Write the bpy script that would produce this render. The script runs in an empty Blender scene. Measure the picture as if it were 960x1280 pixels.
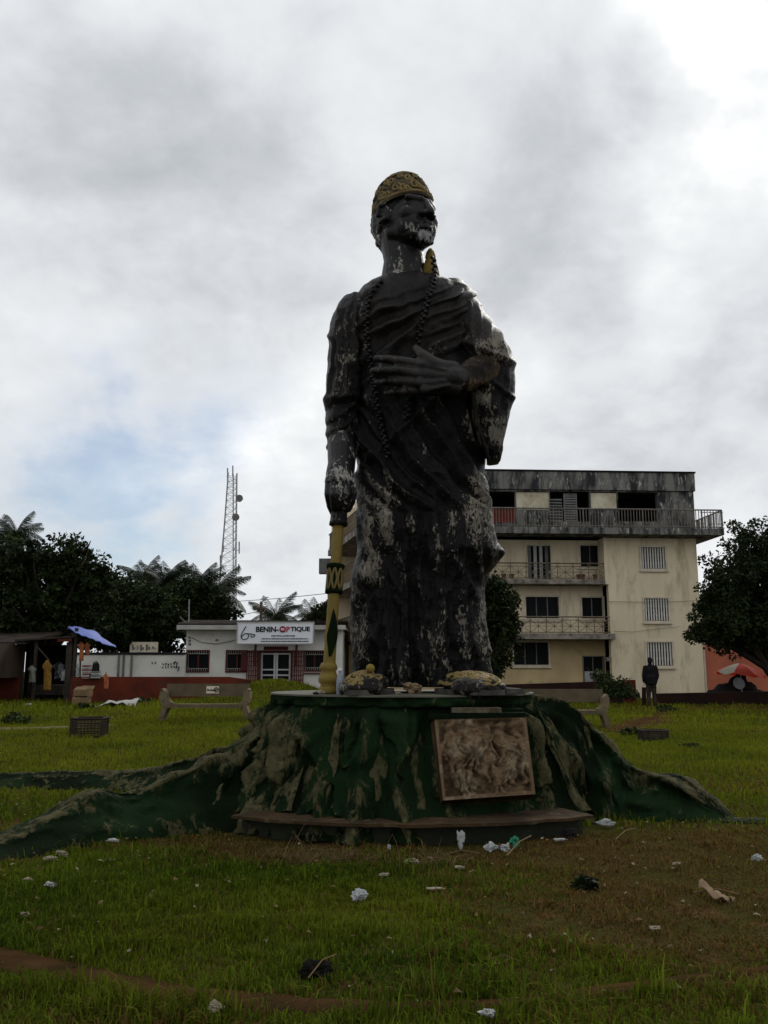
import bpy, bmesh, math, random
import numpy as np
from mathutils import Vector, Matrix, Euler
from math import sin, cos, tan, atan, atan2, pi, radians, sqrt

random.seed(7)
rng = np.random.default_rng(11)
C = bpy.context.scene.collection
SC = bpy.context.scene

# ------------------------------------------------------------------ camera
F_PX, EYE = 1120.0, 1.6
PITCH = atan(198 / F_PX)
cam_data = bpy.data.cameras.new("camera")
cam = bpy.data.objects.new("camera", cam_data)
C.objects.link(cam)
cam.location = (0, 0, EYE)
cam.rotation_euler = (pi / 2 + PITCH, 0, 0)
cam_data.sensor_fit = 'VERTICAL'
cam_data.sensor_height = 36.0
cam_data.sensor_width = 27.0
cam_data.lens = F_PX / 1280 * 36.0
cam_data.clip_start = 0.05
cam_data.clip_end = 2000
SC.camera = cam


def ray(px, py):
    r, u = (px - 480) / F_PX, (640 - py) / F_PX
    return Vector((r, cos(PITCH) - u * sin(PITCH), sin(PITCH) + u * cos(PITCH)))


def P(px, py, Y):
    """world point that pixel (px, py) of the 960 x 1280 photograph sees at depth Y"""
    d = ray(px, py)
    t = Y / d.y
    return Vector((d.x * t, Y, EYE + d.z * t))


# ------------------------------------------------------------------ light
SUN_DIR = ray(912, 105).normalized()
SUN_EL = math.asin(SUN_DIR.z)
SUN_AZ = atan2(SUN_DIR.x, SUN_DIR.y)
sun_data = bpy.data.lights.new("sun", 'SUN')
sun_data.energy = 1.3
sun_data.angle = radians(26)
sun_data.color = (1.0, 0.96, 0.9)
sun = bpy.data.objects.new("sun", sun_data)
C.objects.link(sun)
sun.rotation_euler = (-SUN_DIR).to_track_quat('-Z', 'Y').to_euler()

SC.view_settings.view_transform = 'Standard'
SC.view_settings.look = 'None'
SC.view_settings.exposure = 0.33
SC.view_settings.gamma = 1.0
SC.view_settings.use_curve_mapping = False


class NT:
    """small helper to write node trees"""
    def __init__(self, tree):
        self.t = tree
        self.n = tree.nodes
        self.l = tree.links

    def add(self, kind, **kw):
        nd = self.n.new(kind)
        for k, v in kw.items():
            if k in ('inp',):
                continue
            setattr(nd, k, v)
        for k, v in kw.get('inp', {}).items():
            if isinstance(v, bpy.types.NodeSocket):
                self.l.new(v, nd.inputs[k])
            else:
                nd.inputs[k].default_value = v
        return nd

    def math(self, op, a, b=None, clamp=False):
        nd = self.n.new('ShaderNodeMath')
        nd.operation = op
        nd.use_clamp = clamp
        for i, v in enumerate((a, b)):
            if v is None:
                continue
            if isinstance(v, bpy.types.NodeSocket):
                self.l.new(v, nd.inputs[i])
            else:
                nd.inputs[i].default_value = v
        return nd.outputs[0]

    def vmath(self, op, a, b=None, scale=None):
        nd = self.n.new('ShaderNodeVectorMath')
        nd.operation = op
        for i, v in enumerate((a, b)):
            if v is None:
                continue
            if isinstance(v, bpy.types.NodeSocket):
                self.l.new(v, nd.inputs[i])
            else:
                nd.inputs[i].default_value = v
        if scale is not None:
            nd.inputs['Scale'].default_value = scale
        return nd

    def ramp(self, fac, stops, interp='LINEAR'):
        nd = self.n.new('ShaderNodeValToRGB')
        nd.color_ramp.interpolation = interp
        el = nd.color_ramp.elements
        while len(el) < len(stops):
            el.new(0.5)
        for e, (p, c) in zip(el, stops):
            e.position = p
            e.color = (c, c, c, 1) if not isinstance(c, tuple) else (*c[:3], 1)
        self.l.new(fac, nd.inputs[0])
        return nd.outputs[0]

    def noise(self, vec, scale, detail=4, rough=0.55, dist=0.0, out='Fac'):
        nd = self.n.new('ShaderNodeTexNoise')
        nd.inputs['Scale'].default_value = scale
        nd.inputs['Detail'].default_value = detail
        nd.inputs['Roughness'].default_value = rough
        nd.inputs['Distortion'].default_value = dist
        if vec is not None:
            self.l.new(vec, nd.inputs['Vector'])
        return nd.outputs[out]

    def mix(self, fac, a, b, blend='MIX'):
        nd = self.n.new('ShaderNodeMix')
        nd.data_type = 'RGBA'
        nd.blend_type = blend
        for s, v in ((nd.inputs[0], fac), (nd.inputs[6], a), (nd.inputs[7], b)):
            if isinstance(v, bpy.types.NodeSocket):
                self.l.new(v, s)
            elif isinstance(v, tuple):
                s.default_value = (*v[:3], 1)
            else:
                s.default_value = v
        return nd.outputs[2]


# ------------------------------------------------------------------ sky: overcast cloud layer over a daylight sky
world = bpy.data.worlds.new("World")
SC.world = world
world.use_nodes = True
wt = NT(world.node_tree)
wt.n.clear()
w_out = wt.add('ShaderNodeOutputWorld')
w_bg = wt.add('ShaderNodeBackground', inp={'Strength': 0.1})
wt.l.new(w_bg.outputs[0], w_out.inputs[0])
sky = wt.add('ShaderNodeTexSky', sky_type='NISHITA', sun_disc=False,
             sun_elevation=SUN_EL, sun_rotation=SUN_AZ)
tc = wt.add('ShaderNodeTexCoord')
wdir = wt.vmath('NORMALIZE', tc.outputs['Generated']).outputs[0]
sep = wt.add('ShaderNodeSeparateXYZ', inp={0: wdir})
zz = wt.math('ADD', wt.math('MAXIMUM', sep.outputs[2], 0.0), 0.5)
plane = wt.add('ShaderNodeCombineXYZ', inp={0: wt.math('DIVIDE', sep.outputs[0], zz),
                                            1: wt.math('DIVIDE', sep.outputs[1], zz), 2: 0.37}).outputs[0]
n_big = wt.noise(plane, 1.3, 3, 0.5, 0.25)
n_mid = wt.noise(plane, 4.0, 8, 0.56, 0.25)
n_fine = wt.noise(plane, 11.0, 8, 0.6, 0.3)
warpc = wt.noise(plane, 2.8, 5, 0.55, 0.0, out='Color')
warpv = wt.vmath('SCALE', wt.vmath('SUBTRACT', warpc, (0.5, 0.5, 0.5)).outputs[0], scale=0.42).outputs[0]
wd = wt.vmath('ADD', wdir, warpv).outputs[0]


def blob(px, py, rad, soft=1.0):
    d0 = ray(px, py).normalized()
    dist = wt.vmath('DISTANCE', wd, tuple(d0)).outputs['Value']
    mr = wt.add('ShaderNodeMapRange', interpolation_type='SMOOTHSTEP',
                inp={'Value': dist, 'From Min': rad * (1 - soft), 'From Max': rad, 'To Min': 1.0, 'To Max': 0.0})
    return mr.outputs[0]


# value: general mottling, then the heavier grey banks and brighter gaps of this sky
val = wt.math('ADD', wt.math('MULTIPLY', n_big, 0.45), wt.math('MULTIPLY', n_mid, 0.80))
val = wt.math('ADD', val, wt.math('MULTIPLY', n_fine, 0.24))
val = wt.math('ADD', val, -0.245)
for (px, py, r_, a_) in ((300, 270, .30, -.27), (90, 150, .26, -.06), (560, 150, .20, -.04), (420, 40, .22, .10), (700, 270, .26, -.26),
                         (620, 330, .16, -.08), (900, 490, .22, -.10), (620, 230, .10, .10),
                         (60, 330, .16, .06), (300, 460, .34, .09), (780, 385, .13, .20), (860, 310, .10, .16),
                         (180, 560, .26, .06), (560, 520, .30, .06), (915, 115, .11, .36), (905, 150, .20, .07), (845, 10, .09, .20),
                         (400, 610, .20, .08), (780, 520, .16, .05), (250, 680, .3, .0), (60, 30, .2, -.05)):
    val = wt.math('ADD', val, wt.math('MULTIPLY', blob(px, py, r_), a_))
cloud = wt.ramp(val, [(0.16, (0.345, 0.365, 0.39)), (0.34, (0.455, 0.475, 0.50)), (0.50, (0.585, 0.605, 0.625)),
                      (0.68, (0.70, 0.715, 0.725)), (0.95, (1.0, 1.0, 1.0))])
# an overcast sky is brightest overhead
zen = wt.add('ShaderNodeMapRange', interpolation_type='SMOOTHSTEP', inp={'Value': sep.outputs[2], 'From Min': 0.55, 'From Max': 1.0, 'To Min': 10.4, 'To Max': 13.5}).outputs[0]
cl_ = wt.vmath('SCALE', cloud)
wt.l.new(zen, cl_.inputs['Scale'])
cl10 = cl_.outputs[0]
thin = wt.math('MULTIPLY', blob(160, 600, .19, .8), wt.ramp(n_mid, [(0.36, 0.0), (0.54, 1.0)]), clamp=True)
thin = wt.math('MULTIPLY', thin, 0.95)
skyb = wt.vmath('MULTIPLY', sky.outputs[0], (0.50, 0.60, 0.70)).outputs[0]
skyc = wt.mix(0.75, cl10, skyb)
final = wt.mix(thin, cl10, skyc)
wt.l.new(final, w_bg.inputs[0])


# ------------------------------------------------------------------ numpy noise
def _hash(ix, iy, iz, seed):
    h = (ix * 374761393 + iy * 668265263 + iz * 2147483647 + seed * 974634777) & 0xffffffff
    h = ((h ^ (h >> 13)) * 1274126177) & 0xffffffff
    h = h ^ (h >> 16)
    return (h & 0xffff) / 65535.0


def vnoise(x, y, z, seed=0):
    x, y, z = np.broadcast_arrays(np.asarray(x, float), np.asarray(y, float), np.asarray(z, float))
    ix, iy, iz = np.floor(x).astype(np.int64), np.floor(y).astype(np.int64), np.floor(z).astype(np.int64)
    fx, fy, fz = x - ix, y - iy, z - iz
    fx, fy, fz = (f * f * (3 - 2 * f) for f in (fx, fy, fz))
    r = 0
    for dx in (0, 1):
        for dy in (0, 1):
            for dz in (0, 1):
                w = (fx if dx else 1 - fx) * (fy if dy else 1 - fy) * (fz if dz else 1 - fz)
                r = r + w * _hash(ix + dx, iy + dy, iz + dz, seed)
    return r * 2 - 1


def fbm(x, y, z, seed=0, oct=4, gain=0.5):
    r, a, f = 0, 1.0, 1.0
    for o in range(oct):
        r = r + a * vnoise(np.asarray(x) * f, np.asarray(y) * f, np.asarray(z) * f, seed + o * 17)
        a *= gain
        f *= 2.03
    return r


def sstep(a, b, x):
    t = np.clip((np.asarray(x, float) - a) / (b - a), 0, 1)
    return t * t * (3 - 2 * t)


# ------------------------------------------------------------------ materials
def mat(name, c1, c2=None, scale=4.0, rough=0.85, bump=0.0, bscale=30.0, lo=0.35, hi=0.65, c3=None, c3scale=9.0,
        c3lo=0.55, c3hi=0.65, metallic=0.0, stretch=None, attr=None, spec=None, detail=5, transl=0.0):
    m = bpy.data.materials.new(name)
    m.use_nodes = True
    t = NT(m.node_tree)
    t.n.clear()
    out = t.add('ShaderNodeOutputMaterial')
    b = t.add('ShaderNodeBsdfPrincipled')
    co = t.add('ShaderNodeTexCoord').outputs['Object']
    if stretch:
        co = t.add('ShaderNodeMapping', inp={'Vector': co, 'Scale': stretch}).outputs[0]
    col = None
    if c2 is not None:
        f = t.ramp(t.noise(co, scale, detail, 0.6, 0.2), [(lo, 0.0), (hi, 1.0)])
        col = t.mix(f, c1, c2)
    if c3 is not None:
        f3 = t.ramp(t.noise(co, c3scale, 6, 0.65, 0.4), [(c3lo, 0.0), (c3hi, 1.0)])
        col = t.mix(f3, col if col is not None else c1, c3)
    if attr:
        a = t.add('ShaderNodeAttribute', attribute_name=attr)
        col = a.outputs['Color'] if col is None else t.mix(1.0, col, a.outputs['Color'], 'MULTIPLY')
    if col is None:
        b.inputs['Base Color'].default_value = (*c1, 1)
    else:
        t.l.new(col, b.inputs['Base Color'])
    b.inputs['Roughness'].default_value = rough
    b.inputs['Specular IOR Level'].default_value = 0.15
    b.inputs['Metallic'].default_value = metallic
    if spec is not None:
        b.inputs['Specular IOR Level'].default_value = spec
    if bump:
        bn = t.add('ShaderNodeBump', inp={'Strength': bump, 'Distance': 0.02, 'Height': t.noise(co, bscale, 6, 0.65)})
        t.l.new(bn.outputs[0], b.inputs['Normal'])
    sh = b.outputs[0]
    if transl:
        tr = t.add('ShaderNodeBsdfTranslucent')
        if col is None:
            tr.inputs[0].default_value = (*c1, 1)
        else:
            t.l.new(col, tr.inputs[0])
        mx = t.add('ShaderNodeMixShader', inp={0: transl, 1: sh, 2: tr.outputs[0]})
        sh = mx.outputs[0]
    t.l.new(sh, out.inputs[0])
    return m


# ------------------------------------------------------------------ mesh helpers
class MB:
    def __init__(self):
        self.v, self.f = [], []

    def add(self, verts, faces):
        o = len(self.v)
        self.v.extend([tuple(p) for p in verts])
        self.f.extend([tuple(i + o for i in fc) for fc in faces])
        return self

    def box(self, a, b):
        x0, y0, z0 = (min(a[i], b[i]) for i in range(3))
        x1, y1, z1 = (max(a[i], b[i]) for i in range(3))
        return self.add([(x0, y0, z0), (x1, y0, z0), (x1, y1, z0), (x0, y1, z0), (x0, y0, z1), (x1, y0, z1), (x1, y1, z1), (x0, y1, z1)],
                        [(0, 3, 2, 1), (4, 5, 6, 7), (0, 1, 5, 4), (1, 2, 6, 5), (2, 3, 7, 6), (3, 0, 4, 7)])

    def hexa(self, p):
        """eight corners: bottom four then top four"""
        return self.add(p, [(0, 3, 2, 1), (4, 5, 6, 7), (0, 1, 5, 4), (1, 2, 6, 5), (2, 3, 7, 6), (3, 0, 4, 7)])

    def tube(self, pts, r, n=8, cap=True, flat=1.0):
        pts = [Vector(p) for p in pts]
        rs = r if isinstance(r, (list, tuple)) else [r] * len(pts)
        o = len(self.v)
        up = None
        for i, p in enumerate(pts):
            d = (pts[min(i + 1, len(pts) - 1)] - pts[max(i - 1, 0)]).normalized()
            if up is None:
                up = Vector((0, 0, 1)) if abs(d.z) < 0.9 else Vector((0, -1, 0))
            s = d.cross(up)
            if s.length < 1e-5:
                s = d.cross(Vector((1, 0, 0)))
            s.normalize()
            up = s.cross(d).normalized()
            for k in range(n):
                a = 2 * pi * k / n
                self.v.append(tuple(p + s * (cos(a) * rs[i]) + up * (sin(a) * rs[i] * flat)))
        for i in range(len(pts) - 1):
            for k in range(n):
                a, b = o + i * n + k, o + i * n + (k + 1) % n
                self.f.append((a, b, b + n, a + n))
        if cap:
            self.f.append(tuple(o + k for k in range(n))[::-1])
            self.f.append(tuple(o + (len(pts) - 1) * n + k for k in range(n)))
        return self

    def bar(self, a, b, w, h=None):
        """square bar"""
        return self.tube([a, b], w * 0.7071, 4)

    def lathe(self, prof, c=(0, 0, 0), n=20, axis=None):
        """prof: list of (radius, height)"""
        o = len(self.v)
        M = Vector((0, 0, 1)).rotation_difference(Vector(axis)).to_matrix() if axis else Matrix.Identity(3)
        c = Vector(c)
        for (r, h) in prof:
            for k in range(n):
                a = 2 * pi * k / n
                self.v.append(tuple(c + M @ Vector((r * cos(a), r * sin(a), h))))
        for i in range(len(prof) - 1):
            for k in range(n):
                a, b = o + i * n + k, o + i * n + (k + 1) % n
                self.f.append((a, b, b + n, a + n))
        self.f.append(tuple(o + k for k in range(n))[::-1])
        self.f.append(tuple(o + (len(prof) - 1) * n + k for k in range(n)))
        return self

    def ell(self, c, r, n=12, m=8, R=None):
        c = Vector(c)
        R = R or Matrix.Identity(3)
        o = len(self.v)
        self.v.append(tuple(c + R @ Vector((0, 0, -r[2]))))
        for i in range(1, m):
            ph = -pi / 2 + pi * i / m
            for k in range(n):
                a = 2 * pi * k / n
                self.v.append(tuple(c + R @ Vector((r[0] * cos(ph) * cos(a), r[1] * cos(ph) * sin(a), r[2] * sin(ph)))))
        self.v.append(tuple(c + R @ Vector((0, 0, r[2]))))
        for k in range(n):
            self.f.append((o, o + 1 + (k + 1) % n, o + 1 + k))
        for i in range(m - 2):
            for k in range(n):
                a, b = o + 1 + i * n + k, o + 1 + i * n + (k + 1) % n
                self.f.append((a, b, b + n, a + n))
        top = len(self.v) - 1
        for k in range(n):
            self.f.append((o + 1 + (m - 2) * n + k, o + 1 + (m - 2) * n + (k + 1) % n, top))
        return self

    def cap(self, a, b, ra, rb, n=14):
        """tapered capsule"""
        a, b = Vector(a), Vector(b)
        d = b - a
        L = d.length
        prof = []
        for i in range(5):
            t = -pi / 2 + (pi / 2) * i / 4
            prof.append((max(ra * cos(t), ra * 0.02), ra * sin(t)))
        for i in range(5):
            t = (pi / 2) * i / 4
            prof.append((max(rb * cos(t), rb * 0.02), L + rb * sin(t)))
        return self.lathe(prof, a, n, d.normalized() if L > 1e-6 else None)

    def chain(self, pts, rs, n=14):
        for i in range(len(pts) - 1):
            self.cap(pts[i], pts[i + 1], rs[i], rs[i + 1], n)
        return self

    def xform(self, M):
        self.v = [tuple(M @ Vector(p)) for p in self.v]
        return self

    def mesh(self, name, m=None, smooth=False):
        me = bpy.data.meshes.new(name)
        me.from_pydata(self.v, [], self.f)
        if m:
            me.materials.append(m)
        if smooth:
            me.polygons.foreach_set('use_smooth', [True] * len(me.polygons))
        me.update()
        return me

    def build(self, name, m, parent=None, smooth=False, local=False):
        return link(name, self.mesh(name, m, smooth), parent, local)


def link(name, me, parent=None, local=False, loc=None, rot=None):
    o = bpy.data.objects.new(name, me)
    C.objects.link(o)
    if parent is not None:
        o.parent = parent
        if not local and parent.get('_root'):
            o.matrix_parent_inverse = Matrix.Translation(-Vector(parent.location))
    if loc is not None:
        o.location = loc
    if rot is not None:
        o.rotation_euler = rot
    return o


def empty(name, loc, label, cat, group=None, rot=0.0):
    o = bpy.data.objects.new(name, None)
    o.empty_display_size = 0.2
    C.objects.link(o)
    o.location = loc
    o.rotation_euler = (0, 0, rot)
    o['_root'] = 1
    return tag(o, label, cat, group)


def tag(o, label=None, cat=None, group=None, kind=None):
    if label:
        o['label'] = label
    if cat:
        o['category'] = cat
    if group:
        o['group'] = group
    if kind:
        o['kind'] = kind
    return o


def copy_tree(o, parent=None):
    c = o.copy()
    C.objects.link(c)
    if parent is not None:
        c.parent = parent
    for ch in [x for x in bpy.data.objects if x.parent == o]:
        copy_tree(ch, c)
    return c


def np_mesh(name, verts, faces, m=None, smooth=True, attr=None):
    """verts (n,3); faces (k,3|4) int"""
    verts = np.asarray(verts, np.float32)
    faces = np.asarray(faces, np.int32)
    me = bpy.data.meshes.new(name)
    k = faces.shape[1]
    me.vertices.add(len(verts))
    me.vertices.foreach_set('co', verts.ravel())
    me.loops.add(faces.size)
    me.loops.foreach_set('vertex_index', faces.ravel())
    me.polygons.add(len(faces))
    me.polygons.foreach_set('loop_start', np.arange(0, faces.size, k, dtype=np.int32))
    if smooth:
        me.polygons.foreach_set('use_smooth', np.ones(len(faces), bool))
    if m:
        me.materials.append(m)
    me.update(calc_edges=True)
    me.validate()
    if attr is not None:
        for an, av in attr.items():
            ca = me.color_attributes.new(an, 'FLOAT_COLOR', 'POINT')
            c4 = np.ones((len(verts), 4), np.float32)
            av = np.asarray(av, np.float32)
            c4[:, :3] = av[:, None] if av.ndim == 1 else av
            ca.data.foreach_set('color', c4.ravel())
    return me


def grid_faces(nr, nc, wrap=False):
    r = np.arange(nr - 1)[:, None]
    c = np.arange(nc if wrap else nc - 1)[None, :]
    a = r * nc + c
    b = r * nc + (c + 1) % nc
    return np.stack([a, b, b + nc, a + nc], -1).reshape(-1, 4)


def remeshed(mb, voxel, smooth_it=3, name='temp', factor=0.5):
    """fuse overlapping shapes into one continuous skin; returns a mesh"""
    me = mb.mesh(name)
    o = bpy.data.objects.new(name, me)
    C.objects.link(o)
    r = o.modifiers.new('r', 'REMESH')
    r.mode = 'VOXEL'
    r.voxel_size = voxel
    s = o.modifiers.new('s', 'SMOOTH')
    s.factor = factor
    s.iterations = smooth_it
    dg = bpy.context.evaluated_depsgraph_get()
    dg.update()
    res = bpy.data.meshes.new_from_object(o.evaluated_get(dg))
    bpy.data.objects.remove(o)
    bpy.data.meshes.remove(me)
    res.polygons.foreach_set('use_smooth', [True] * len(res.polygons))
    return res


def mesh_np(me):
    a = np.zeros(len(me.vertices) * 3, np.float32)
    me.vertices.foreach_get('co', a)
    n = np.zeros(len(me.vertices) * 3, np.float32)
    me.vertices.foreach_get('normal', n)
    return a.reshape(-1, 3).astype(float), n.reshape(-1, 3).astype(float)


def set_co(me, co):
    me.vertices.foreach_set('co', np.asarray(co, np.float32).ravel())
    me.update()


def set_attr(me, an, av):
    ca = me.color_attributes.new(an, 'FLOAT_COLOR', 'POINT')
    c4 = np.ones((len(me.vertices), 4), np.float32)
    av = np.asarray(av, np.float32)
    c4[:, :3] = av[:, None] if av.ndim == 1 else av
    ca.data.foreach_set('color', c4.ravel())


def text_mesh(s, size, depth=0.01, bold=0.0, align='LEFT', m=None, name='lettering', sx=1.0):
    cu = bpy.data.curves.new(name, 'FONT')
    cu.body = s
    cu.size = size
    cu.extrude = depth
    cu.offset = bold
    cu.align_x = align
    cu.resolution_u = 3
    o = bpy.data.objects.new(name, cu)
    C.objects.link(o)
    dg = bpy.context.evaluated_depsgraph_get()
    dg.update()
    me = bpy.data.meshes.new_from_object(o.evaluated_get(dg))
    bpy.data.objects.remove(o)
    bpy.data.curves.remove(cu)
    # stand the text upright, facing -Y
    M = Matrix(((sx, 0, 0, 0), (0, 0, -1, 0), (0, 1, 0, 0), (0, 0, 0, 1)))
    me.transform(M)
    me.materials.clear()
    if m:
        me.materials.append(m)
    return me


# ------------------------------------------------------------------ terrain
def gz(x, y):
    x, y = np.asarray(x, float), np.asarray(y, float)
    z = 0.36 * sstep(12, 25, y)
    z = z + 0.16 * sstep(24, 31, y) * sstep(-1, -6, x)
    z = z + 0.72 * np.exp(-((x + 4.2) / 2.0) ** 2 - ((y - 36) / 4.5) ** 2)
    z = z - 0.14 * sstep(15, 22.5, y) * sstep(0, 3, x)
    z = z + 0.05 * vnoise(x * 0.35, y * 0.35, 0.3, 5) * sstep(1, 6, y) + 0.02 * vnoise(x * 1.3, y * 1.3, 0.7, 6)
    return z


def G(x, y):
    return float(gz(x, y))


def ground_at(px, py):
    """where pixel's ray meets the lawn"""
    d = ray(px, py)
    t = 0.0
    for i in range(4000):
        t += 0.02
        p = Vector((d.x * t, d.y * t, EYE + d.z * t))
        if p.z <= G(p.x, p.y):
            return p
    return p

# ================================================================== SETTING
M_ = {}
M_['soil'] = mat('soil', (0.046, 0.031, 0.012), (0.034, 0.038, 0.010), 0.9, 0.95, 0.6, 25, attr=None, c3=(0.075, 0.047, 0.02), c3scale=2.3, spec=0.0)
M_['dirt'] = mat('dirt', (0.068, 0.037, 0.016), (0.036, 0.022, 0.010), 3.0, 0.95, 0.8, 30, spec=0.0)
M_['sand'] = mat('sandy_dirt', (0.12, 0.09, 0.05), (0.075, 0.06, 0.03), 2.0, 0.95, 0.5, 20)

# ground: one sheet out to the horizon, finer near the viewer
gx = np.unique(np.concatenate([np.linspace(-400, -45, 24), np.linspace(-45, 45, 181), np.linspace(45, 400, 24)]))
gy = np.unique(np.concatenate([np.linspace(-30, 3, 20), np.linspace(3, 50, 190), np.linspace(50, 700, 40)]))
GX, GY = np.meshgrid(gx, gy)
gv = np.stack([GX, GY, gz(GX, GY)], -1).reshape(-1, 3)
ground = link('ground', np_mesh('ground', gv, grid_faces(len(gy), len(gx)), M_['soil']))
tag(ground, 'dark earth lawn ground around the statue', kind='structure')


def strip(name, pts, m, dz, label):
    """pts: (px, py, half width in metres) on the lawn"""
    v = []
    q = [ground_at(a, b) for a, b, _ in pts]
    fine, ws = [], []
    for i in range(len(q) - 1):
        for k in range(8):
            fine.append(q[i].lerp(q[i + 1], k / 8))
            ws.append(pts[i][2] + (pts[i + 1][2] - pts[i][2]) * k / 8)
    cs = []
    for i, p in enumerate(fine):
        d = (fine[min(i + 1, len(fine) - 1)] - fine[max(i - 1, 0)])
        s = Vector((-d.y, d.x, 0)).normalized()
        w = ws[i] * (1 + 0.25 * float(vnoise(i * 0.35, 1.5, 0, 3)))
        for u in (-1.3, -1, -.5, 0, .5, 1, 1.3):
            x, y = p.x + s.x * w * u, p.y + s.y * w * u
            v.append((x, y, G(x, y) + (dz * (1 - .5 * u * u) if abs(u) < 1.2 else -0.03)))
        cs.append((p.x, p.y, ws[i]))
    o = link(name, np_mesh(name, v, grid_faces(len(fine), 7), m))
    tag(o, label, kind='structure')
    return np.array(cs)


path_c = strip('dirt_path', [(-160, 1165, .13), (0, 1199, .13), (60, 1212, .12), (120, 1226, .12), (200, 1242, .11), (280, 1252, .10), (380, 1260, .09),
                             (500, 1263, .06), (620, 1259, .05), (720, 1248, .05), (810, 1233, .05), (900, 1222, .04), (1080, 1205, .04)],
               M_['dirt'], 0.025, 'narrow bare earth strip curving across the near lawn')
path2_c = strip('footpath', [(-200, 916, .45), (-60, 913, .42), (40, 911, .36), (100, 909, .24), (150, 906, .1)], M_['sand'], 0.02,
                'pale sandy footpath entering the lawn from the side')
patch_c = strip('dirt_patch', [(770, 915, .5), (800, 904, .8), (825, 896, .6), (835, 888, .3)], M_['dirt'], 0.02, 'bare brown earth patch behind the plinth')

# ------------------------------------------------------------------ building materials
M_['cream'] = mat('cream_render', (0.71, 0.61, 0.435), (0.60, 0.505, 0.35), 0.5, 0.9, 0.15, 40, lo=.3, hi=.75, c3=(0.36, 0.30, 0.20), c3scale=1.3, c3lo=.50, c3hi=.76, stretch=(1.5, 1.5, .4))
M_['ochre'] = mat('ochre_render', (0.55, 0.42, 0.23), (0.44, 0.33, 0.18), 0.7, 0.9, 0.15, 40, c3=(0.22, 0.18, 0.12), c3scale=1.3, c3lo=.58, c3hi=.75)
M_['mould'] = mat('mouldy_concrete', (0.155, 0.15, 0.138), (0.024, 0.025, 0.027), 1.3, 0.95, 0.4, 25, lo=.41, hi=.60, stretch=(1.6, 1.6, .45),
                  c3=(0.36, 0.34, 0.29), c3scale=4.2, c3lo=.57, c3hi=.68)
M_['slab'] = mat('stained_slab', (0.30, 0.27, 0.22), (0.10, 0.09, 0.075), 2.0, 0.95, 0.3, 25, c3=(0.05, 0.045, 0.04), c3scale=3.0, c3lo=.55, c3hi=.68)
M_['lightpanel'] = mat('pale_panel', (0.55, 0.50, 0.38), (0.34, 0.30, 0.20), 1.6, 0.9, 0.2, 30, c3=(0.12, 0.11, 0.09), c3scale=2.0, c3lo=.58, c3hi=.74)
M_['rail'] = mat('railing_metal', (0.09, 0.085, 0.08), (0.17, 0.15, 0.12), 3.0, 0.7)
M_['railtan'] = mat('tan_railing_metal', (0.22, 0.17, 0.11), (0.11, 0.085, 0.06), 3.0, 0.7)
M_['frame'] = mat('cream_frame', (0.62, 0.55, 0.43), (0.45, 0.40, 0.31), 2.0, 0.8)
M_['glass'] = mat('dark_glass', (0.012, 0.013, 0.014), rough=0.3, spec=.02)
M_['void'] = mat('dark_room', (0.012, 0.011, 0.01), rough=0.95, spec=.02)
M_['white_bar'] = mat('white_bars', (0.62, 0.60, 0.55), (0.45, 0.43, 0.39), 3, 0.7)
M_['shutter'] = mat('grey_shutter', (0.10, 0.10, 0.10), (0.17, 0.165, 0.155), 2.0, 0.8)
M_['paleshut'] = mat('pale_shutter', (0.42, 0.43, 0.42), (0.32, 0.33, 0.32), 2.0, 0.8)
M_['redcloth'] = mat('rust_red_cloth', (0.22, 0.035, 0.02), (0.14, 0.025, 0.018), 2.0, 0.95)
M_['white_wall'] = mat('white_render', (0.66, 0.64, 0.59), (0.50, 0.48, 0.44), 0.8, 0.9, 0.15, 40, c3=(0.22, 0.21, 0.19), c3scale=1.4, c3lo=.62, c3hi=.8)
M_['red_wall'] = mat('red_brown_wall', (0.115, 0.021, 0.010), (0.055, 0.014, 0.008), 1.1, 0.9, 0.4, 22, c3=(0.06, 0.03, 0.022), c3scale=1.8, c3lo=.56, c3hi=.75)
M_['dark_wall'] = mat('dark_brown_wall', (0.026, 0.010, 0.007), (0.014, 0.008, 0.006), 1.1, 0.9, 0.4, 22)
M_['salmon'] = mat('salmon_render', (0.40, 0.125, 0.072), (0.32, 0.10, 0.06), 0.6, 0.9, 0.1, 30)
M_['tile'] = mat('roof_tiles', (0.05, 0.035, 0.027), (0.022, 0.018, 0.015), 1.5, 0.9, 0.3, 20)
M_['fascia'] = mat('pale_fascia', (0.42, 0.41, 0.38), (0.3, 0.29, 0.27), 1.5, 0.8)
M_['maroon'] = mat('maroon_metal', (0.085, 0.018, 0.016), (0.06, 0.016, 0.014), 2, 0.6)
M_['pinkwall'] = mat('pink_render', (0.45, 0.31, 0.27), (0.36, 0.25, 0.22), 1.5, 0.9)
M_['alu'] = mat('aluminium', (0.45, 0.45, 0.45), rough=0.45, metallic=0.3)
M_['signwhite'] = mat('sign_white', (0.72, 0.73, 0.77), (0.66, 0.67, 0.71), 1.0, 0.6)
M_['black'] = mat('black_print', (0.015, 0.015, 0.018), rough=0.7)
M_['redprint'] = mat('red_print', (0.42, 0.03, 0.06), rough=0.6)
M_['blueprint'] = mat('blue_print', (0.05, 0.07, 0.25), rough=0.6)
M_['hutwall'] = mat('hut_plaster', (0.06, 0.042, 0.028), (0.035, 0.027, 0.02), 1.0, 0.95, 0.2, 20)

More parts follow.
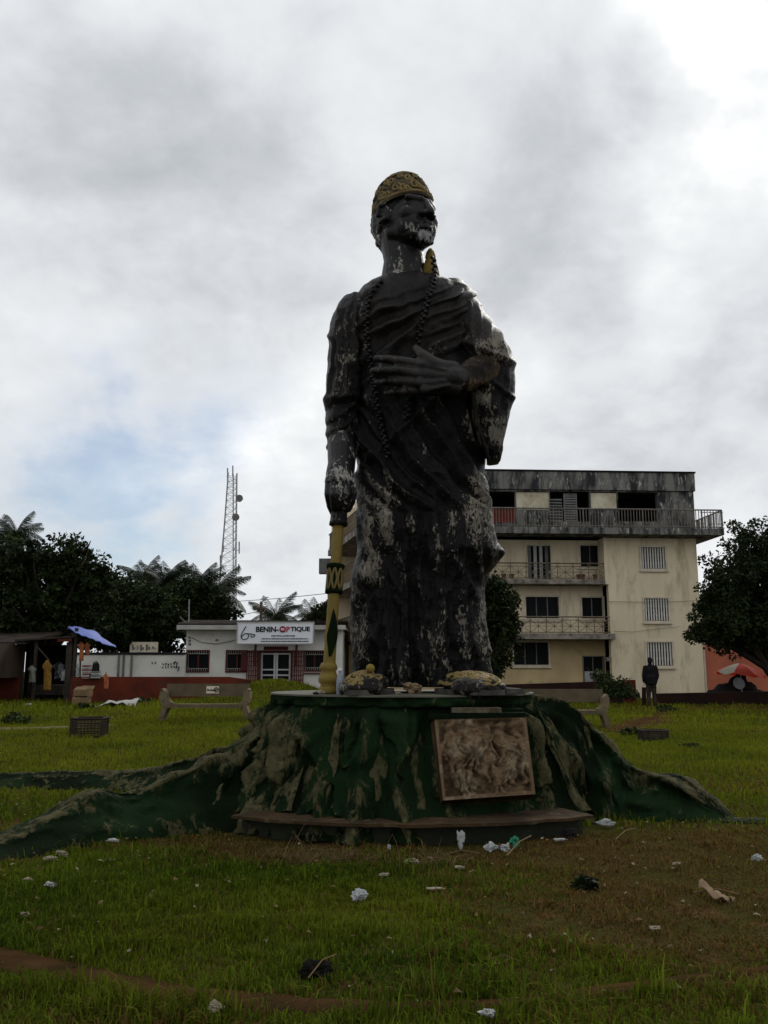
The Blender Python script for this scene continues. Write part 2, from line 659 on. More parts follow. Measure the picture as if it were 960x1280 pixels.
# ------------------------------------------------------------------ apartment building
TH = radians(3.4)
bE = Vector((cos(TH), sin(TH), 0))              # along the front, towards the right
bN = Vector((sin(TH), -cos(TH), 0))             # out of the front, towards the viewer
bO = P(869, 660, 47.0)
bO.z = 0
MB_B = Matrix(((bE.x, -bN.x, 0, bO.x), (bE.y, -bN.y, 0, bO.y), (0, 0, 1, 0), (0, 0, 0, 1)))   # local x along, local y INTO the building


def fac(px, py, n=0.0):
    """pixel -> (s, z) on the facade plane moved n metres out"""
    d = ray(px, py)
    o = bO + bN * n
    t = (o - Vector((0, 0, EYE))).dot(bN) / d.dot(bN)
    p = Vector((0, 0, EYE)) + d * t
    return (p - bO).dot(bE), p.z


bz0 = G(5, 46) - 0.4
apt = empty('apartment_building', (bO.x - 6, bO.y, bz0), 'cream four storey apartment block with mouldy top floor and balconies', 'building')
apt['_root'] = 1


def bbuild(mb, name, m, parent=None, smooth=False):
    mb.xform(MB_B)
    return mb.build(name, m, parent or apt, smooth)


def holes_wall(mb, s0, s1, z0, z1, holes, y0, y1):
    xs = sorted({s0, s1, *[h[0] for h in holes], *[h[2] for h in holes]})
    zs = sorted({z0, z1, *[h[1] for h in holes], *[h[3] for h in holes]})
    xs = [a for a in xs if s0 - 1e-6 <= a <= s1 + 1e-6]
    zs = [a for a in zs if z0 - 1e-6 <= a <= z1 + 1e-6]
    for i in range(len(zs) - 1):
        run = None
        for j in range(len(xs) - 1):
            cx, cz = (xs[j] + xs[j + 1]) / 2, (zs[i] + zs[i + 1]) / 2
            solid = not any(h[0] < cx < h[2] and h[1] < cz < h[3] for h in holes)
            if solid:
                run = (run[0], xs[j + 1]) if run else (xs[j], xs[j + 1])
            if run and (not solid or j == len(xs) - 2):
                mb.box((run[0], y0, zs[i]), (run[1], y1, zs[i + 1]))
                run = None


def rect(px0, py0, px1, py1, n=0.0):
    a, b = fac(px0, py0, n), fac(px1, py1, n)
    return (a[0], b[1], b[0], a[1])          # s0, z0, s1, z1


REC = -1.0                                     # recess of the balcony bay
sL = fac(452, 700)[0]
sM = fac(759, 700)[0]                          # where the plain bay begins
zTop = fac(740, 591)[1]
zPar = fac(740, 613)[1]
zS4t, zS4b = fac(700, 659, 1.2)[1], fac(700, 667, 1.2)[1]
zS3t, zS3b = fac(690, 724, .1)[1], fac(690, 730, .1)[1]
zS2t, zS2b = fac(700, 792, .1)[1], fac(700, 799, .1)[1]
DEPTH = 11.0
w_right = [rect(801, 684, 832, 711), rect(805, 748, 836, 776), rect(808, 803, 841, 832)]
w_left = [rect(659, 682, 689, 724, REC), rect(725, 682, 751, 708, REC), rect(657, 746, 699, 773, REC), rect(727, 747, 754, 773, REC),
          rect(642, 803, 686, 831, REC), rect(729, 821, 756, 872, REC)]
w_hid = [rect(480, 682, 520, 724, REC), rect(560, 682, 600, 708, REC), rect(480, 746, 520, 773, REC), rect(560, 746, 600, 773, REC)]
mb = MB()
holes_wall(mb, sM, 0, bz0, zS4b - 0.02, w_right, 0, 0.35)
bbuild(mb, 'wall', M_['cream'])
mb = MB()
holes_wall(mb, sL, sM, zS2b + .05, zS4b - 0.02, w_left[:4] + w_hid, -REC, -REC + 0.3)
bbuild(mb, 'wall', M_['cream'])
mb = MB()
holes_wall(mb, sL, sM, bz0, zS2b + .05, w_left[4:], -REC, -REC + 0.3)
bbuild(mb, 'wall', M_['ochre'])
mb = MB()                                      # closing walls and inner dark
mb.box((-0.3, 0.36, bz0), (-0.003, DEPTH, zTop - .3))
mb.box((sL + .3, DEPTH - .3, bz0), (-.31, DEPTH - .005, zTop - .3))
bbuild(mb, 'wall', M_['cream'])
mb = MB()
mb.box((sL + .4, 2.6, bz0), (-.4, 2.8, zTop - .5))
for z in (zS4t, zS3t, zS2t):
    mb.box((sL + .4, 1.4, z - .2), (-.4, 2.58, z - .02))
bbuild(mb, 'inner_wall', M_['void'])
# fin between the bays
fs0, fz = fac(754.5, 700)
mb = MB().box((fs0, -0.12, zS3b), (sM - .005, 0.99, zS4b - .02))
bbuild(mb, 'fin_wall', M_['cream'])
# top floor
f4 = 0.0
t_holes = [rect(609, 614, 645, 652), rect(687, 614, 738, 652), rect(772, 615, 823, 652)]
mb = MB()
holes_wall(mb, sL, 0.02, zS4t + .01, zPar - .01, t_holes + [rect(645, 614, 687, 652), rect(738, 615, 772, 652)], 0.0, 0.3)
bbuild(mb, 'wall', M_['mould'])
mb = MB().box((sL - .1, -0.16, zPar), (0.07, 0.25, zTop))
bbuild(mb, 'parapet', M_['mould'])
mb = MB().box((sL - .14, -0.21, zTop + .004), (0.12, 0.35, zTop + .09))
bbuild(mb, 'coping', M_['void'])
mb = MB().box((sL + .35, 0.36, zPar + .1), (-.31, DEPTH - .31, zPar + .3))
bbuild(mb, 'roof', M_['mould'])
for r_ in (rect(645.3, 615, 686.7, 637), rect(738.3, 616, 771.7, 637)):
    mb = MB().box((r_[0], 0.04, r_[1]), (r_[2], 0.2, r_[3]))
    bbuild(mb, 'wall_panel', M_['lightpanel'])
    mb = MB().box((r_[0], 0.05, zS4t + .02), (r_[2], 0.22, r_[1] - .01))
    bbuild(mb, 'spandrel', M_['mould'])
mb = MB()
r_ = rect(706, 618, 721, 652)
mb.box((r_[0] - .06, .05, r_[1]), (r_[0], .12, r_[3]))
mb.box((r_[2], .05, r_[1]), (r_[2] + .06, .12, r_[3]))
mb.box((r_[0] - .06, .05, r_[3] + .004), (r_[2] + .06, .12, r_[3] + .06))
shut = bbuild(mb, 'shutter_frame', M_['shutter'])
for k in range(11):
    z = r_[1] + (k + .5) / 11 * (r_[3] - r_[1])
    mb = MB().hexa([(r_[0], .04, z - .05), (r_[2], .04, z - .05), (r_[2], .10, z + .03), (r_[0], .10, z + .03),
                    (r_[0], .04, z - .025), (r_[2], .04, z - .025), (r_[2], .10, z + .055), (r_[0], .10, z + .055)])
    mb.xform(MB_B)
    mb.build('slat', M_['shutter'], shut)
r_ = rect(687.6, 622, 704, 652)
mb = MB()
for k in range(8):
    z = r_[1] + (k + .5) / 8 * (r_[3] - r_[1])
    mb.box((r_[0], .10, z - .05), (r_[2], .13, z + .03))
bbuild(mb, 'shutter', M_['shutter'])
mb = MB()
r_ = rect(609, 636, 644, 655, 1.1)
for k in range(6):
    a = r_[0] + (r_[2] - r_[0]) * k / 6
    b = r_[0] + (r_[2] - r_[0]) * (k + 1) / 6 - .02
    mb.box((a, -1.10 + .03 * (k % 2), r_[1] + .05 + .03 * (k % 3)), (b, -1.13 + .03 * (k % 2), r_[3]))
bbuild(mb, 'red_screen', M_['redcloth'])

# windows -----------------------------------------------------------


def window(r_, y, frame_m, mull=1, bars=0, proud=0.05, fw=0.09, pane_m='glass', sill=True):
    s0, z0, s1, z1 = r_
    mb = MB()
    mb.box((s0 - fw, y - proud, z0 - fw), (s0, y + .08, z1 + fw))
    mb.box((s1, y - proud, z0 - fw), (s1 + fw, y + .08, z1 + fw))
    mb.box((s0, y - proud + .003, z1), (s1, y + .08, z1 + fw))
    mb.box((s0, y - proud + .003, z0 - fw), (s1, y + .08, z0))
    w = bbuild(mb, 'window', frame_m)
    if sill:
        mb = MB().box((s0 - fw - .05, y - proud - .06, z0 - fw - .08), (s1 + fw + .05, y + .03, z0 - fw - .003))
        mb.xform(MB_B)
        mb.build('sill', frame_m, w)
    mb = MB().box((s0 - .02, y + .14, z0 - .02), (s1 + .02, y + .16, z1 + .02))
    mb.xform(MB_B)
    mb.build('pane', M_[pane_m], w)
    for k in range(mull):
        s = s0 + (s1 - s0) * (k + 1) / (mull + 1)
        mb = MB().box((s - .025, y + .10, z0), (s + .025, y + .135, z1))
        mb.xform(MB_B)
        mb.build('mullion', M_['shutter'] if not bars else frame_m, w)
    if bars:
        me = MB().box((-.035, -.03, z0 - z1 + .02), (.035, .012, -.02))
        mesh = me.mesh('bar', M_['white_bar'])
        for k in range(bars):
            s = s0 + (s1 - s0) * (k + .6) / (bars + .2)
            p = MB_B @ Vector((s, y + .03, z1))
            b = link('bar', mesh, w, True, p, (0, 0, TH))
    return w


for r_ in w_right:
    window(r_, 0.0, M_['frame'], 0, 9)
for k, r_ in enumerate(w_left + w_hid):
    y = -REC
    if k == 0:
        w = window(r_, y, M_['frame'], 0, 0, sill=False, fw=.05)
        s0, z0, s1, z1 = r_
        for q in range(4):
            a = s0 + (s1 - s0) * (q + .08) / 4
            b = s0 + (s1 - s0) * (q + .62) / 4
            mb = MB().box((a, y + .02, z0), (b, y + .06, z1))
            mb.xform(MB_B)
            mb.build('shutter_leaf', M_['paleshut'] if q in (1, 2) else M_['shutter'], w)
    elif k == 5:
        w = window(r_, y, M_['shutter'], 1, 0, sill=False, fw=.05, pane_m='glass')
        s0, z0, s1, z1 = r_
        mb = MB().box((s0 + .05, y + .05, z0), ((s0 + s1) / 2 - .05, y + .08, z1 - .75))
        mb.xform(MB_B)
        mb.build('door_leaf', M_['paleshut'], w)
        mb = MB().box(((s0 + s1) / 2 + .05, y + .05, z0), (s1 - .05, y + .08, z1 - .75))
        mb.xform(MB_B)
        mb.build('door_leaf', M_['paleshut'], w)
    else:
        window(r_, y, M_['frame'], 2 if k in (2, 4) else 1, 0)
for (lab, pts) in (('upper thin wire sagging across the plain bay of the apartment block', [(759, 752), (800, 752.5), (845, 752), (868, 751)]), ('lower thin wire crossing below the barred windows', [(766, 789), (790, 790), (815, 787), (850, 783)])):
    q_ = [fac(a_, b_, .12) for a_, b_ in pts]
    mb = MB().tube([(s_, -.12, z_) for s_, z_ in q_], .012, 5)
    mb.xform(MB_B)
    tag(mb.build('wire', M_['shutter']), lab, 'wire')
# wall lamp and meter box near the door
a = fac(760, 824, 0)
bbuild(MB().box((a[0] - .1, -.09, a[1] - .1), (a[0] + .12, -.003, a[1] + .1)), 'meter_box', M_['shutter'])

# balconies ---------------------------------------------------------
sR4 = fac(905, 660, 1.25)[0]
mb = MB()
mb.box((sL - .2, -1.25, zS4b), (sR4, -0.004, zS4t))
mb.box((0.07, -0.002, zS4b), (sR4, 5.0, zS4t))
bbuild(mb, 'balcony_slab', M_['mould'])
for (zt, zb, pxr) in ((zS3t, zS3b, 761), (zS2t, zS2b, 765)):
    s1 = fac(pxr, 727, .15)[0]
    mb = MB().box((sL - .1, -0.18 - (.12 if pxr == 765 else 0), zb), (min(s1, fs0 - .01) if pxr == 761 else s1, 0.99, zt))
    bbuild(mb, 'balcony_slab', M_['slab'])


def rail_straight(s0, s1, y, z0, z1, m, step, n_wide=10, along='s'):
    """railing with a rail at top and bottom and single upright balusters"""
    mb = MB()
    A = (lambda t, z: (t, y, z)) if along == 's' else (lambda t, z: (y, t, z))
    mb.bar(A(s0, z1), A(s1, z1), .055)
    mb.bar(A(s0, z0 + .08), A(s1, z0 + .08), .04)
    rail = bbuild(mb, 'balcony_railing', m)
    me = MB().box((-.016, -.016, 0), (.016, .016, z1 - z0 - .02)).mesh('baluster', m)
    n = int((s1 - s0) / step)
    for k in range(n + 1):
        t = s0 + (s1 - s0) * k / n
        p = MB_B @ Vector(A(t, z0 + .0))
        o = link('baluster', me, rail, True, p, (0, 0, TH))
        if k % n_wide == 0:
            o.scale = (1.9, 1.9, 1)
    return rail


zr1 = fac(880, 637.5, 1.2)[1]
rail_straight(sL + 2.0, sR4 - .03, -1.2, zS4t, zr1, M_['rail'], .155)
rail_straight(-1.2, 4.9, sR4 - .05, zS4t, zr1 - .004, M_['rail'], .155, along='y')
# short inner battens seen on the side return
mb = MB()
for k in range(3):
    s = fac(875 + 10 * k, 650, 1.2)[0]
    mb.bar((s, -1.17, zS4t + .25), (s + .3, -1.17, zS4t + .25), .03)
    mb.bar((s + .05, -1.17, zr1 - .12), (s + .4, -1.17, zr1 - .12), .03)
bbuild(mb, 'railing_batten', M_['rail'])


def rail_star(s0, s1, y, z0, z1, m, n):
    mb = MB()
    mb.bar((s0, y, z1), (s1, y, z1), .05)
    mb.bar((s0, y, z1 - .16), (s1, y, z1 - .16), .025)
    mb.bar((s0, y, z0 + .06), (s1, y, z0 + .06), .03)
    rail = bbuild(mb, 'balcony_railing', m)
    w = (s1 - s0) / n
    h0, h1 = .06, z1 - z0 - .16
    mb = MB()
    mb.bar((0, 0, 0), (0, 0, z1 - z0), .035)
    c = ((w / 2), 0, (h0 + h1) / 2)
    for (x, z) in ((0, h0), (w, h0), (0, h1), (w, h1), (w / 2, h0), (w / 2, h1), (0, c[2]), (w, c[2])):
        mb.bar(c, (x, 0, z), .018)
    mb.lathe([(.075, -.02), (.075, .02)], c, 10, (0, -1, 0))
    me = mb.mesh('railing_panel', m)
    for k in range(n):
        p = MB_B @ Vector((s0 + w * k, y, z0))
        link('railing_panel', me, rail, True, p, (0, 0, TH))
    return rail


zr = fac(700, 704, .15)[1]
rail_star(sL + .3, fs0 - .03, -.12, zS3t, zr, M_['railtan'], 15)
zr = fac(700, 771, .25)[1]
rail_star(sL + .3, fac(763, 780, .25)[0], -.24, zS2t, zr, M_['railtan'], 15)
# pots on the balcony edge
for (px, py) in ((724, 722), (729, 722), (745, 723), (630, 721), (640, 721)):
    a = fac(px, py, .0)
    mb = MB().lathe([(.09, 0), (.14, .26), (.15, .28)], (0, 0, 0), 8)
    mb.xform(MB_B @ Matrix.Translation((a[0], 0.1, zS3t)))
    o = mb.build('flower_pot', mat('terracotta', (0.12, 0.06, 0.035)) if 'terra' not in M_ else M_['terra'])
    M_['terra'] = o.data.materials[0]
    o['_px'] = px
    lab = {724: 'small clay pot left of a pair near the balcony corner', 729: 'small clay pot right of a pair near the balcony corner',
           745: 'single low clay pot at the corner of the third floor balcony', 630: 'clay pot on the third floor balcony beside the statue robe',
           640: 'clay pot standing left of the pale shutters on the balcony'}[px]
    tag(o, lab, 'flower pot', 'clay pots on the third floor balcony')

# left side wing of the block, seen between staff and robe
e2 = (P(225, 838, 60) - Vector((0, 0, 1.6)))
e2 = Vector((-sin(radians(12.8)), cos(radians(12.8)), 0))
c0 = bO + bE * (sL + .1)
n2 = Vector((-e2.y, e2.x, 0))
n2 = n2 if n2.x < 0 else -n2
MS = Matrix(((e2.x, -n2.x, 0, c0.x), (e2.y, -n2.y, 0, c0.y), (0, 0, 1, 0), (0, 0, 0, 1)))
LS = 9.0
mb = MB()
mb.box((0.02, 1.2, bz0), (LS, 1.4, zTop - .1))
mb.box((LS - .25, -.2, bz0), (LS, 1.19, zTop - .4))
mb.xform(MS).build('wall', M_['cream'], apt)
mb = MB()
for k, z in enumerate((zS4t, zS3t, zS2t)):
    mb.box((0.05, -.45, z - .35), (LS - .26, 1.19, z))
mb.xform(MS).build('balcony_slab', M_['slab'], apt)
me_b = MB().box((-.018, -.018, 0), (.018, .018, .95)).mesh('baluster', M_['railtan'])
for z in (zS4t, zS3t, zS2t):
    mb = MB().bar((.05, -.4, z + .95), (LS - .3, -.4, z + .95), .06).bar((.05, -.4, z + .1), (LS - .3, -.4, z + .1), .04)
    rail = mb.xform(MS).build('balcony_railing', M_['railtan'], apt)
    for k in range(34):
        link('baluster', me_b, rail, True, MS @ Vector((.1 + k * .25, -.4, z)), (0, 0, -.2))
p = MS @ Vector((LS - .8, -.7, zS4t - 1.0))
tag(MB().box(p - Vector((.35, .3, .5)), p + Vector((.35, .3, .4))).build('air_conditioner', M_['shutter']),
    'dark air conditioner box on the block wall beside the staff', 'air conditioner')

# ------------------------------------------------------------------ shop
YS = 45.0
shop = empty('shop', P(330, 855, YS), 'low white optician shop with tiled roof and maroon window grilles', 'building')


def R_(px0, py0, px1, py1, Y):
    a, b = P(px0, py0, Y), P(px1, py1, Y)
    return (a.x, b.z, b.x, a.z)


x0, x1 = P(232, 820, YS).x, P(428, 820, YS).x
zE = P(330, 787, YS).z
zB = -.2
sw = [R_(235, 814, 260, 839, YS), R_(284, 814, 308, 839, YS), R_(326, 816, 363, 853, YS), R_(382, 815, 404, 838, YS)]
mb = MB()
holes_wall(mb, x0, x1, zB, zE, sw, YS, YS + .3)
mb.box((x0, YS + .31, zB), (x0 + .25, YS + 8, zE))
mb.box((x1 - .25, YS + .31, zB), (x1, YS + 8, zE))
mb.box((x0, YS + 8.01, zB), (x1, YS + 8.2, zE))
mb.build('wall', M_['white_wall'], shop)
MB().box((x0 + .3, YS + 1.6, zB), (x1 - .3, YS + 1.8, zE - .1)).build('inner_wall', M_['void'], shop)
zR = P(330, 776.5, YS + 1.9).z
xe0, xe1 = P(221, 787, YS - .5).x, P(432, 787, YS - .5).x
MB().box((xe0, YS - .55, zE - .02), (xe1, YS - .45, zE + .2)).build('fascia', M_['fascia'], shop)
MB().box((xe0, YS - .44, zE + .02), (xe1, YS + 8.4, zE + .1)).build('soffit', M_['fascia'], shop)
# roof: rows of half-round tiles
mb = MB()
nx, nyr = 74, 7
for i in range(nx):
    xa = xe0 + (xe1 - xe0) * i / nx
    wv = (xe1 - xe0) / nx
    for j in range(nyr):
        ya, yb = YS - .5 + 2.6 * j / nyr, YS - .5 + 2.6 * (j + 1) / nyr + .06
        za, zb = zE + .22 + (zR - zE - .22) * j / nyr + .03, zE + .22 + (zR - zE - .22) * (j + 1) / nyr
        jx = random.uniform(-.01, .01)
        mb.add([(xa + jx, ya, za - .03), (xa + wv * .5 + jx, ya, za + .07), (xa + wv + jx, ya, za - .03),
                (xa + jx, yb, zb - .03), (xa + wv * .5 + jx, yb, zb + .07), (xa + wv + jx, yb, zb - .03)], [(0, 1, 4, 3), (1, 2, 5, 4)])
mb.add([(xe0, YS + 2.1, zR), (xe1, YS + 2.1, zR), (xe1, YS + 8.3, zE), (xe0, YS + 8.3, zE)], [(0, 1, 2, 3)])
mb.add([(xe0, YS - .5, zE + .2), (xe0, YS + 2.1, zR), (xe0, YS + 8.3, zE + .1)], [(0, 1, 2)])
tag(mb.build('roof_tiles', M_['tile'], shop), kind='stuff')
for k, r_ in enumerate(sw):
    a, z0, b, z1 = r_
    fm = M_['maroon']
    mb = MB()
    for (p, q) in (((a - .06, z0 - .06), (a, z1 + .06)), ((b, z0 - .06), (b + .06, z1 + .06)), ((a, z1), (b, z1 + .06)), ((a, z0 - .06), (b, z0))):
        mb.box((p[0], YS - .06, p[1]), (q[0], YS + .1, q[1]))
    if k == 2:
        d = mb.build('door', fm, shop)
        MB().box((a, YS + .2, z0), (b, YS + .22, z1)).build('pane', M_['glass'], d)
        mb = MB()
        c = (a + b) / 2
        for xx in (a + .05, c - .06, c + .06, b - .05):
            mb.box((xx - .045, YS + .06, z0), (xx + .045, YS + .12, z1))
        for zz_ in (z1 - .05, z0 + .35, z0 + .62, z0 + .1):
            mb.box((a + .1, YS + .065, zz_ - .035), (b - .1, YS + .115, zz_ + .035))
        mb.build('door_frame', M_['alu'], d)
    else:
        w = mb.build('window', fm, shop)
        MB().box((a, YS + .2, z0), (b, YS + .22, z1)).build('pane', M_['glass'], w)
        MB().box(((a + b) / 2 - .04, YS + .05, z0), ((a + b) / 2 + .04, YS + .1, z1)).build('mullion', fm, w)
        mb = MB()
        n = 9
        for q in range(n + 1):
            xx = a + (b - a) * q / n
            mb.bar((xx, YS - .03, z0), (xx, YS - .03, z0 + .13), .016).bar((xx, YS - .03, z1 - .13), (xx, YS - .03, z1), .016)
        mb.bar((a, YS - .03, z0 + .13), (b, YS - .03, z0 + .13), .016)
        mb.bar((a, YS - .03, z1 - .13), (b, YS - .03, z1 - .13), .016)
        mb.build('grille', M_['fascia'], w)
# pink flanks of the door with their grilles
for (pa, pb) in ((309.5, 322), (366, 379)):
    r_ = R_(pa, 815, pb, 850, YS)
    MB().box((r_[0], YS - .05, zB), (r_[2], YS - .003, r_[3])).build('pink_panel', M_['pinkwall'], shop)
    mb = MB()
    for q in range(6):
        xx = r_[0] + (r_[2] - r_[0]) * q / 5
        mb.bar((xx, YS - .12, zB), (xx, YS - .12, r_[3]), .03)
    for q in range(7):
        z = r_[1] + (r_[3] - r_[1]) * q / 6
        mb.bar((r_[0], YS - .12, z), (r_[2], YS - .12, z), .02)
    mb.build('door_grille', M_['maroon'], shop)
# maroon shutter leaf and post, porch lintel and lamp
r_ = R_(302, 815, 309, 838, YS)
MB().box((r_[0], YS - .16, r_[1]), (r_[2], YS - .07, r_[3])).build('shutter', M_['maroon'], shop)
r_ = R_(322.5, 814, 325.5, 853, YS)
MB().box((r_[0], YS - .2, zB), (r_[2], YS - .13, r_[3])).build('door_post', M_['maroon'], shop)
r_ = R_(364, 814, 366, 853, YS)
MB().box((r_[0], YS - .2, zB), (r_[2], YS - .13, r_[3])).build('door_post', M_['maroon'], shop)
r_ = R_(330, 808, 360, 812.5, YS)
MB().box((r_[0], YS - .08, r_[1]), (r_[2], YS - .003, r_[3])).build('name_board', M_['maroon'], shop)
r_ = R_(310, 813, 405, 814.5, YS)
MB().box((r_[0], YS - .13, r_[1]), (r_[2], YS - .062, r_[3])).build('lintel', M_['maroon'], shop)
r_ = R_(380, 841, 406, 842.5, YS)
MB().box((r_[0], YS - .1, r_[1]), (r_[2], YS - .003, r_[3])).build('hand_rail', M_['maroon'], shop)
# vent holes, cable
mb = MB()
for (px, py) in ((271, 800), (237, 797), (237, 801), (237, 805), (407, 797), (407, 801)):
    p = P(px, py, YS - .03)
    mb.box(p - Vector((.06, .02, .05)), p + Vector((.06, .025, .05)))
mb.build('vent', M_['shutter'], shop)
mb = MB().tube([P(240, 797, YS - .05), P(252, 803, YS - .05), P(270, 805, YS - .05), P(290, 801, YS - .05), P(297, 799, YS - .05)], .012, 5)
mb.build('cable', M_['black'], shop)
# sign board
YG = YS - 1.1
g0 = R_(297.5, 778.5, 391, 804, YG)
sign = empty('shop_sign', (0.5 * (g0[0] + g0[2]), YG, g0[1]), 'white sign board reading BENIN-OPTIQUE over the shop door', 'sign')
MB().box((g0[0], YG, g0[1]), (g0[2], YG + .22, g0[3])).build('board', M_['signwhite'], sign)
mb = MB()
for (p, q) in (((g0[0] - .05, g0[1] - .05), (g0[0], g0[3] + .05)), ((g0[2], g0[1] - .05), (g0[2] + .05, g0[3] + .05)),
               ((g0[0], g0[3]), (g0[2], g0[3] + .05)), ((g0[0], g0[1] - .05), (g0[2], g0[1]))):
    mb.box((p[0], YG - .03, p[1]), (q[0], YG + .2, q[1]))
mb.build('sign_frame', M_['fascia'], sign)
mb = MB()
for px in (320, 371):
    p = P(px, 800, YS - .2)
    mb.bar((p.x, YS - .3, g0[1] - 1.1), (p.x, YS - .3, g0[1] + .4), .08)
    mb.bar((p.x, YG + .2, g0[1] + .2), (p.x, YS, g0[1] + .2), .06)
mb.build('sign_bracket', M_['maroon'], sign)


def put_text(s, px0, px1, pyb, pyt, Y, m, parent, bold=0.0, name='lettering'):
    me = text_mesh(s, 1.0, 0.01, bold, 'LEFT', m, name)
    co, _ = mesh_np(me)
    mn, mx = co.min(0), co.max(0)
    a, b = P(px0, pyb, Y), P(px1, pyt, Y)
    co[:, 0] = (co[:, 0] - mn[0]) / (mx[0] - mn[0]) * (b.x - a.x) + a.x
    co[:, 2] = (co[:, 2] - mn[2]) / (mx[2] - mn[2]) * (b.z - a.z) + a.z
    co[:, 1] = (co[:, 1] - mn[1]) / max(1e-6, mx[1] - mn[1]) * .012 + Y
    set_co(me, co)
    return link(name, me, parent)


YT = YG - .022
put_text('BENIN-', 319.8, 348.3, 790, 783.2, YT, M_['black'], sign, .035)
p = P(353.3, 786.6, YT)
MB().lathe([(.155, 0), (.155, .012)], p, 24, (0, -1, 0)).build('letter_disc', M_['black'], sign)
MB().lathe([(.115, 0), (.115, .012)], p + Vector((0, -.014, 0)), 20, (0, -1, 0)).build('letter_disc', M_['redprint'], sign)
put_text('m', 351.2, 355.4, 788, 785.2, YT - .03, M_['signwhite'], sign, .03)
put_text('P', 357.8, 362.2, 790, 783.2, YT, M_['redprint'], sign, .035)
put_text('TIQUE', 363, 387.5, 790, 783.2, YT, M_['black'], sign, .035)
put_text('CENTRE LUNETTIER', 339, 369, 795.6, 793.9, YT, M_['black'], sign, .02)
# the two lines of small print are too small to read: short dashes of ink
mb = MB()
for (pa, pb, py) in ((327, 385, 798.4), (326, 386, 801.6)):
    q = pa
    while q < pb:
        w_ = random.uniform(.9, 2.6)
        r_ = R_(q, py - .62, min(q + w_, pb), py + .62, YT)
        mb.box((r_[0], YT, r_[1]), (r_[2], YT + .012, r_[3]))
        q += w_ + random.uniform(.5, .9)
mb.build('small_print', M_['black'], sign)
mb = MB()
for seg in ([(307.5, 783), (304, 788.5), (301.3, 793.5), (301.5, 797.5), (304.5, 799.5), (309, 798.4), (311.2, 794.6), (309, 791.6), (305, 792.4), (302, 796)],
            [(309.5, 792.3), (313, 792), (317, 793.2), (319, 793.2)], [(313.5, 793.5), (314, 796.2), (317.5, 796), (318.5, 793.6)]):
    mb.tube([P(a, b, YT) for a, b in seg], .022, 6)
mb.build('emblem', M_['black'], sign)

# ------------------------------------------------------------------ other walls
# compound wall
YW = 44.0
a, b = P(60, 818.5, YW), P(231.5, 818.5, YW)
cw = empty('compound_wall', ((a.x + b.x) / 2, YW, .3), 'white stained compound wall with black coping left of the shop', 'wall')
MB().box((a.x, YW, -.2), (b.x, YW + .2, a.z)).build('wall', M_['white_wall'], cw)
MB().box((a.x, YW - .04, a.z + .003), (b.x, YW + .24, a.z + .12)).build('coping', M_['black'], cw)
for px in (149, 155, 165):
    p = P(px, 820, YW)
    MB().box((p.x - .05, YW - .05, -.2), (p.x + .05, YW - .003, a.z - .004)).build('pilaster', M_['shutter'], cw)
mb = MB()
rs = random.Random(5)
for (px, py, n) in ((203, 830, 5), (203, 834, 6), (190, 829, 2)):
    for k in range(n):
        x_, y_ = px + k * 3.4, py + rs.uniform(-.5, .5)
        mb.tube([P(x_, y_ - 1, YW - .012), P(x_ + rs.uniform(0, 2), y_ + rs.uniform(-1, 1), YW - .012), P(x_ + rs.uniform(0, 1.5), y_ + 1.2, YW - .012)], .022, 4)
mb.tube([P(217, 830, YW - .012), P(219, 827, YW - .012), P(222, 829, YW - .012), P(220, 833, YW - .012), P(224, 834, YW - .012), P(222, 839, YW - .012)], .03, 4)
mb.build('scrawl', M_['black'], cw)

# low red-brown wall curving round the lawn
rw = empty('garden_wall', (P(200, 880, 31).x, 31, .5), 'low red brown garden wall curving behind the left bench', 'wall')
pts = [(89, 30.5), (100, 30.6), (150, 31), (200, 31.8), (250, 32.6), (285, 33.5), (310, 35), (330, 37), (345, 39)]
mb = MB()
q = []
for (px, Y) in pts:
    p = P(px, 846 if px < 290 else 847 + (px - 290) * .12, Y)
    q.append((p.x, Y, p.z))
for i in range(len(q) - 1):
    for k in range(4):
        A = [q[i][j] + (q[i + 1][j] - q[i][j]) * k / 4 for j in range(3)]
        B = [q[i][j] + (q[i + 1][j] - q[i][j]) * (k + 1) / 4 for j in range(3)]
        mb.hexa([(A[0], A[1], -.2), (B[0], B[1], -.2), (B[0], B[1] + .22, -.2), (A[0], A[1] + .22, -.2),
                 (A[0], A[1], A[2]), (B[0], B[1], B[2]), (B[0], B[1] + .22, B[2]), (A[0], A[1] + .22, A[2])])
mb.build('wall', M_['red_wall'], rw)

# low dark wall before the apartment block with a red end pier
dwl = empty('boundary_wall', (P(720, 870, 37).x, 37, .36), 'low dark brown wall with red end pier in front of the apartment block', 'wall')
pa, pb = P(600, 852, 37), P(793, 850.5, 38)
MB().hexa([(pa.x, 37, 0), (pb.x, 38, 0), (pb.x, 38.25, 0), (pa.x, 37.25, 0), (pa.x, 37, pa.z - .15), (pb.x, 38, pb.z), (pb.x, 38.25, pb.z), (pa.x, 37.25, pa.z - .15)]).build('wall', M_['dark_wall'], dwl)
MB().box((pb.x - .55, 37.85, 0), (pb.x + .01, 38.4, pb.z + .02)).build('pier', M_['red_wall'], dwl)
dw2 = empty('kerb_wall', (P(890, 870, 38).x, 38, .36), 'low dark kerb wall running under the red parasol', 'wall')
pa, pb = P(822, 867, 37.2), P(1060, 862, 35.4)
MB().hexa([(pa.x, 37.2, 0), (pb.x, 35.4, 0), (pb.x, 35.7, 0), (pa.x, 37.5, 0), (pa.x, 37.2, pa.z), (pb.x, 35.4, pb.z), (pb.x, 35.7, pb.z), (pa.x, 37.5, pa.z)]).build('wall', M_['dark_wall'], dw2)
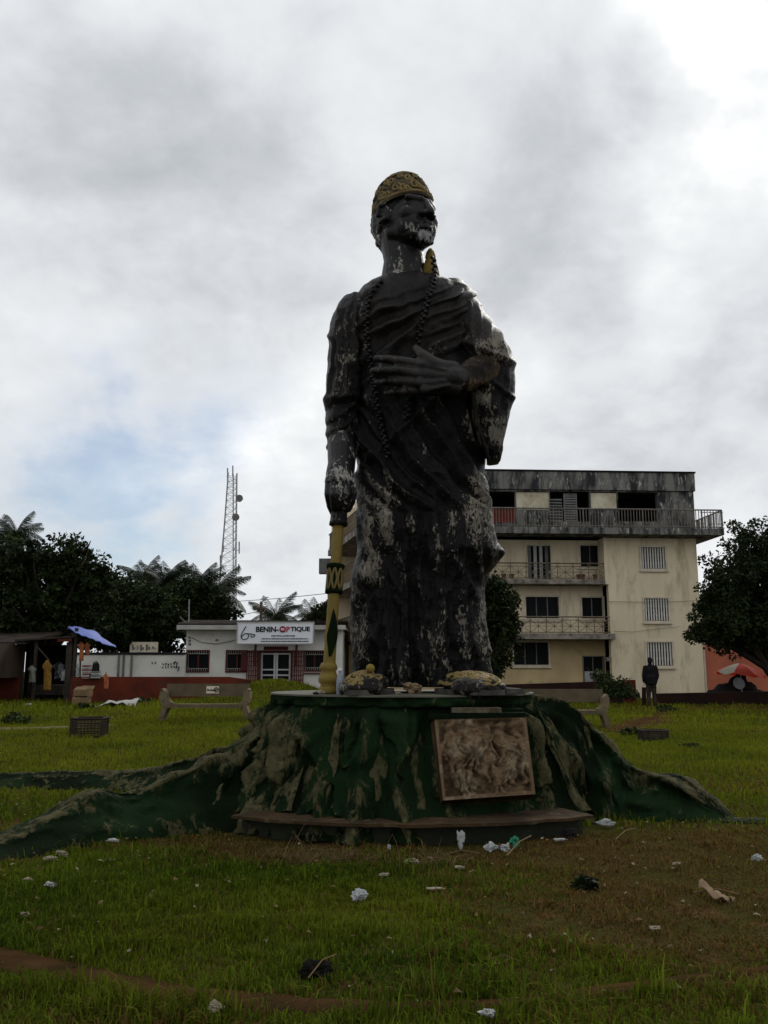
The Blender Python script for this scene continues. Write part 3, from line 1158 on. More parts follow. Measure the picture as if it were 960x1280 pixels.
# salmon house on the right, mostly behind the tree
sh_ = empty('salmon_house', (P(960, 860, 47.5).x, 47.5, .3), 'salmon painted house wall behind the right hand tree', 'building')
xa = P(882.5, 840, 47.4).x
zt = P(930, 748, 47.4).z
MB().box((xa, 47.4, 0), (xa + 14, 47.7, zt)).box((xa + 13.7, 47.71, 0), (xa + 14, 55, zt)).box((xa, 55.01, 0), (xa + 14, 55.3, zt)).build('wall', M_['salmon'], sh_)
MB().box((xa - .003, 47.2, zt + .004), (xa + 14.3, 55.5, zt + .2)).build('roof', M_['tile'], sh_)
MB().box((xa - .12, 47.3, 0), (xa - .02, 47.42, zt)).build('corner_trim', M_['frame'], sh_)
# hut at the far left
hut = empty('hut', (P(20, 870, 32).x, 32, .36), 'dim plastered hut with red painted base at the left edge', 'building')
a, b = P(-150, 815, 32), P(27, 815, 32)
zm = P(0, 847, 32).z
MB().box((a.x, 32, zm), (b.x, 28.3, P(0, 806, 32).z)).build('wall', M_['hutwall'], hut)
MB().box((a.x, 31.95, -.1), (b.x + .02, 32.32, zm - .004)).build('wall_base', M_['red_wall'], hut)
MB().hexa([(a.x, 31.3, P(0, 806, 32).z), (b.x + .4, 31.3, P(0, 806, 32).z), (b.x + .4, 35, P(0, 806, 32).z + .5), (a.x, 35, P(0, 806, 32).z + .5),
           (a.x, 31.3, P(0, 805, 32).z + .06), (b.x + .4, 31.3, P(0, 805, 32).z + .06), (b.x + .4, 35, P(0, 806, 32).z + .6), (a.x, 35, P(0, 806, 32).z + .6)]).build('roof', M_['tile'], hut)

# ================================================================== PLINTH
def paint_mat(name, dark, mid, pale, wear_gain=1.0, rough=0.55, bump=0.5, fl_scale=16.0, spec=0.3, n1w=.62, edge=.045, vs=.5):
    """old paint over concrete: attribute 'wear' (0..1) says how much pale undercoat shows, 'tint' mixes dark to mid"""
    m = bpy.data.materials.new(name)
    m.use_nodes = True
    t = NT(m.node_tree)
    t.n.clear()
    out = t.add('ShaderNodeOutputMaterial')
    b = t.add('ShaderNodeBsdfPrincipled')
    co = t.add('ShaderNodeTexCoord').outputs['Object']
    w = t.add('ShaderNodeAttribute', attribute_name='wear_light').outputs['Fac']
    ti = t.add('ShaderNodeAttribute', attribute_name='tint').outputs['Fac']
    st = t.add('ShaderNodeMapping', inp={'Vector': co, 'Scale': (1.0, 1.0, vs)}).outputs[0]
    n1 = t.noise(st, fl_scale, 7, 0.6, 0.8)
    n2 = t.noise(st, fl_scale * .28, 5, 0.6, 0.5)
    n3 = t.noise(co, 2.2, 5, 0.6, 0.3)
    s = t.math('ADD', t.math('MULTIPLY', n1, n1w), t.math('MULTIPLY', n2, 1 - n1w))
    s = t.math('ADD', s, t.math('MULTIPLY', t.math('SUBTRACT', w, 0.5), 0.36 * wear_gain))
    n4 = t.noise(st, fl_scale * 3.1, 4, 0.6, 0.3)
    s = t.math('ADD', s, t.math('MULTIPLY', t.math('SUBTRACT', n4, 0.5), 0.14))
    fl = t.ramp(s, [(0.565, 0.0), (0.565 + edge, 1.0)])
    tf = t.ramp(t.math('ADD', t.math('MULTIPLY', n3, 0.7), t.math('SUBTRACT', t.math('MULTIPLY', ti, 1.0), .35)), [(0.25, 0.0), (0.75, 1.0)])
    base = t.mix(tf, dark, mid)
    pal = t.mix(t.ramp(t.noise(co, 11, 5, .6), [(.35, 0.0), (.65, 1.0)]), pale, tuple(c * .45 for c in pale))
    col = t.mix(fl, base, pal)
    t.l.new(col, b.inputs['Base Color'])
    b.inputs['Specular IOR Level'].default_value = spec
    t.l.new(t.mix(fl, (rough,) * 3, (0.9, 0.9, 0.9)), b.inputs['Roughness'])
    hgt = t.math('ADD', t.math('MULTIPLY', t.noise(co, 45, 6, .7), 0.5), t.math('MULTIPLY', n1, 0.9))
    hgt = t.math('SUBTRACT', hgt, t.math('MULTIPLY', fl, 0.22))
    bn = t.add('ShaderNodeBump', inp={'Strength': bump, 'Distance': 0.03, 'Height': hgt})
    t.l.new(bn.outputs[0], b.inputs['Normal'])
    t.l.new(b.outputs[0], out.inputs[0])
    return m


M_['plinth'] = paint_mat('green_plinth_paint', (0.0050, 0.0098, 0.0042), (0.0100, 0.0235, 0.0085), (0.088, 0.080, 0.040), 1.0, .9, 1.0, 15.0, .03, .66, .10, .4)
M_['plinth_top'] = mat('plinth_top', (0.13, 0.12, 0.095), (0.07, 0.07, 0.05), 1.6, 0.75, 0.4, 25)
M_['slab_green'] = mat('green_slab_paint', (0.006, 0.017, 0.007), (0.012, 0.030, 0.012), 2.2, 0.65, 0.4, 25, c3=(0.07, 0.065, 0.045), c3scale=4.0, c3lo=.6, c3hi=.7)
M_['ledge'] = mat('earth_ledge', (0.060, 0.034, 0.016), (0.022, 0.018, 0.009), 3.4, 0.95, 1.0, 30, c3=(0.085, 0.062, 0.035), c3scale=7, c3lo=.56, c3hi=.66)
M_['ledge_side'] = mat('dark_footing', (0.03, 0.032, 0.022), (0.018, 0.022, 0.014), 2.2, 0.95, 0.7, 25)
M_['plaque'] = paint_mat('brown_relief', (0.032, 0.020, 0.011), (0.135, 0.088, 0.050), (0.23, 0.175, 0.115), .9, .75, .7, 12.0, .08)

PX, PY_ = P(502, 868, 10.9).x, 10.9
plinth = empty('plinth', (PX, PY_, 0), 'dark green sculpted tree stump plinth with spreading roots under the statue', 'plinth')
NTH, NZ = 620, 150
th = np.linspace(-pi, pi, NTH, endpoint=False)            # 0 = towards the viewer
zv = np.linspace(0.02, 1.30, NZ)
TH_, ZV = np.meshgrid(th, zv)
tt = (1.30 - ZV) / 1.28
R0 = 1.47 + 0.57 * tt ** 1.5
wx, wz = np.sin(TH_) * 2.2, ZV * 0.55
warp = 0.55 * fbm(np.sin(TH_) * 1.6, np.cos(TH_) * 1.6, ZV * 0.8, 31, 3)
u = TH_ * 5.2 + 1.3 * warp
rid = 1 - np.abs(np.sin(u * pi / 1.25))                    # bark-like hanging ridges
rid2 = 1 - np.abs(np.sin((TH_ * 11.2 + 2.2 * warp + .9 * ZV)))
env = sstep(0, .18, tt)
d = (0.19 * rid ** 1.4 + 0.085 * rid2 ** 1.6) * env
d += 0.07 * fbm(np.sin(TH_) * 5.2, np.cos(TH_) * 5.2, ZV * 1.3, 41, 4) * env
shg = fbm(np.sin(TH_) * 4.5, np.cos(TH_) * 4.5, ZV * 1.1, 43, 3)
d += 0.10 * sstep(.02, .10, shg) * env * sstep(1.28, 1.0, ZV)      # torn sheet edges
shg2 = fbm(np.sin(TH_) * 9.0 + 9, np.cos(TH_) * 9.0, ZV * 1.8, 45, 3)
d += 0.06 * sstep(.0, .07, shg2) * env
d += 0.035 * fbm(np.sin(TH_) * 13, np.cos(TH_) * 13, ZV * 4, 44, 3) * env
d += 0.06 * np.maximum(0, fbm(np.sin(TH_) * 3.6, np.cos(TH_) * 3.6, ZV * .7, 47, 3)) * env * sstep(.25, .8, tt)
# hollow low on the left flank
d -= 0.30 * np.exp(-((TH_ + 0.72) / .16) ** 2 - ((ZV - .36) / .13) ** 2)
d -= 0.12 * np.exp(-((TH_ + 0.22) / .12) ** 2 - ((ZV - .62) / .10) ** 2)
Rr = R0 + d
front = np.exp(-((TH_ - 0.40) / 0.34) ** 6)                # flattened behind the relief plaque
Rr = Rr * (1 - front * .6) + (R0 - .10) * front * .6
tv = np.stack([PX + Rr * np.sin(TH_), PY_ - Rr * np.cos(TH_), ZV], -1).reshape(-1, 3)
wear_t = np.clip(0.50 + 1.1 * (d - .12) / .16 * .5 + .35 * fbm(np.sin(TH_) * 1.8, np.cos(TH_) * 1.8, ZV * 1.2, 53, 3), 0, 1)
wear_t += .34 * np.exp(-((TH_ + 0.75) / .30) ** 2) * sstep(.1, .5, tt)
wear_t -= .3 * front * sstep(.95, .2, ZV)
tint_t = np.clip(.5 + .5 * fbm(np.sin(TH_) * 2.5, np.cos(TH_) * 2.5, ZV * 2, 59, 3), 0, 1)
me = np_mesh('trunk', tv, grid_faces(NZ, NTH, True)[:, ::-1] if False else grid_faces(NZ, NTH, True), M_['plinth'],
             attr={'wear_light': wear_t.ravel(), 'tint': tint_t.ravel()})
link('stump_body', me, plinth)
# top slab
mb = MB()
N = 96
prof = []
for k in range(N):
    a = 2 * pi * k / N - pi
    r = 1.535 + .03 * float(vnoise(a * 2.0, 0, 0, 9)) + .012 * float(vnoise(a * 9.0, 0, 0, 19))
    prof.append((PX + r * sin(a), PY_ - r * cos(a)))
NR_ = 7
RV = []
for q in range(NR_):
    z_ = 1.215 + (1.325 - 1.215) * q / (NR_ - 1)
    for k in range(N * 3):
        a_ = 2 * pi * k / (N * 3) - pi
        r_ = 1.535 + .03 * float(vnoise(a_ * 2.0, 0, 0, 9)) + .03 * float(vnoise(a_ * 11.0, z_ * 14, 0, 19)) + .022 * float(vnoise(a_ * 34, z_ * 30, 0, 29)) - (.06 if q == 0 else 0)
        RV.append((PX + r_ * sin(a_), PY_ - r_ * cos(a_), z_))
RV = np.array(RV)
nn_ = fbm(RV[:, 0] * 3, RV[:, 1] * 3, RV[:, 2] * 6, 61, 3)
link('slab_rim', np_mesh('slab_rim', RV, grid_faces(NR_, N * 3, True), M_['plinth'], attr={'wear_light': np.clip(.30 + .5 * nn_, 0, 1), 'tint': np.clip(.6 + .4 * nn_, 0, 1)}), plinth)
mb = MB()
pr2 = [(PX + (p[0] - PX) * 1.012, PY_ + (p[1] - PY_) * 1.012) for p in prof]
mb.add([(p[0], p[1], 1.345) for p in pr2] + [(p[0], p[1], 1.328) for p in pr2], [tuple(range(N)), tuple(range(N, 2 * N))[::-1]] + [(i + N, (i + 1) % N + N, (i + 1) % N, i) for i in range(N)])
mb.build('top_slab', M_['plinth_top'], plinth)
ZTOP = 1.345

# ledge: earth-coloured arc of footing in front
LC, LR = (PX + .05, 11.77), 3.13
mb, mb2 = MB(), MB()
ang = [radians(-34 + 69 * k / 60) for k in range(61)]
for i in range(60):
    q = []
    for a in (ang[i], ang[i + 1]):
        ro = LR + .03 * float(vnoise(a * 14, 0, 0, 4)) + .015 * float(vnoise(a * 40, 0, 0, 5))
        q.append((LC[0] + ro * sin(a), LC[1] - ro * cos(a), LC[0] + (LR - 1.5) * sin(a), LC[1] - (LR - 1.5) * cos(a)))
    (ax, ay, ix, iy), (bx, by, jx, jy) = q
    for nm, (z0, z1, ins) in {'a': (.172, .200, 0)}.items():
        mb.hexa([(ax, ay, z0), (bx, by, z0), (jx, jy, z0), (ix, iy, z0), (ax, ay, z1), (bx, by, z1), (jx, jy, z1 + .05), (ix, iy, z1 + .05)])
    s = .95
    ax2, ay2, bx2, by2 = LC[0] + (ax - LC[0]) * s, LC[1] + (ay - LC[1]) * s, LC[0] + (bx - LC[0]) * s, LC[1] + (by - LC[1]) * s
    mb2.hexa([(ax2, ay2, -.1), (bx2, by2, -.1), (jx, jy, -.1), (ix, iy, -.1), (ax2, ay2, .162), (bx2, by2, .162), (jx, jy, .162), (ix, iy, .162)])
mb.build('ledge', M_['ledge'], plinth)
mb2.build('footing', M_['ledge_side'], plinth)


def ridge(name, path, wf, wb, seed, label=None, facing=(0, -1), rough_amp=.12, wearb=.44):
    """root: a crest line (pixel x, pixel y, depth, [front width]) with flanks falling to the lawn"""
    pts = [P(a, b, Y) for a, b, Y in path]
    # resample
    seg = [0]
    for i in range(1, len(pts)):
        seg.append(seg[-1] + (pts[i] - pts[i - 1]).length)
    n = int(seg[-1] / .03)
    s = np.linspace(0, seg[-1], n)
    XYZ = np.stack([np.interp(s, seg, [p[j] for p in pts]) for j in range(3)], -1)
    k = np.ones(9) / 9
    for j in range(3):
        XYZ[:, j] = np.convolve(np.pad(XYZ[:, j], 4, 'edge'), k, 'valid')
    wfs = np.interp(s / seg[-1], np.linspace(0, 1, len(wf)), wf)
    wbs = np.interp(s / seg[-1], np.linspace(0, 1, len(wb)), wb)
    nu = 44
    uu = np.linspace(-1, 1, nu)
    tang = np.gradient(XYZ[:, :2], axis=0)
    tang /= np.linalg.norm(tang, axis=1)[:, None] + 1e-9
    nrm = np.stack([tang[:, 1], -tang[:, 0]], -1)
    if (nrm @ np.array(facing)).mean() < 0:
        nrm = -nrm
    V = np.zeros((n, nu, 3))
    zg = gz(XYZ[:, 0], XYZ[:, 1])
    h = np.maximum(XYZ[:, 2] - zg, .03)
    for j, u_ in enumerate(uu):
        if u_ <= 0:
            f = -u_
            off = wfs * (f ** 1.25) * (0.82 + .18 * f)
            zt_ = 1 - f ** 1.75
            side = 1
        else:
            f = u_
            off = -wbs * f
            zt_ = 1 - f ** 1.9
        zz_ = zg + h * zt_ - (.06 if abs(u_) > .999 else 0)
        V[:, j, 0] = XYZ[:, 0] + nrm[:, 0] * off
        V[:, j, 1] = XYZ[:, 1] + nrm[:, 1] * off
        V[:, j, 2] = zz_
    S, U = np.meshgrid(s, uu, indexing='ij')
    nz = fbm(S * 2.4, U * 3.0, seed, seed, 5, .58)
    hang = (1 - np.abs(np.sin(S * 3.3 + 1.6 * fbm(S * .9, U * .8, seed + 3, seed + 7, 2) + U * 1.3))) ** 2
    amp = rough_amp * np.clip(h / .5, .25, 1.3)[:, None] * (1 - np.abs(U) ** 8)
    longr = 1 - np.abs(np.sin(U * 4.6 + 1.1 * fbm(S * .8, U * .6, seed + 1, seed + 9, 3) + S * .25))
    disp = amp * (nz * .8 + hang * .45 + longr ** 1.5 * 1.0 - .4) * (0.35 + .65 * np.minimum(1, np.abs(U) * 2.2))
    V[:, :, 0] += nrm[:, 0][:, None] * disp * np.sign(-U)
    V[:, :, 1] += nrm[:, 1][:, None] * disp * np.sign(-U)
    V[:, :, 2] += amp * .35 * nz * (1 - np.abs(U)) + .028 * fbm(S * 5, U * 3, 0, seed + 11, 3) * (1 - np.abs(U)) * np.clip(h / .5, .3, 1)[:, None]
    wear_light = np.clip(wearb + .40 * nz + .75 * (1 - np.abs(U)) ** 5 + .35 * longr + .3 * fbm(S * 5, U * 4, 1, seed + 21, 3) - .10, 0, 1)  # tan crests: wear, and painted relief where the shading stays flat
    tint = np.clip(.45 + .5 * fbm(S * 1.4, U * 1.1, 2, seed + 5, 3), 0, 1)
    o = link('root', np_mesh('root', V.reshape(-1, 3), grid_faces(n, nu), M_['plinth'], attr={'wear_light': wear_light.ravel(), 'tint': tint.ravel()}), plinth)
    if label:
        o['label'] = label
    return o, V


ROOTS = []
ROOTS.append(ridge('root', [(405, 866, 10.6), (385, 876, 10.45), (362, 892, 10.3), (335, 909, 10.15), (310, 922, 10.05), (288, 937, 9.95), (240, 962, 9.72), (200, 979, 9.52), (180, 986, 9.42),
                            (160, 991, 9.3), (140, 990, 9.2), (118, 987, 9.08), (104, 992, 9.0), (80, 1008, 8.82), (50, 1022, 8.6), (20, 1036, 8.4), (-8, 1050, 8.22),
                            (-60, 1082, 7.9), (-110, 1115, 7.6)],
                   [.75, .75, .7, .6, .5, .45, .42, .42, .40, .36, .3], [.5, .6, .6, .5, .4, .35, .3], 3, 'long root sloping down to the near left', rough_amp=.10, wearb=.32))
ROOTS.append(ridge('root', [(640, 868, 10.5), (672, 870, 10.62), (700, 876, 10.72), (722, 886, 10.72), (733, 905, 10.7), (752, 922, 10.68), (772, 938, 10.64), (790, 955, 10.58), (806, 966, 10.5),
                            (824, 967, 10.45), (845, 966, 10.38), (866, 981, 10.28), (886, 994, 10.18), (902, 1012, 10.06), (914, 1028, 9.98), (922, 1034, 9.94)],
                   [.7, .75, .75, .7, .62, .55, .5, .4, .2], [.5, .6, .6, .5, .4, .3, .2], 8, 'broad buttress root on the right', rough_amp=.15, wearb=.30))
ROOTS.append(ridge('root', [(345, 900, 11.6), (320, 917, 11.9), (300, 928, 12.1), (270, 938, 12.3), (245, 947, 12.4), (200, 958, 12.6), (150, 963, 12.8), (100, 964, 12.95), (40, 965, 13.1), (-20, 967, 13.25), (-80, 972, 13.4)],
                   [.5, .45, .4, .35, .3], [.4, .4, .3], 15, 'thin root running off behind on the left', rough_amp=.06))
ROOTS.append(ridge('root', [(905, 1026, 9.98), (922, 1029, 9.92), (945, 1031, 9.9), (975, 1034, 9.85), (1040, 1040, 9.8)], [.16, .15, .12], [.2, .18, .15], 21,
                   'low root tip at the right edge', rough_amp=.03))
# secondary root sheets hugging the stump
ROOTS.append(ridge('root', [(395, 880, 10.0), (380, 905, 9.9), (352, 940, 9.8), (330, 968, 9.7), (300, 1000, 9.6), (285, 1022, 9.5)],
                   [.28, .3, .34, .3, .22], [.5, .5, .5], 27, 'tan worn root on the left flank', facing=(.4, -1), rough_amp=.05, wearb=.55))
ROOTS.append(ridge('root', [(668, 876, 10.0), (684, 900, 9.95), (694, 935, 9.85), (708, 970, 9.8), (722, 1000, 9.75), (732, 1018, 9.7)],
                   [.3, .34, .3, .25], [.5, .5, .5], 33, 'folded root beside the relief panel', facing=(-.2, -1), rough_amp=.07, wearb=.5))

for (sd, pth, w_, fc, wb_) in (
        (41, [(312, 925, 10.0), (292, 955, 9.85), (272, 992, 9.62), (252, 1032, 9.36)], [.12, .17, .2, .14], (.3, -1), .50),
        (43, [(262, 955, 9.8), (240, 982, 9.66), (220, 1012, 9.48), (204, 1040, 9.24)], [.10, .15, .17, .12], (.3, -1), .46),
        (45, [(200, 983, 9.45), (184, 1002, 9.36), (168, 1026, 9.2), (156, 1048, 9.0)], [.08, .12, .13, .1], (.3, -1), .5),
        (47, [(355, 900, 10.0), (334, 940, 9.84), (316, 980, 9.66), (306, 1016, 9.42)], [.14, .2, .22, .16], (.2, -1), .58),
        (49, [(424, 884, 9.44), (420, 930, 9.34), (412, 975, 9.2), (402, 1016, 9.06)], [.10, .13, .16, .14], (0, -1), .42),
        (51, [(462, 880, 9.40), (468, 930, 9.28), (466, 975, 9.14), (474, 1018, 9.0)], [.10, .12, .15, .14], (0, -1), .46),
        (53, [(506, 884, 9.38), (512, 930, 9.26), (518, 975, 9.12), (528, 1016, 9.0)], [.09, .12, .14, .13], (0, -1), .40),
        (55, [(390, 880, 9.60), (384, 930, 9.5), (372, 975, 9.36), (360, 1016, 9.2)], [.10, .14, .18, .15], (.1, -1), .52),
        (57, [(728, 905, 10.55), (738, 940, 10.48), (748, 980, 10.36), (762, 1016, 10.18)], [.12, .16, .18, .14], (-.2, -1), .34),
        (59, [(778, 948, 10.48), (788, 972, 10.4), (800, 1000, 10.28), (815, 1024, 10.1)], [.10, .14, .15, .12], (-.2, -1), .32),
        (61, [(838, 972, 10.25), (848, 990, 10.2), (860, 1010, 10.1), (872, 1028, 9.98)], [.08, .11, .12, .1], (-.2, -1), .36)):
    o_, v_ = ridge('root', pth, w_, [.35, .4, .4], sd, facing=fc, rough_amp=.07, wearb=wb_)
    o_.name = 'bark_fold'

# relief plaque on the front
pc = [P(541, 900, 9.26), P(655, 897, 9.36), P(552, 1003, 8.98), P(667, 995, 9.10)]
nu, nv = 110, 100
U, V = np.meshgrid(np.linspace(0, 1, nu), np.linspace(0, 1, nv))
A = [np.array(p) for p in pc]
base = ((1 - U)[..., None] * (1 - V)[..., None] * A[0] + U[..., None] * (1 - V)[..., None] * A[1] +
        (1 - U)[..., None] * V[..., None] * A[2] + U[..., None] * V[..., None] * A[3])
nn = np.cross(A[1] - A[0], A[2] - A[0])
nn /= np.linalg.norm(nn)
if nn[1] > 0:
    nn = -nn
hf = fbm(U * 4.5 + .6 * fbm(U * 3, V * 3, 3, 71, 2), V * 3.2, 1.0, 77, 3)
rel = np.clip(hf * 1.6 + .25, -.6, .8) * .055
# rows of small figures: heads, bodies, arms and legs in relief
rs = random.Random(12)


def seg2(ax_, ay_, bx_, by_, r_):
    dx_, dy_ = bx_ - ax_, by_ - ay_
    t_ = np.clip(((U - ax_) * dx_ + (V - ay_) * dy_) / (dx_ * dx_ + dy_ * dy_ + 1e-9), 0, 1)
    dd_ = np.hypot(U - ax_ - t_ * dx_, V - ay_ - t_ * dy_) / r_
    return np.sqrt(np.clip(1 - dd_ * dd_, 0, 1))


Uo, Vo = U, V
U, V = U + .05 * fbm(U * 6, V * 6, 5, 91, 3), V + .05 * fbm(U * 6, V * 6, 8, 93, 3)
rel = .022 * hf + .012 * fbm(U * 14, V * 14, 2, 79, 3)
for (cx_, cy_, s_) in ((.16, .14, 1.75), (.37, .10, 1.6), (.56, .16, 1.7), (.76, .12, 1.75), (.92, .20, 1.5), (.27, .62, 1.0), (.66, .60, 1.05)):
    cx_ += rs.uniform(-.02, .02)
    tw = rs.uniform(-.05, .05)
    fg = seg2(cx_, cy_, cx_ + .003, cy_ + .02, .038 * s_)
    fg = np.maximum(fg, seg2(cx_ + tw * .3, cy_ + .08 * s_, cx_ + tw, cy_ + .22 * s_, .058 * s_))
    for sg in (-1, 1):
        k_ = rs.uniform(-.05, .12)
        fg = np.maximum(fg, .8 * seg2(cx_ + sg * .045 * s_, cy_ + .075 * s_, cx_ + sg * .095 * s_, cy_ + .17 * s_, .022))
        fg = np.maximum(fg, .8 * seg2(cx_ + sg * .095 * s_, cy_ + .17 * s_, cx_ + sg * .06 * s_ + tw, cy_ + .25 * s_ - k_, .019))
        fg = np.maximum(fg, .9 * seg2(cx_ + tw + sg * .025, cy_ + .22 * s_, cx_ + tw + sg * rs.uniform(.03, .075), cy_ + .42 * s_, .030))
    rel = np.maximum(rel, .058 * fg ** .7 - .012 + .9 * rel * (fg > 0))
U, V = Uo, Vo
rel += .012 * fbm(U * 18, V * 18, 2, 95, 3) + .018 * fbm(U * 5, V * 5, 2, 97, 2)
brd = np.minimum(np.minimum(U, 1 - U), np.minimum(V, 1 - V) * .9)
rel = rel * sstep(.02, .06, brd) + .030 * (1 - sstep(.03, .055, brd))
pv = (base + nn * (rel[..., None] + .05))
bk = base - nn * .16
allv = np.concatenate([pv.reshape(-1, 3), bk.reshape(-1, 3)])
gf = grid_faces(nv, nu)
n0 = nu * nv
edge = [j for j in range(nu)] + [i * nu + nu - 1 for i in range(1, nv)] + [(nv - 1) * nu + j for j in range(nu - 2, -1, -1)] + [i * nu for i in range(nv - 2, 0, -1)]
sf = np.array([(edge[i], edge[i] + n0, edge[(i + 1) % len(edge)] + n0, edge[(i + 1) % len(edge)]) for i in range(len(edge))])
wr = np.clip(.38 + 5.5 * rel + .35 * fbm(U * 5, V * 5, 7, 81, 3), 0, 1)  # raised parts paler, recesses darker: wear plus highlights painted into the colour
tn = np.clip(.5 + 7 * rel, 0, 1)
me = np_mesh('relief_panel', allv, np.concatenate([gf[:, ::-1], sf]), M_['plaque'], attr={'wear_light': np.concatenate([wr.ravel(), wr.ravel()]), 'tint': np.concatenate([tn.ravel(), tn.ravel()])})
link('relief_panel', me, plinth)
# lintel strip over the panel and pale broken plate above it
a, b = P(536, 899.5, 9.16), P(657, 896.5, 9.27)
MB().hexa([(a.x, a.y, a.z - .0), (b.x, b.y, b.z), (b.x, b.y + .3, b.z), (a.x, a.y + .3, a.z), (a.x, a.y, a.z + .045), (b.x, b.y, b.z + .045),
           (b.x, b.y + .3, b.z + .045), (a.x, a.y + .3, a.z + .045)]).build('panel_lintel', M_['plinth'], plinth)
a, b = P(565, 896, 9.3), P(627, 885, 9.3)
MB().box((a.x, 9.29, a.z + .04), (b.x, 9.6, b.z)).build('name_plate', mat('eroded_plate', (0.16, 0.13, 0.085), (0.05, 0.04, 0.025), 9, .95, .8, 40), plinth)
a, b = P(536, 897, 9.40), P(656, 872, 9.40)
MB().hexa([(a.x, 9.40, a.z + .02), (b.x, 9.47, a.z + .02), (b.x, 9.8, a.z + .02), (a.x, 9.8, a.z + .02), (a.x, 9.41, 1.205), (b.x, 9.48, 1.205), (b.x, 9.8, 1.205), (a.x, 9.8, 1.205)]).build('panel_backing', M_['plinth'], plinth)

# scrawled letters on the left root
GRAF = [[(341, 903), (346, 909), (349, 899), (353, 908), (357, 897)], [(358, 895), (363, 910)], [(362, 904), (368, 906), (371, 902), (366, 898), (362, 904)],
        [(366, 893), (377, 900), (374, 890), (366, 893)], [(376, 896), (382, 903)], [(350, 912), (358, 917), (364, 912)]]

# ================================================================== STATUE
M_['cloth'] = paint_mat('flaking_black_paint', (0.0038, 0.0034, 0.0034), (0.014, 0.0112, 0.0095), (0.235, 0.21, 0.17), 1.1, .38, .8, 36.0, .14, .72, .014, .42)
M_['skin'] = paint_mat('dark_bronze_paint', (0.006, 0.0055, 0.006), (0.020, 0.0155, 0.0125), (0.33, 0.315, 0.285), 1.0, .38, .4, 26.0, .2, .7, .015)
M_['gold'] = paint_mat('gold_paint', (0.08, 0.053, 0.010), (0.20, 0.14, 0.026), (0.028, 0.022, 0.014), .8, .55, .6, 14.0, .2)
M_['goldworn'] = paint_mat('worn_gold_paint', (0.10, 0.070, 0.026), (0.24, 0.175, 0.068), (0.016, 0.013, 0.011), .9, .6, .9, 20.0, .12)
M_['cap'] = paint_mat('brown_cap_paint', (0.035, 0.026, 0.016), (0.085, 0.064, 0.036), (0.24, 0.21, 0.16), .9, .6, .6, 20.0, .12)
M_['beard'] = paint_mat('grey_beard_paint', (0.07, 0.07, 0.07), (0.24, 0.24, 0.235), (0.015, 0.015, 0.015), .9, .8, .9, 26.0, .1)

YC = 10.85
statue = empty('statue', (P(525, 862, YC).x, YC, ZTOP), 'tall flaking black statue of a robed bearded figure with hand on chest', 'statue')


def rows_arrays(rows, n):
    rows = np.array(rows, float)
    t = np.linspace(rows[0, 0], rows[-1, 0], n)
    cols = [np.interp(t, rows[:, 0], rows[:, j]) for j in range(1, rows.shape[1])]
    k = max(3, int(n / 60) | 1)
    ker = np.hanning(k + 2)[1:-1]
    ker /= ker.sum()
    cols = [np.convolve(np.pad(c, k // 2, 'edge'), ker, 'valid') for c in cols]
    return t, cols


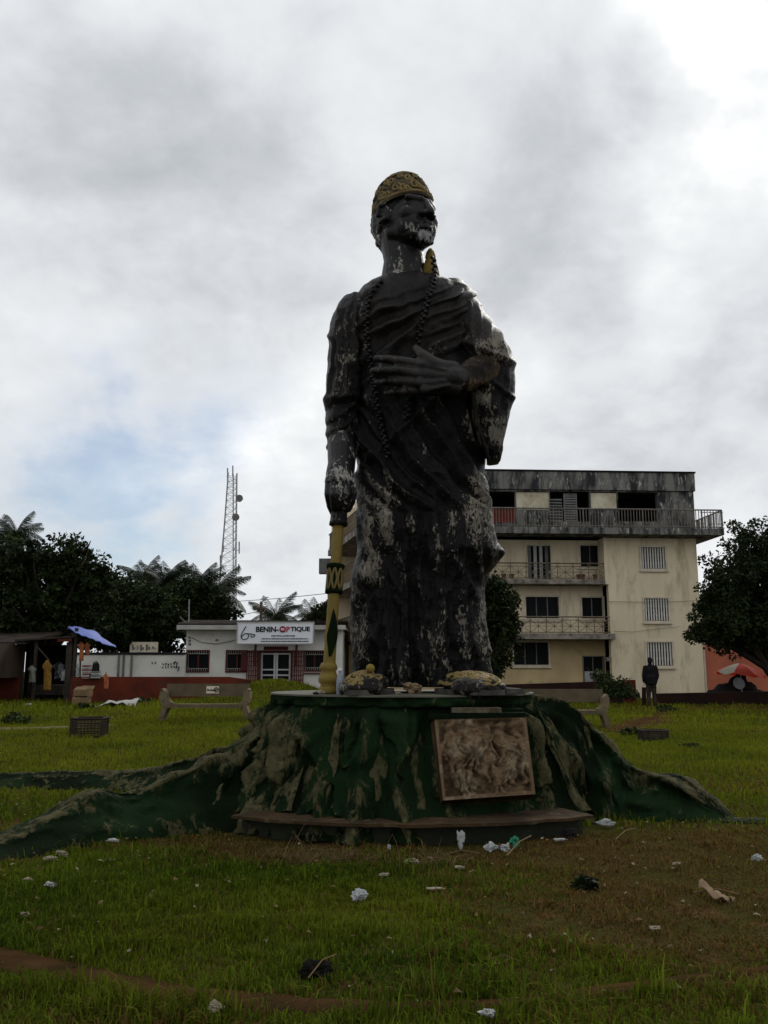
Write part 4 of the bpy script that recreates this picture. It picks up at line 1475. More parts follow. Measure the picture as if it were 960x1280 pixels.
def loft(rows, n, nseg, fold, expo=2.25, name='robe', m=None, parent=None, attrs=None, capb=True):
    """rows: (pixel y, pixel left, pixel right, half depth, depth offset); fold(th, py, s) -> outward displacement"""
    t, (L, Rr_, B, OY) = rows_arrays(rows, n)
    th_ = np.linspace(-pi, pi, nseg, endpoint=False)
    V = np.zeros((n, nseg, 3))
    for i in range(n):
        Y = YC + OY[i]
        a, b = P(L[i], t[i], Y), P(Rr_[i], t[i], Y)
        cx, ax = (a.x + b.x) / 2, (b.x - a.x) / 2
        sn, cs = np.sin(th_), np.cos(th_)
        ex = 2 / expo
        V[i, :, 0] = cx + ax * np.sign(sn) * np.abs(sn) ** ex
        V[i, :, 1] = Y - B[i] * np.sign(cs) * np.abs(cs) ** ex
        V[i, :, 2] = (a.z + b.z) / 2
    T, TT = np.meshgrid(t, th_, indexing='ij')
    # pixel coordinate of each vertex as the viewer sees it
    rel = V - np.array([0, 0, EYE])
    dep = rel[..., 1] * cos(PITCH) + rel[..., 2] * sin(PITCH)
    upc = -rel[..., 1] * sin(PITCH) + rel[..., 2] * cos(PITCH)
    QX, QY = 480 + F_PX * rel[..., 0] / dep, 640 - F_PX * upc / dep
    D, W, TI = fold(TT, QX, QY, V)
    nx_ = np.sin(TT) / 1.0
    ny_ = -np.cos(TT)
    V[..., 0] += nx_ * D
    V[..., 1] += ny_ * D
    vv = V.reshape(-1, 3)
    faces = grid_faces(n, nseg, True)[:, ::-1]
    c0_, c1_ = V[0].mean(0), V[-1].mean(0)
    vv = np.concatenate([vv, [c0_, c1_]])
    i0, i1 = n * nseg, n * nseg + 1
    k = np.arange(nseg)
    k2 = (k + 1) % nseg
    caps = np.stack([np.full(nseg, i0), k, k2, k2], -1)
    capb_ = np.stack([np.full(nseg, i1), (n - 1) * nseg + k2, (n - 1) * nseg + k, (n - 1) * nseg + k], -1)
    W = np.concatenate([W.ravel(), [0, 0]])
    TI = np.concatenate([TI.ravel(), [.5, .5]])
    me = np_mesh(name, vv, faces, m, attr=None)
    # caps as triangles
    bm = bmesh.new()
    bm.from_mesh(me)
    bm.verts.ensure_lookup_table()
    for q in range(nseg):
        for tri in ((i0, int(k[q]), int(k2[q])), (i1, int((n - 1) * nseg + k2[q]), int((n - 1) * nseg + k[q]))):
            try:
                bm.faces.new([bm.verts[x] for x in tri])
            except ValueError:
                pass
    bmesh.ops.recalc_face_normals(bm, faces=bm.faces)
    bm.to_mesh(me)
    bm.free()
    me.polygons.foreach_set('use_smooth', [True] * len(me.polygons))
    set_attr(me, 'wear_light', np.clip(W, 0, 1))
    set_attr(me, 'tint', np.clip(TI, 0, 1))
    return link(name, me, parent)


def ridged(q, sharp=1.6):
    return (1 - np.abs(np.sin(q * pi))) ** sharp


def pleat(q):
    """soft pleat: rounded crest, narrow valley"""
    f = q - np.floor(q)
    g = np.clip(f / .72, 0, 1) * (f < .72) + np.clip((1 - f) / .28, 0, 1) * (f >= .72)      # long slope, steep lee side
    return g * g * (3 - 2 * g) * .6 + g * .4


def fold_body(TT, QX, QY, V):
    fr = np.cos(TT)
    # drape direction turns from shallow diagonals over the chest to vertical in the skirt
    al = np.interp(QY, [340, 420, 500, 560, 640, 860], [26, 30, 44, 62, 84, 90])
    al = np.radians(al)
    n1 = fbm(QX / 60, QY / 90, 0.0, 101, 3)
    n2 = fbm(QX / 22, QY / 38, 3.0, 111, 3)
    q = np.cos(al) * (QY - 350) + np.sin(al) * (QX - 600)
    lam = np.interp(QY, [340, 460, 560, 660, 860], [15, 19, 21, 24, 26])
    p1 = pleat((q + 9 * n1) / lam)
    p2 = pleat((q + 14 * n1 + 5 * n2) / (lam * 2.3) + .3)
    top = sstep(352, 372, QY)
    sk = 1 - .62 * sstep(600, 680, QY)
    D = (.066 * p1 + .070 * p2 - .06) * top * sk
    # smooth yoke under the neck, V edge
    vedge = (QY - 352) - .95 * np.abs(QX - 500)
    D *= .25 + .75 * sstep(-12, 20, QY - 372 + .35 * (QX - 500))
    D += .02 * n2 * top
    # rolled upper hem of the wrap crossing the chest, second roll under the hand
    for (y0, k_, a_) in ((402, -.42, .075), (428, -.50, .06), (456, -.55, .06), (540, -.95, .07)):
        line = QY - (y0 + k_ * (QX - 500))
        D += a_ * np.exp(-(line / 6.5) ** 2) * sstep(345, 360, QY)
    # cloth corner swinging over the left thigh
    line = (QX - 498) + (QY - 640) * .42
    inflap = sstep(6, -6, line) * sstep(622, 650, QY) * sstep(800, 770, QY)
    D += .07 * inflap
    # hollow between the legs, knee pressing through on the right
    D -= .13 * np.exp(-((QX - 520 - 6 * n1) / 15) ** 2) * sstep(640, 740, QY)
    D += .10 * np.exp(-((QX - 580) / 30) ** 2 - ((QY - 690) / 60) ** 2)
    D += .05 * n1 * sstep(600, 680, QY)
    D += (.060 * (1 - np.abs(fbm(QX / 13, QY / 70, 9, 121, 3))) ** 2 + .018 * fbm(QX / 8, QY / 18, 9, 131, 3)) * sstep(600, 690, QY) + .012 * fbm(QX / 9, QY / 11, 9, 141, 3)
    # hem ripples
    D += .06 * sstep(800, 850, QY) * np.sin(TT * 15 + 2 * n1)
    D *= .30 + .70 * np.clip(np.abs(fr) * 1.6, 0, 1)
    D = np.where(fr < -0.1, D * .6, D)
    # where the undercoat shows
    W = .11 + .10 * sstep(400, 500, QY) + .24 * sstep(570, 660, QY) + .40 * (p1 - .4) * sstep(370, 440, QY) + .12 * (p2 - .5) * sstep(560, 640, QY) + .22 * n1 + .20 * n2
    W = np.minimum(W, .64)
    W += .22 * np.exp(-((QX - 470) / 24) ** 2 - ((QY - 690 - (470 - QX) * 1.0) / 62) ** 2)
    W += .26 * np.exp(-((QX - 592) / 15) ** 2 - ((QY - 620) / 42) ** 2)
    W += .30 * np.exp(-((QX - 540) / 12) ** 2 - ((QY - 512) / 22) ** 2)
    W += .35 * np.exp(-((QX - 457) / 9) ** 2 - ((QY - 430) / 26) ** 2)
    W -= .15 * np.exp(-((QX - 520) / 22) ** 2) * sstep(700, 800, QY)
    W = np.minimum(W, .82) * sstep(352, 366, QY)
    TI = .62 * sstep(520, 400, QY) + .15 + .3 * n1
    return D, W, TI


body_rows = [(343, 489, 526, .20, -.02), (348, 480, 536, .26, -.02), (354, 466, 556, .33, 0), (362, 452, 578, .40, 0), (374, 444, 592, .47, 0),
             (392, 440, 600, .53, 0), (420, 440, 602, .56, 0), (460, 443, 602, .58, 0), (500, 445, 603, .58, 0), (540, 445, 604, .58, 0), (580, 445, 606, .58, 0),
             (620, 446, 609, .58, 0), (660, 448, 614, .58, 0), (680, 449, 621, .58, 0), (692, 449, 629, .60, 0), (702, 448, 625, .58, 0), (716, 446, 611, .57, 0),
             (735, 444, 606, .57, 0), (760, 442, 606, .57, 0), (778, 440, 607, .57, 0), (800, 441, 608, .58, 0), (830, 443, 611, .58, 0), (846, 444, 613, .58, 0), (858, 446, 612, .58, 0)]
robe = loft(body_rows, 620, 400, fold_body, 2.3, 'robe', M_['cloth'], statue)


def fold_sleeve_r(TT, QX, QY, V):      # viewer's left, hanging arm
    n1 = fbm(QX / 24, QY / 40, 1.0, 201, 3)
    n2 = fbm(QX / 10, QY / 14, 1.0, 211, 3)
    up = sstep(512, 486, QY)
    D = .045 * pleat((QX + 7 * n1) / 11.0) * up * sstep(374, 395, QY)
    D += .03 * pleat((QY + .7 * (QX - 420) + 8 * n1) / 17) * (1 - up)
    D += .045 * np.exp(-((QY - 497 + .1 * (QX - 430)) / 5) ** 2)
    D += .05 * n1 * .5 + .018 * n2
    D += .03 * np.exp(-((QY - 561) / 4) ** 2)
    D *= .25 + .75 * np.clip(np.abs(np.cos(TT)) * 1.4, 0, 1)
    W = .30 + .35 * n1 + .30 * sstep(500, 545, QY) + .16 * n2
    TI = .35 + .4 * n1
    return D, W, TI


sleeve_rows = [(369, 440, 452, .10, .02), (373, 430, 462, .22, .02), (382, 423, 468, .28, .02), (395, 417, 470, .31, 0), (420, 411, 466, .33, 0), (455, 409, 460, .33, -.02), (485, 408, 454, .32, -.05),
               (500, 408, 450, .30, -.08), (515, 407, 447, .27, -.1), (545, 408, 446, .25, -.14), (560, 411, 445, .23, -.16), (566, 413, 443, .21, -.17)]
loft(sleeve_rows, 220, 120, fold_sleeve_r, 2.1, 'sleeve', M_['cloth'], statue)


def fold_sleeve_l(TT, QX, QY, V):      # viewer's right, bent arm under the wrap
    n1 = fbm(QX / 26, QY / 46, 2.0, 301, 3)
    n2 = fbm(QX / 10, QY / 16, 2.0, 311, 3)
    D = .030 * pleat((QX - .22 * (QY - 380) + 7 * n1) / 12.0) * sstep(366, 390, QY) * sstep(470, 425, QY)
    D += .028 * pleat((QX + .10 * (QY - 470) + 5 * n1) / 10.5) * sstep(455, 490, QY)
    D += .05 * np.exp(-((QY - (440 + .45 * (QX - 610))) / 5.5) ** 2) + .035 * np.exp(-((QY - (462 + .9 * (QX - 600))) / 4.5) ** 2)
    D += .02 * n1 + .012 * n2
    D *= .18 + .82 * np.clip(np.abs(np.cos(TT)) * 1.4, 0, 1)
    W = .32 + .35 * n1 + .40 * np.exp(-((QY - 440) / 22) ** 2 - ((QX - 622) / 22) ** 2) + .12 * n2 + .35 * np.exp(-((QY - 545) / 18) ** 2 - ((QX - 622) / 8) ** 2)
    TI = .55 * sstep(480, 400, QY) + .2 + .3 * n1 + .3 * np.exp(-((QY - 440) / 22) ** 2)
    return D, W, TI


sleeve_rows = [(352, 553, 566, .10, 0), (356, 548, 580, .2, 0), (366, 550, 590, .30, -.02), (385, 556, 600, .36, -.05), (405, 562, 611, .40, -.12), (425, 570, 625, .43, -.20), (442, 577, 636, .45, -.28),
               (458, 583, 642, .45, -.32), (475, 587, 643, .42, -.34), (500, 584, 641, .38, -.34), (525, 588, 635, .33, -.33), (550, 597, 629, .27, -.31), (570, 608, 625, .20, -.30), (578, 611, 623, .14, -.30)]
loft(sleeve_rows, 300, 160, fold_sleeve_l, 2.1, 'sleeve', M_['cloth'], statue)


def painted(mb, voxel, it, name, m, parent, wear_light=None, tint=None, amp=0.0, nscale=6.0, factor=.5):
    me = remeshed(mb, voxel, it, name, factor)
    me.name = name
    co, no = mesh_np(me)
    n1 = fbm(co[:, 0] * nscale, co[:, 1] * nscale, co[:, 2] * nscale, 401, 3)
    if amp:
        set_co(me, co + no * (n1 * amp)[:, None])
    set_attr(me, 'wear_light', np.clip((wear_light(co) if callable(wear_light) else (wear_light if wear_light is not None else .2)) + .2 * n1, 0, 1))
    set_attr(me, 'tint', np.clip((tint(co) if callable(tint) else (tint if tint is not None else .4)) + .3 * n1, 0, 1))
    me.materials.clear()
    me.materials.append(m)
    return link(name, me, parent)


# forearm and hand laid across the chest
YH = 9.92
mb = MB()
el, wr_ = P(622, 468, 10.62), P(580, 474, 10.05)
mb.chain([el, P(604, 470, 10.34), wr_, P(566, 473, YH)], [.21, .185, .145, .15], 16)
pal = [P(566, 462, YH), P(566, 484, YH), P(528, 457, YH - .02), P(523, 468, YH - .04), P(525, 479, YH - .03), P(531, 488, YH)]
mb.chain([pal[0], pal[2]], [.105, .085]).chain([P(566, 474, YH), pal[3]], [.11, .088]).chain([pal[1], pal[4]], [.11, .085]).chain([pal[1], pal[5]], [.10, .075])
mb.chain([pal[2], P(505, 452, YH - .03), P(485, 449, YH + .03), P(470, 448, YH + .10)], [.072, .061, .052, .041])
mb.chain([pal[3], P(499, 463.5, YH - .06), P(480, 462.5, YH + .02), P(466.5, 463.5, YH + .10)], [.072, .062, .053, .041])
mb.chain([pal[4], P(503, 476.5, YH - .03), P(485, 477, YH + .04), P(471, 478, YH + .12)], [.069, .059, .050, .039])
mb.chain([pal[5], P(512, 489, YH), P(496, 490, YH + .05), P(483, 491.5, YH + .12)], [.062, .052, .044, .035])
for (kx, ky, ky0) in ((527, 456, 464), (522, 467, 470), (524, 478.5, 476), (531, 487.5, 482)):
    mb.ell(P(kx, ky, YH - .085), (.062, .05, .058), 12, 8)
    mb.chain([P(kx + 2, ky, YH - .09), P(562, ky0, YH - .10)], [.03, .022], 10)
for (kx, ky) in ((497, 451, ), (492, 463.2), (495, 476.8), (505, 489.4)):
    mb.ell(P(kx, ky, YH - .05), (.050, .054, .052), 12, 8)
for (kx, ky) in ((480, 448.7), (476, 462.8), (480, 477.2), (490, 490.3)):
    mb.ell(P(kx, ky, YH - .005), (.042, .044, .042), 12, 8)
mb.chain([P(560, 463, YH), P(541, 454, YH - .05), P(528, 444, YH - .02), P(520, 435.5, YH + .05)], [.10, .082, .068, .046])


def hand_wear_light(co):
    return .12 + .25 * np.exp(-((co[:, 0] - P(595, 462, 10.1).x) / .16) ** 2)  # flakes all over; the band paints in the forearm's lit patch


painted(mb, .014, 3, 'hand', M_['skin'], statue, hand_wear_light, .5)
# added tube: the forearm's lit patch put into a paler brown
M_['under'] = paint_mat('lit_forearm_paint', (0.010, 0.0075, 0.006), (0.05, 0.032, 0.018), (0.17, 0.14, 0.10), 1.0, .6, .6, 26.0, .12, .7, .02)
mb = MB().chain([P(584, 472, 10.06), P(596, 467, 10.16), P(610, 462, 10.30)], [.172, .20, .22], 18)
painted(mb, .02, 3, 'lit_forearm_patch', M_['under'], statue, .42, .45, .02, 9)
# cuff rim round the forearm
mb = MB()
cpts = [(577, 461), (583, 466), (588, 478), (591, 492), (593, 508), (596, 526), (602, 545), (608, 562), (612, 578)]
mb.tube([P(a, b, 10.10 + .03 * abs(i - 3) + .012 * i) for i, (a, b) in enumerate(cpts)], [.025, .032, .036, .036, .036, .036, .034, .03, .02], 8)
painted(mb, .022, 3, 'cuff', M_['cloth'], statue, .3, .5)

# hand closed over the staff
YK = 10.25
mb = MB()
mb.chain([P(428, 556, YK + .30), P(427, 580, YK + .14), P(425, 594, YK + .06)], [.185, .165, .17], 16)
mb.ell(P(424, 602, YK + .04), (.175, .13, .15), 16, 10)
for (x0_, x1_, x2_, x3_, dy) in ((412, 410.5, 413, 417.5, .02), (418.5, 417, 418, 420.5, -.06), (426, 425.5, 425, 425.5, -.07), (433.5, 434, 432, 429.5, -.02)):
    mb.chain([P(x0_, 601, YK - .05 + dy), P(x1_, 618, YK - .13 + dy), P(x2_, 633, YK - .06 + dy), P(x3_, 645, YK + .04 + dy * .3)], [.055, .050, .044, .034], 12)
    mb.ell(P(x0_, 600, YK - .10 + dy), (.05, .045, .055), 10, 8)
mb.chain([P(436, 598, YK), P(441, 612, YK - .04), P(440, 626, YK - .02), P(436, 637, YK + .02)], [.07, .056, .046, .034], 12)
painted(mb, .013, 2, 'hand', M_['skin'], statue, lambda co: .42 + .3 * np.exp(-((co[:, 2] - P(424, 597, YK).z) / .10) ** 2), .25)

# ------------------------------------------------------------------ head
hc = P(507, 272, 10.75)
HS = 1.12
yaw = radians(41)
fwd = Vector((sin(yaw), -cos(yaw), 0))
lat = Vector((cos(yaw), sin(yaw), 0))            # towards the far side of the face
RH = Matrix((lat, fwd, (0, 0, 1))).transposed()
tiltM = Matrix.Rotation(radians(2), 3, 'X')


def H(l, f, u):
    return hc + RH @ (tiltM @ Vector((l, f, u))) * HS


def hell(mb, c, r, n=18, m=12):
    return mb.ell(H(*c), tuple(x * HS for x in r), n, m, RH @ tiltM)


def hcap(mb, a, b, ra, rb):
    return mb.cap(H(*a), H(*b), ra * HS, rb * HS)


mb = MB()
hell(mb, (0, -.06, .11), (.275, .35, .33), 28, 20)
hell(mb, (0, .075, -.08), (.265, .285, .34), 28, 20)
hell(mb, (0, .075, -.29), (.225, .275, .165), 28, 18)
hell(mb, (0, .285, -.385), (.115, .09, .085))
hell(mb, (0, .27, -.25), (.13, .10, .11))                                     # mouth mass
for s in (-1, 1):
    hcap(mb, (s * .055, .325, .06), (s * .195, .252, .07), .043, .04)          # brow
    hell(mb, (s * .115, .258, -.014), (.060, .05, .040))                       # eye ball under the lid
    hcap(mb, (s * .055, .318, -.05), (s * .18, .258, -.045), .017, .017)       # lower lid
    hell(mb, (s * .165, .205, -.11), (.115, .115, .11))                        # cheekbone
    hell(mb, (s * .13, .13, -.21), (.135, .20, .17))                          # cheek
    hell(mb, (s * .066, .355, -.13), (.055, .058, .042))                      # nostril
    hcap(mb, (s * .11, .22, -.33), (s * .185, -.02, -.25), .085, .10)         # jaw line
    hell(mb, (s * .272, -.05, -.03), (.035, .085, .125), 14, 10)              # ear
    hcap(mb, (s * .315, -.09, .07), (s * .325, -.125, -.04), .026, .024)
    hcap(mb, (s * .31, -.02, -.12), (s * .315, -.09, -.13), .028, .028)
    hcap(mb, (s * .31, -.01, .06), (s * .318, -.09, .08), .024, .026)
hcap(mb, (0, .325, .05), (0, .395, -.10), .045, .06)                       # nose
hell(mb, (0, .405, -.118), (.06, .05, .042))
hcap(mb, (-.10, .318, -.225), (.10, .318, -.225), .026, .026)               # lips
hcap(mb, (-.045, .355, -.218), (.045, .355, -.218), .030, .030)
hcap(mb, (-.085, .32, -.285), (.085, .32, -.285), .030, .030)
hcap(mb, (-.03, .358, -.284), (.03, .358, -.284), .032, .032)
nb0, nb1, nb2 = H(0, -.10, -.20), P(505, 326, 10.80), P(505, 356, 10.84)
mb.chain([nb0, nb1, nb2], [.27, .26, .31], 20)
mb.chain([P(503, 345, 10.82), P(500, 372, 10.62)], [.25, .2], 16)              # breastbone inside the collar


def wear_face(co):
    p = np.array(H(.0, .34, -.38))
    q = np.array(H(-.15, .26, -.27))
    e = np.array(H(-.30, -.0, -.05))
    dd = np.exp(-(np.linalg.norm(co - p, axis=1) / .12) ** 2)
    dq = np.exp(-(np.linalg.norm(co - q, axis=1) / .12) ** 2)
    de = np.exp(-(np.linalg.norm(co - e, axis=1) / .12) ** 2)
    low = np.exp(-((co[:, 2] - P(500, 345, 10.8).z) / .22) ** 2)
    return .30 + .4 * dd + .42 * dq + .34 * de + .30 * low


painted(mb, .011, 7, 'head', M_['skin'], statue, wear_face, .3)
# beard: short tufts on the chin and jaw
mb = MB()
rs = random.Random(3)
for k in range(46):
    l_ = rs.uniform(-.10, .10)
    f_ = .325 - 2.2 * l_ * l_ + rs.uniform(-.01, .015)
    u_ = -.385 + rs.uniform(-.055, .055)
    hell(mb, (l_, f_ + .018, u_), (.024, .022, .030), 8, 6)
hell(mb, (0, .285, -.39), (.108, .092, .07))
painted(mb, .012, 3, 'beard', M_['beard'], statue, .62, .6, .012, 14)

# hair at the back below the cap
mb = MB()
hell(mb, (0, -.18, -.02), (.29, .29, .28))
hell(mb, (0, -.23, -.17), (.23, .18, .20))
painted(mb, .02, 3, 'hair', M_['skin'], statue, .52, .6, .02, 12)

# cap: leaning tall dome; axis from the brow line
axis_c = H(0, -.05, .065)
capM = (RH @ tiltM @ Matrix.Rotation(radians(9), 3, 'X')).to_4x4()
capM.translation = axis_c
CW, CD = .302 * HS, .382 * HS
NP, NR = 120, 60
prof_r = np.interp(np.linspace(0, 1, NR), [0, .04, .1, .35, .6, .78, .9, .97, 1], [1.0, 1.03, 1.01, .92, .77, .58, .37, .19, .0])
prof_z = np.interp(np.linspace(0, 1, NR), [0, .1, .35, .6, .78, .9, .97, 1], [0, .03, .19, .345, .44, .49, .508, .51]) * HS * 1.0
ker = np.hanning(9)[1:-1]
ker /= ker.sum()
pr_ = np.convolve(np.pad(prof_r, 3, 'edge'), ker, 'valid')
pr_[-1] = 0.0
ang_ = np.linspace(0, 2 * pi, NP, endpoint=False)
AA, ZI = np.meshgrid(ang_, np.arange(NR))
rr = pr_[ZI]
cz = prof_z[ZI]
nzc = fbm(np.cos(AA) * 3, np.sin(AA) * 3, cz * 5, 501, 3)
s_ang = np.arctan2(np.cos(AA), np.sin(AA))
rim = .016 * np.exp(-((cz - .035) / .018) ** 2) + .014 * np.exp(-((cz - .22) / .014) ** 2)
ornz = sstep(.05, .07, cz) * sstep(.41, .38, cz)
vor = np.abs(fbm(AA * 4.2, cz * 14, 3, 511, 2))
relf = (.026 * sstep(.35, .1, vor)) * ornz
rx = rr * CW + (rim + relf + .008 * nzc) * (rr > .1)
ry = rr * CD + (rim + relf + .008 * nzc) * (rr > .1)
cv = np.stack([rx * np.cos(AA), ry * np.sin(AA), cz - .0], -1).reshape(-1, 3)
Mn = np.array(capM)
cv = cv @ Mn[:3, :3].T + Mn[:3, 3]
me = np_mesh('cap', cv, grid_faces(NR, NP, True), M_['cap'], attr={'wear_light': np.clip(.25 + .3 * nzc, 0, 1).ravel(), 'tint': np.clip(.35 + .4 * nzc + 8 * relf, 0, 1).ravel()})
link('cap', me, statue)


def CAPP(a, z, out=0.0):
    """point on the cap surface: angle from the front (towards the far side positive), height"""
    zi = np.interp(z, prof_z, np.arange(NR))
    r_ = np.interp(zi, np.arange(NR), pr_)
    v = Vector(((r_ * CW + out) * sin(a), (r_ * CD + out) * cos(a), z))
    return capM @ v


def orn_tube(pts, r, name, m, parent, mbx=None):
    mbx.tube([CAPP(a, z, .012) for a, z in pts], r, 8)


mb = MB()
rs = random.Random(9)
for base_a in (0.35, -.35, -1.0, -1.6, -2.25, 1.0, 1.6, 2.3):
    for (c_a, c_z, R1, turns, sg) in ((base_a, .15, .095, 1.3, 1), (base_a - .30, .10, .06, 1.1, -1), (base_a - .15, .29, .085, 1.3, -1), (base_a + .2, .33, .06, 1.2, 1)):
        pts = []
        for k in range(22):
            t_ = k / 21
            r_ = R1 * (1 - .75 * t_)
            an = sg * 2 * pi * turns * t_ + base_a
            pts.append((c_a + r_ * 1.9 * cos(an), c_z + r_ * sin(an) * .85))
        orn_tube(pts, .017, '', None, None, mb)
    for k in range(5):
        a_, z_ = base_a - .42 + rs.uniform(-.12, .12), .075 + rs.uniform(-.02, .08)
        mb.ell(CAPP(a_, z_, .012), (.03, .03, .026), 8, 6)
for z_ in (.04, .055, .40):
    mb.tube([CAPP(2 * pi * k / 64, z_, .008) for k in range(65)], .013, 6, cap=False)
me = mb.mesh('cap_ornament', M_['goldworn'], True)
set_attr(me, 'wear_light', np.full(len(me.vertices), .32))
set_attr(me, 'tint', np.full(len(me.vertices), .5))
link('cap_ornament', me, statue)


def simple_attr(mb, name, m, parent, wear_light=.3, tint=.5, smooth=True):
    me = mb.mesh(name, m, smooth)
    set_attr(me, 'wear_light', np.full(len(me.vertices), wear_light))
    set_attr(me, 'tint', np.full(len(me.vertices), tint))
    return link(name, me, parent)


# gold tassel hanging from the cap on the far side of the neck
mb = MB()
mb.lathe([(.02, .0), (.055, -.05), (.07, -.12), (.058, -.16), (.075, -.17), (.10, -.26), (.115, -.36), (.085, -.42), (.05, -.45)], P(538, 311, 10.72), 14)
simple_attr(mb, 'tassel', M_['gold'], statue, .3, .6)

# necklace: beads laid where they would rest on the robe
from mathutils.bvhtree import BVHTree


def bvh_of(objs):
    V_, F_ = [], []
    for o in objs:
        off = len(V_)
        V_ += [v.co.copy() for v in o.data.vertices]
        F_ += [tuple(i + off for i in p.vertices) for p in o.data.polygons]
    return BVHTree.FromPolygons(V_, F_)


def on_surface(bvh, px, py, lift, fallback):
    d_ = ray(px, py).normalized()
    h_ = bvh.ray_cast(Vector((0, 0, EYE)), d_)
    if h_[0] is None or h_[0].y > fallback + 1.2:
        return P(px, py, fallback)
    return h_[0] - d_ * lift


bv_robe = bvh_of([o for o in statue.children if o.name.split('.')[0] in ('robe', 'head', 'sleeve')])
for seg_ in ([(541, 322), (543, 336), (541, 352), (536, 370), (530, 392), (524, 416), (520, 440), (516, 470), (512, 500), (507, 528)],
             [(477, 350), (468, 359), (461, 372), (458, 390), (458, 412), (460, 434), (463, 455), (467, 480), (471, 505), (476, 530), (481, 552), (485, 574)]):
    strand = []
    for i in range(len(seg_) - 1):
        for k in range(8):
            a_, b_ = seg_[i], seg_[i + 1]
            p_ = on_surface(bv_robe, a_[0] + (b_[0] - a_[0]) * k / 8, a_[1] + (b_[1] - a_[1]) * k / 8, .03, 10.5)
            strand.append(p_)
    for it in range(3):
        strand = [strand[0]] + [strand[i].lerp((strand[i - 1] + strand[i + 1]) / 2, .5) for i in range(1, len(strand) - 1)] + [strand[-1]]
    mb = MB()
    L_ = nxt = 0.0
    n_ = 0
    for i in range(len(strand) - 1):
        sl = (strand[i + 1] - strand[i]).length
        while nxt < L_ + sl and sl > 1e-6:
            p = strand[i].lerp(strand[i + 1], (nxt - L_) / sl)
            r_ = .031 if n_ % 2 else .025
            mb.ell(p + Vector((.014 * (1 if n_ % 2 else -1), -.01, 0)), (r_, r_, r_ * .9), 8, 6)
            nxt += .040
            n_ += 1
        L_ += sl
    o = simple_attr(mb, 'bead_strand', M_['skin'], statue, .22, .2)
    o['kind'] = 'stuff'

bv_root = bvh_of([r_[0] for r_ in ROOTS[:1]])
mb = MB()
for st_ in GRAF:
    pts = []
    for i in range(len(st_) - 1):
        for k in range(5):
            pts.append(on_surface(bv_root, st_[i][0] + (st_[i + 1][0] - st_[i][0]) * k / 5, st_[i][1] + (st_[i + 1][1] - st_[i][1]) * k / 5, .004, 10.0))
    mb.tube(pts, .012, 5)
mb.build('scrawl', M_['black'], plinth)

# feet in gold sandals
M_['sole'] = mat('grey_sole', (0.08, 0.075, 0.065), (0.03, 0.028, 0.025), 5, .9, .5, 30)
for (cx_, cy_, wd_, ht_, Yf, toe, nm) in ((458, 852, .225, .20, 9.95, -.22, 'a'), (590, 853, .29, .19, 9.90, .28, 'b')):
    c = P(cx_, 858, Yf)
    c.z = ZTOP
    R3 = Matrix.Rotation(toe, 3, 'Z')
    mb = MB()
    mb.ell(c + Vector((0, .12, .11)), (wd_ * 1.0, .52, ht_ - .09), 20, 12, R3)
    mb.ell(c + Vector((toe * .1, -.24, .07)), (wd_ * .98, .28, .13), 20, 12, R3)
    for k in range(5):
        mb.ell(c + R3 @ Vector((wd_ * (-.72 + .36 * k), -.46 + .05 * abs(k - 1.5), .06)), (wd_ * .2, .09, .07), 10, 8)
    painted(mb, .02, 2, 'foot', M_['cloth'], statue, .5, .6, .02, 9)
    mb = MB()
    rs = random.Random(int(cx_))
    for k in range(46):
        a0, b0 = rs.uniform(-1.55, 1.3), rs.uniform(-.1, 1.3)
        pts = []
        for q in range(9):
            a_ = a0 + .22 * sin(q * .8 + k) + q * .05 * (1 if k % 2 else -1)
            b_ = b0 + .20 * cos(q * .7 + k * 2)
            x_ = sin(a_) * cos(b_)
            y_ = -cos(a_) * cos(b_)
            z_ = abs(sin(b_))
            v = R3 @ Vector((x_ * wd_ * 1.04, y_ * .58 + .08, 0))
            pts.append(c + v + Vector((0, 0, .085 + z_ * (ht_ * .78) + .012)))
        mb.tube(pts, .0125, 6)
    simple_attr(mb, 'sandal_strap', M_['goldworn'], statue, .25, .7)
    mb = MB()
    N = 28
    o_pts = [(c + R3 @ Vector((wd_ * 1.12 * sin(2 * pi * k / N), .1 - .66 * cos(2 * pi * k / N), 0))) for k in range(N)]
    mb.add([(p.x, p.y, ZTOP + .002) for p in o_pts] + [(p.x, p.y, ZTOP + .055) for p in o_pts],
           [tuple(range(N))[::-1], tuple(range(N, 2 * N))] + [(i, (i + 1) % N, (i + 1) % N + N, i + N) for i in range(N)])
    mb.build('sandal_sole', M_['sole'], statue)
mb = MB().ell(P(463, 835.5, 9.72), (.048, .048, .048), 14, 10)
simple_attr(mb, 'sandal_bead', M_['gold'], statue, .1, .8)

# ------------------------------------------------------------------ staff
sb, stp = P(410.5, 846, 10.02), P(423.0, 655, 10.22)
staff = empty('staff', (sb.x, 10.02, ZTOP), 'gold painted ceremonial staff gripped in the statue hand', 'staff')


def on_staff(py):
    t_ = (846 - py) / (846 - 655)
    return sb.lerp(stp, t_)


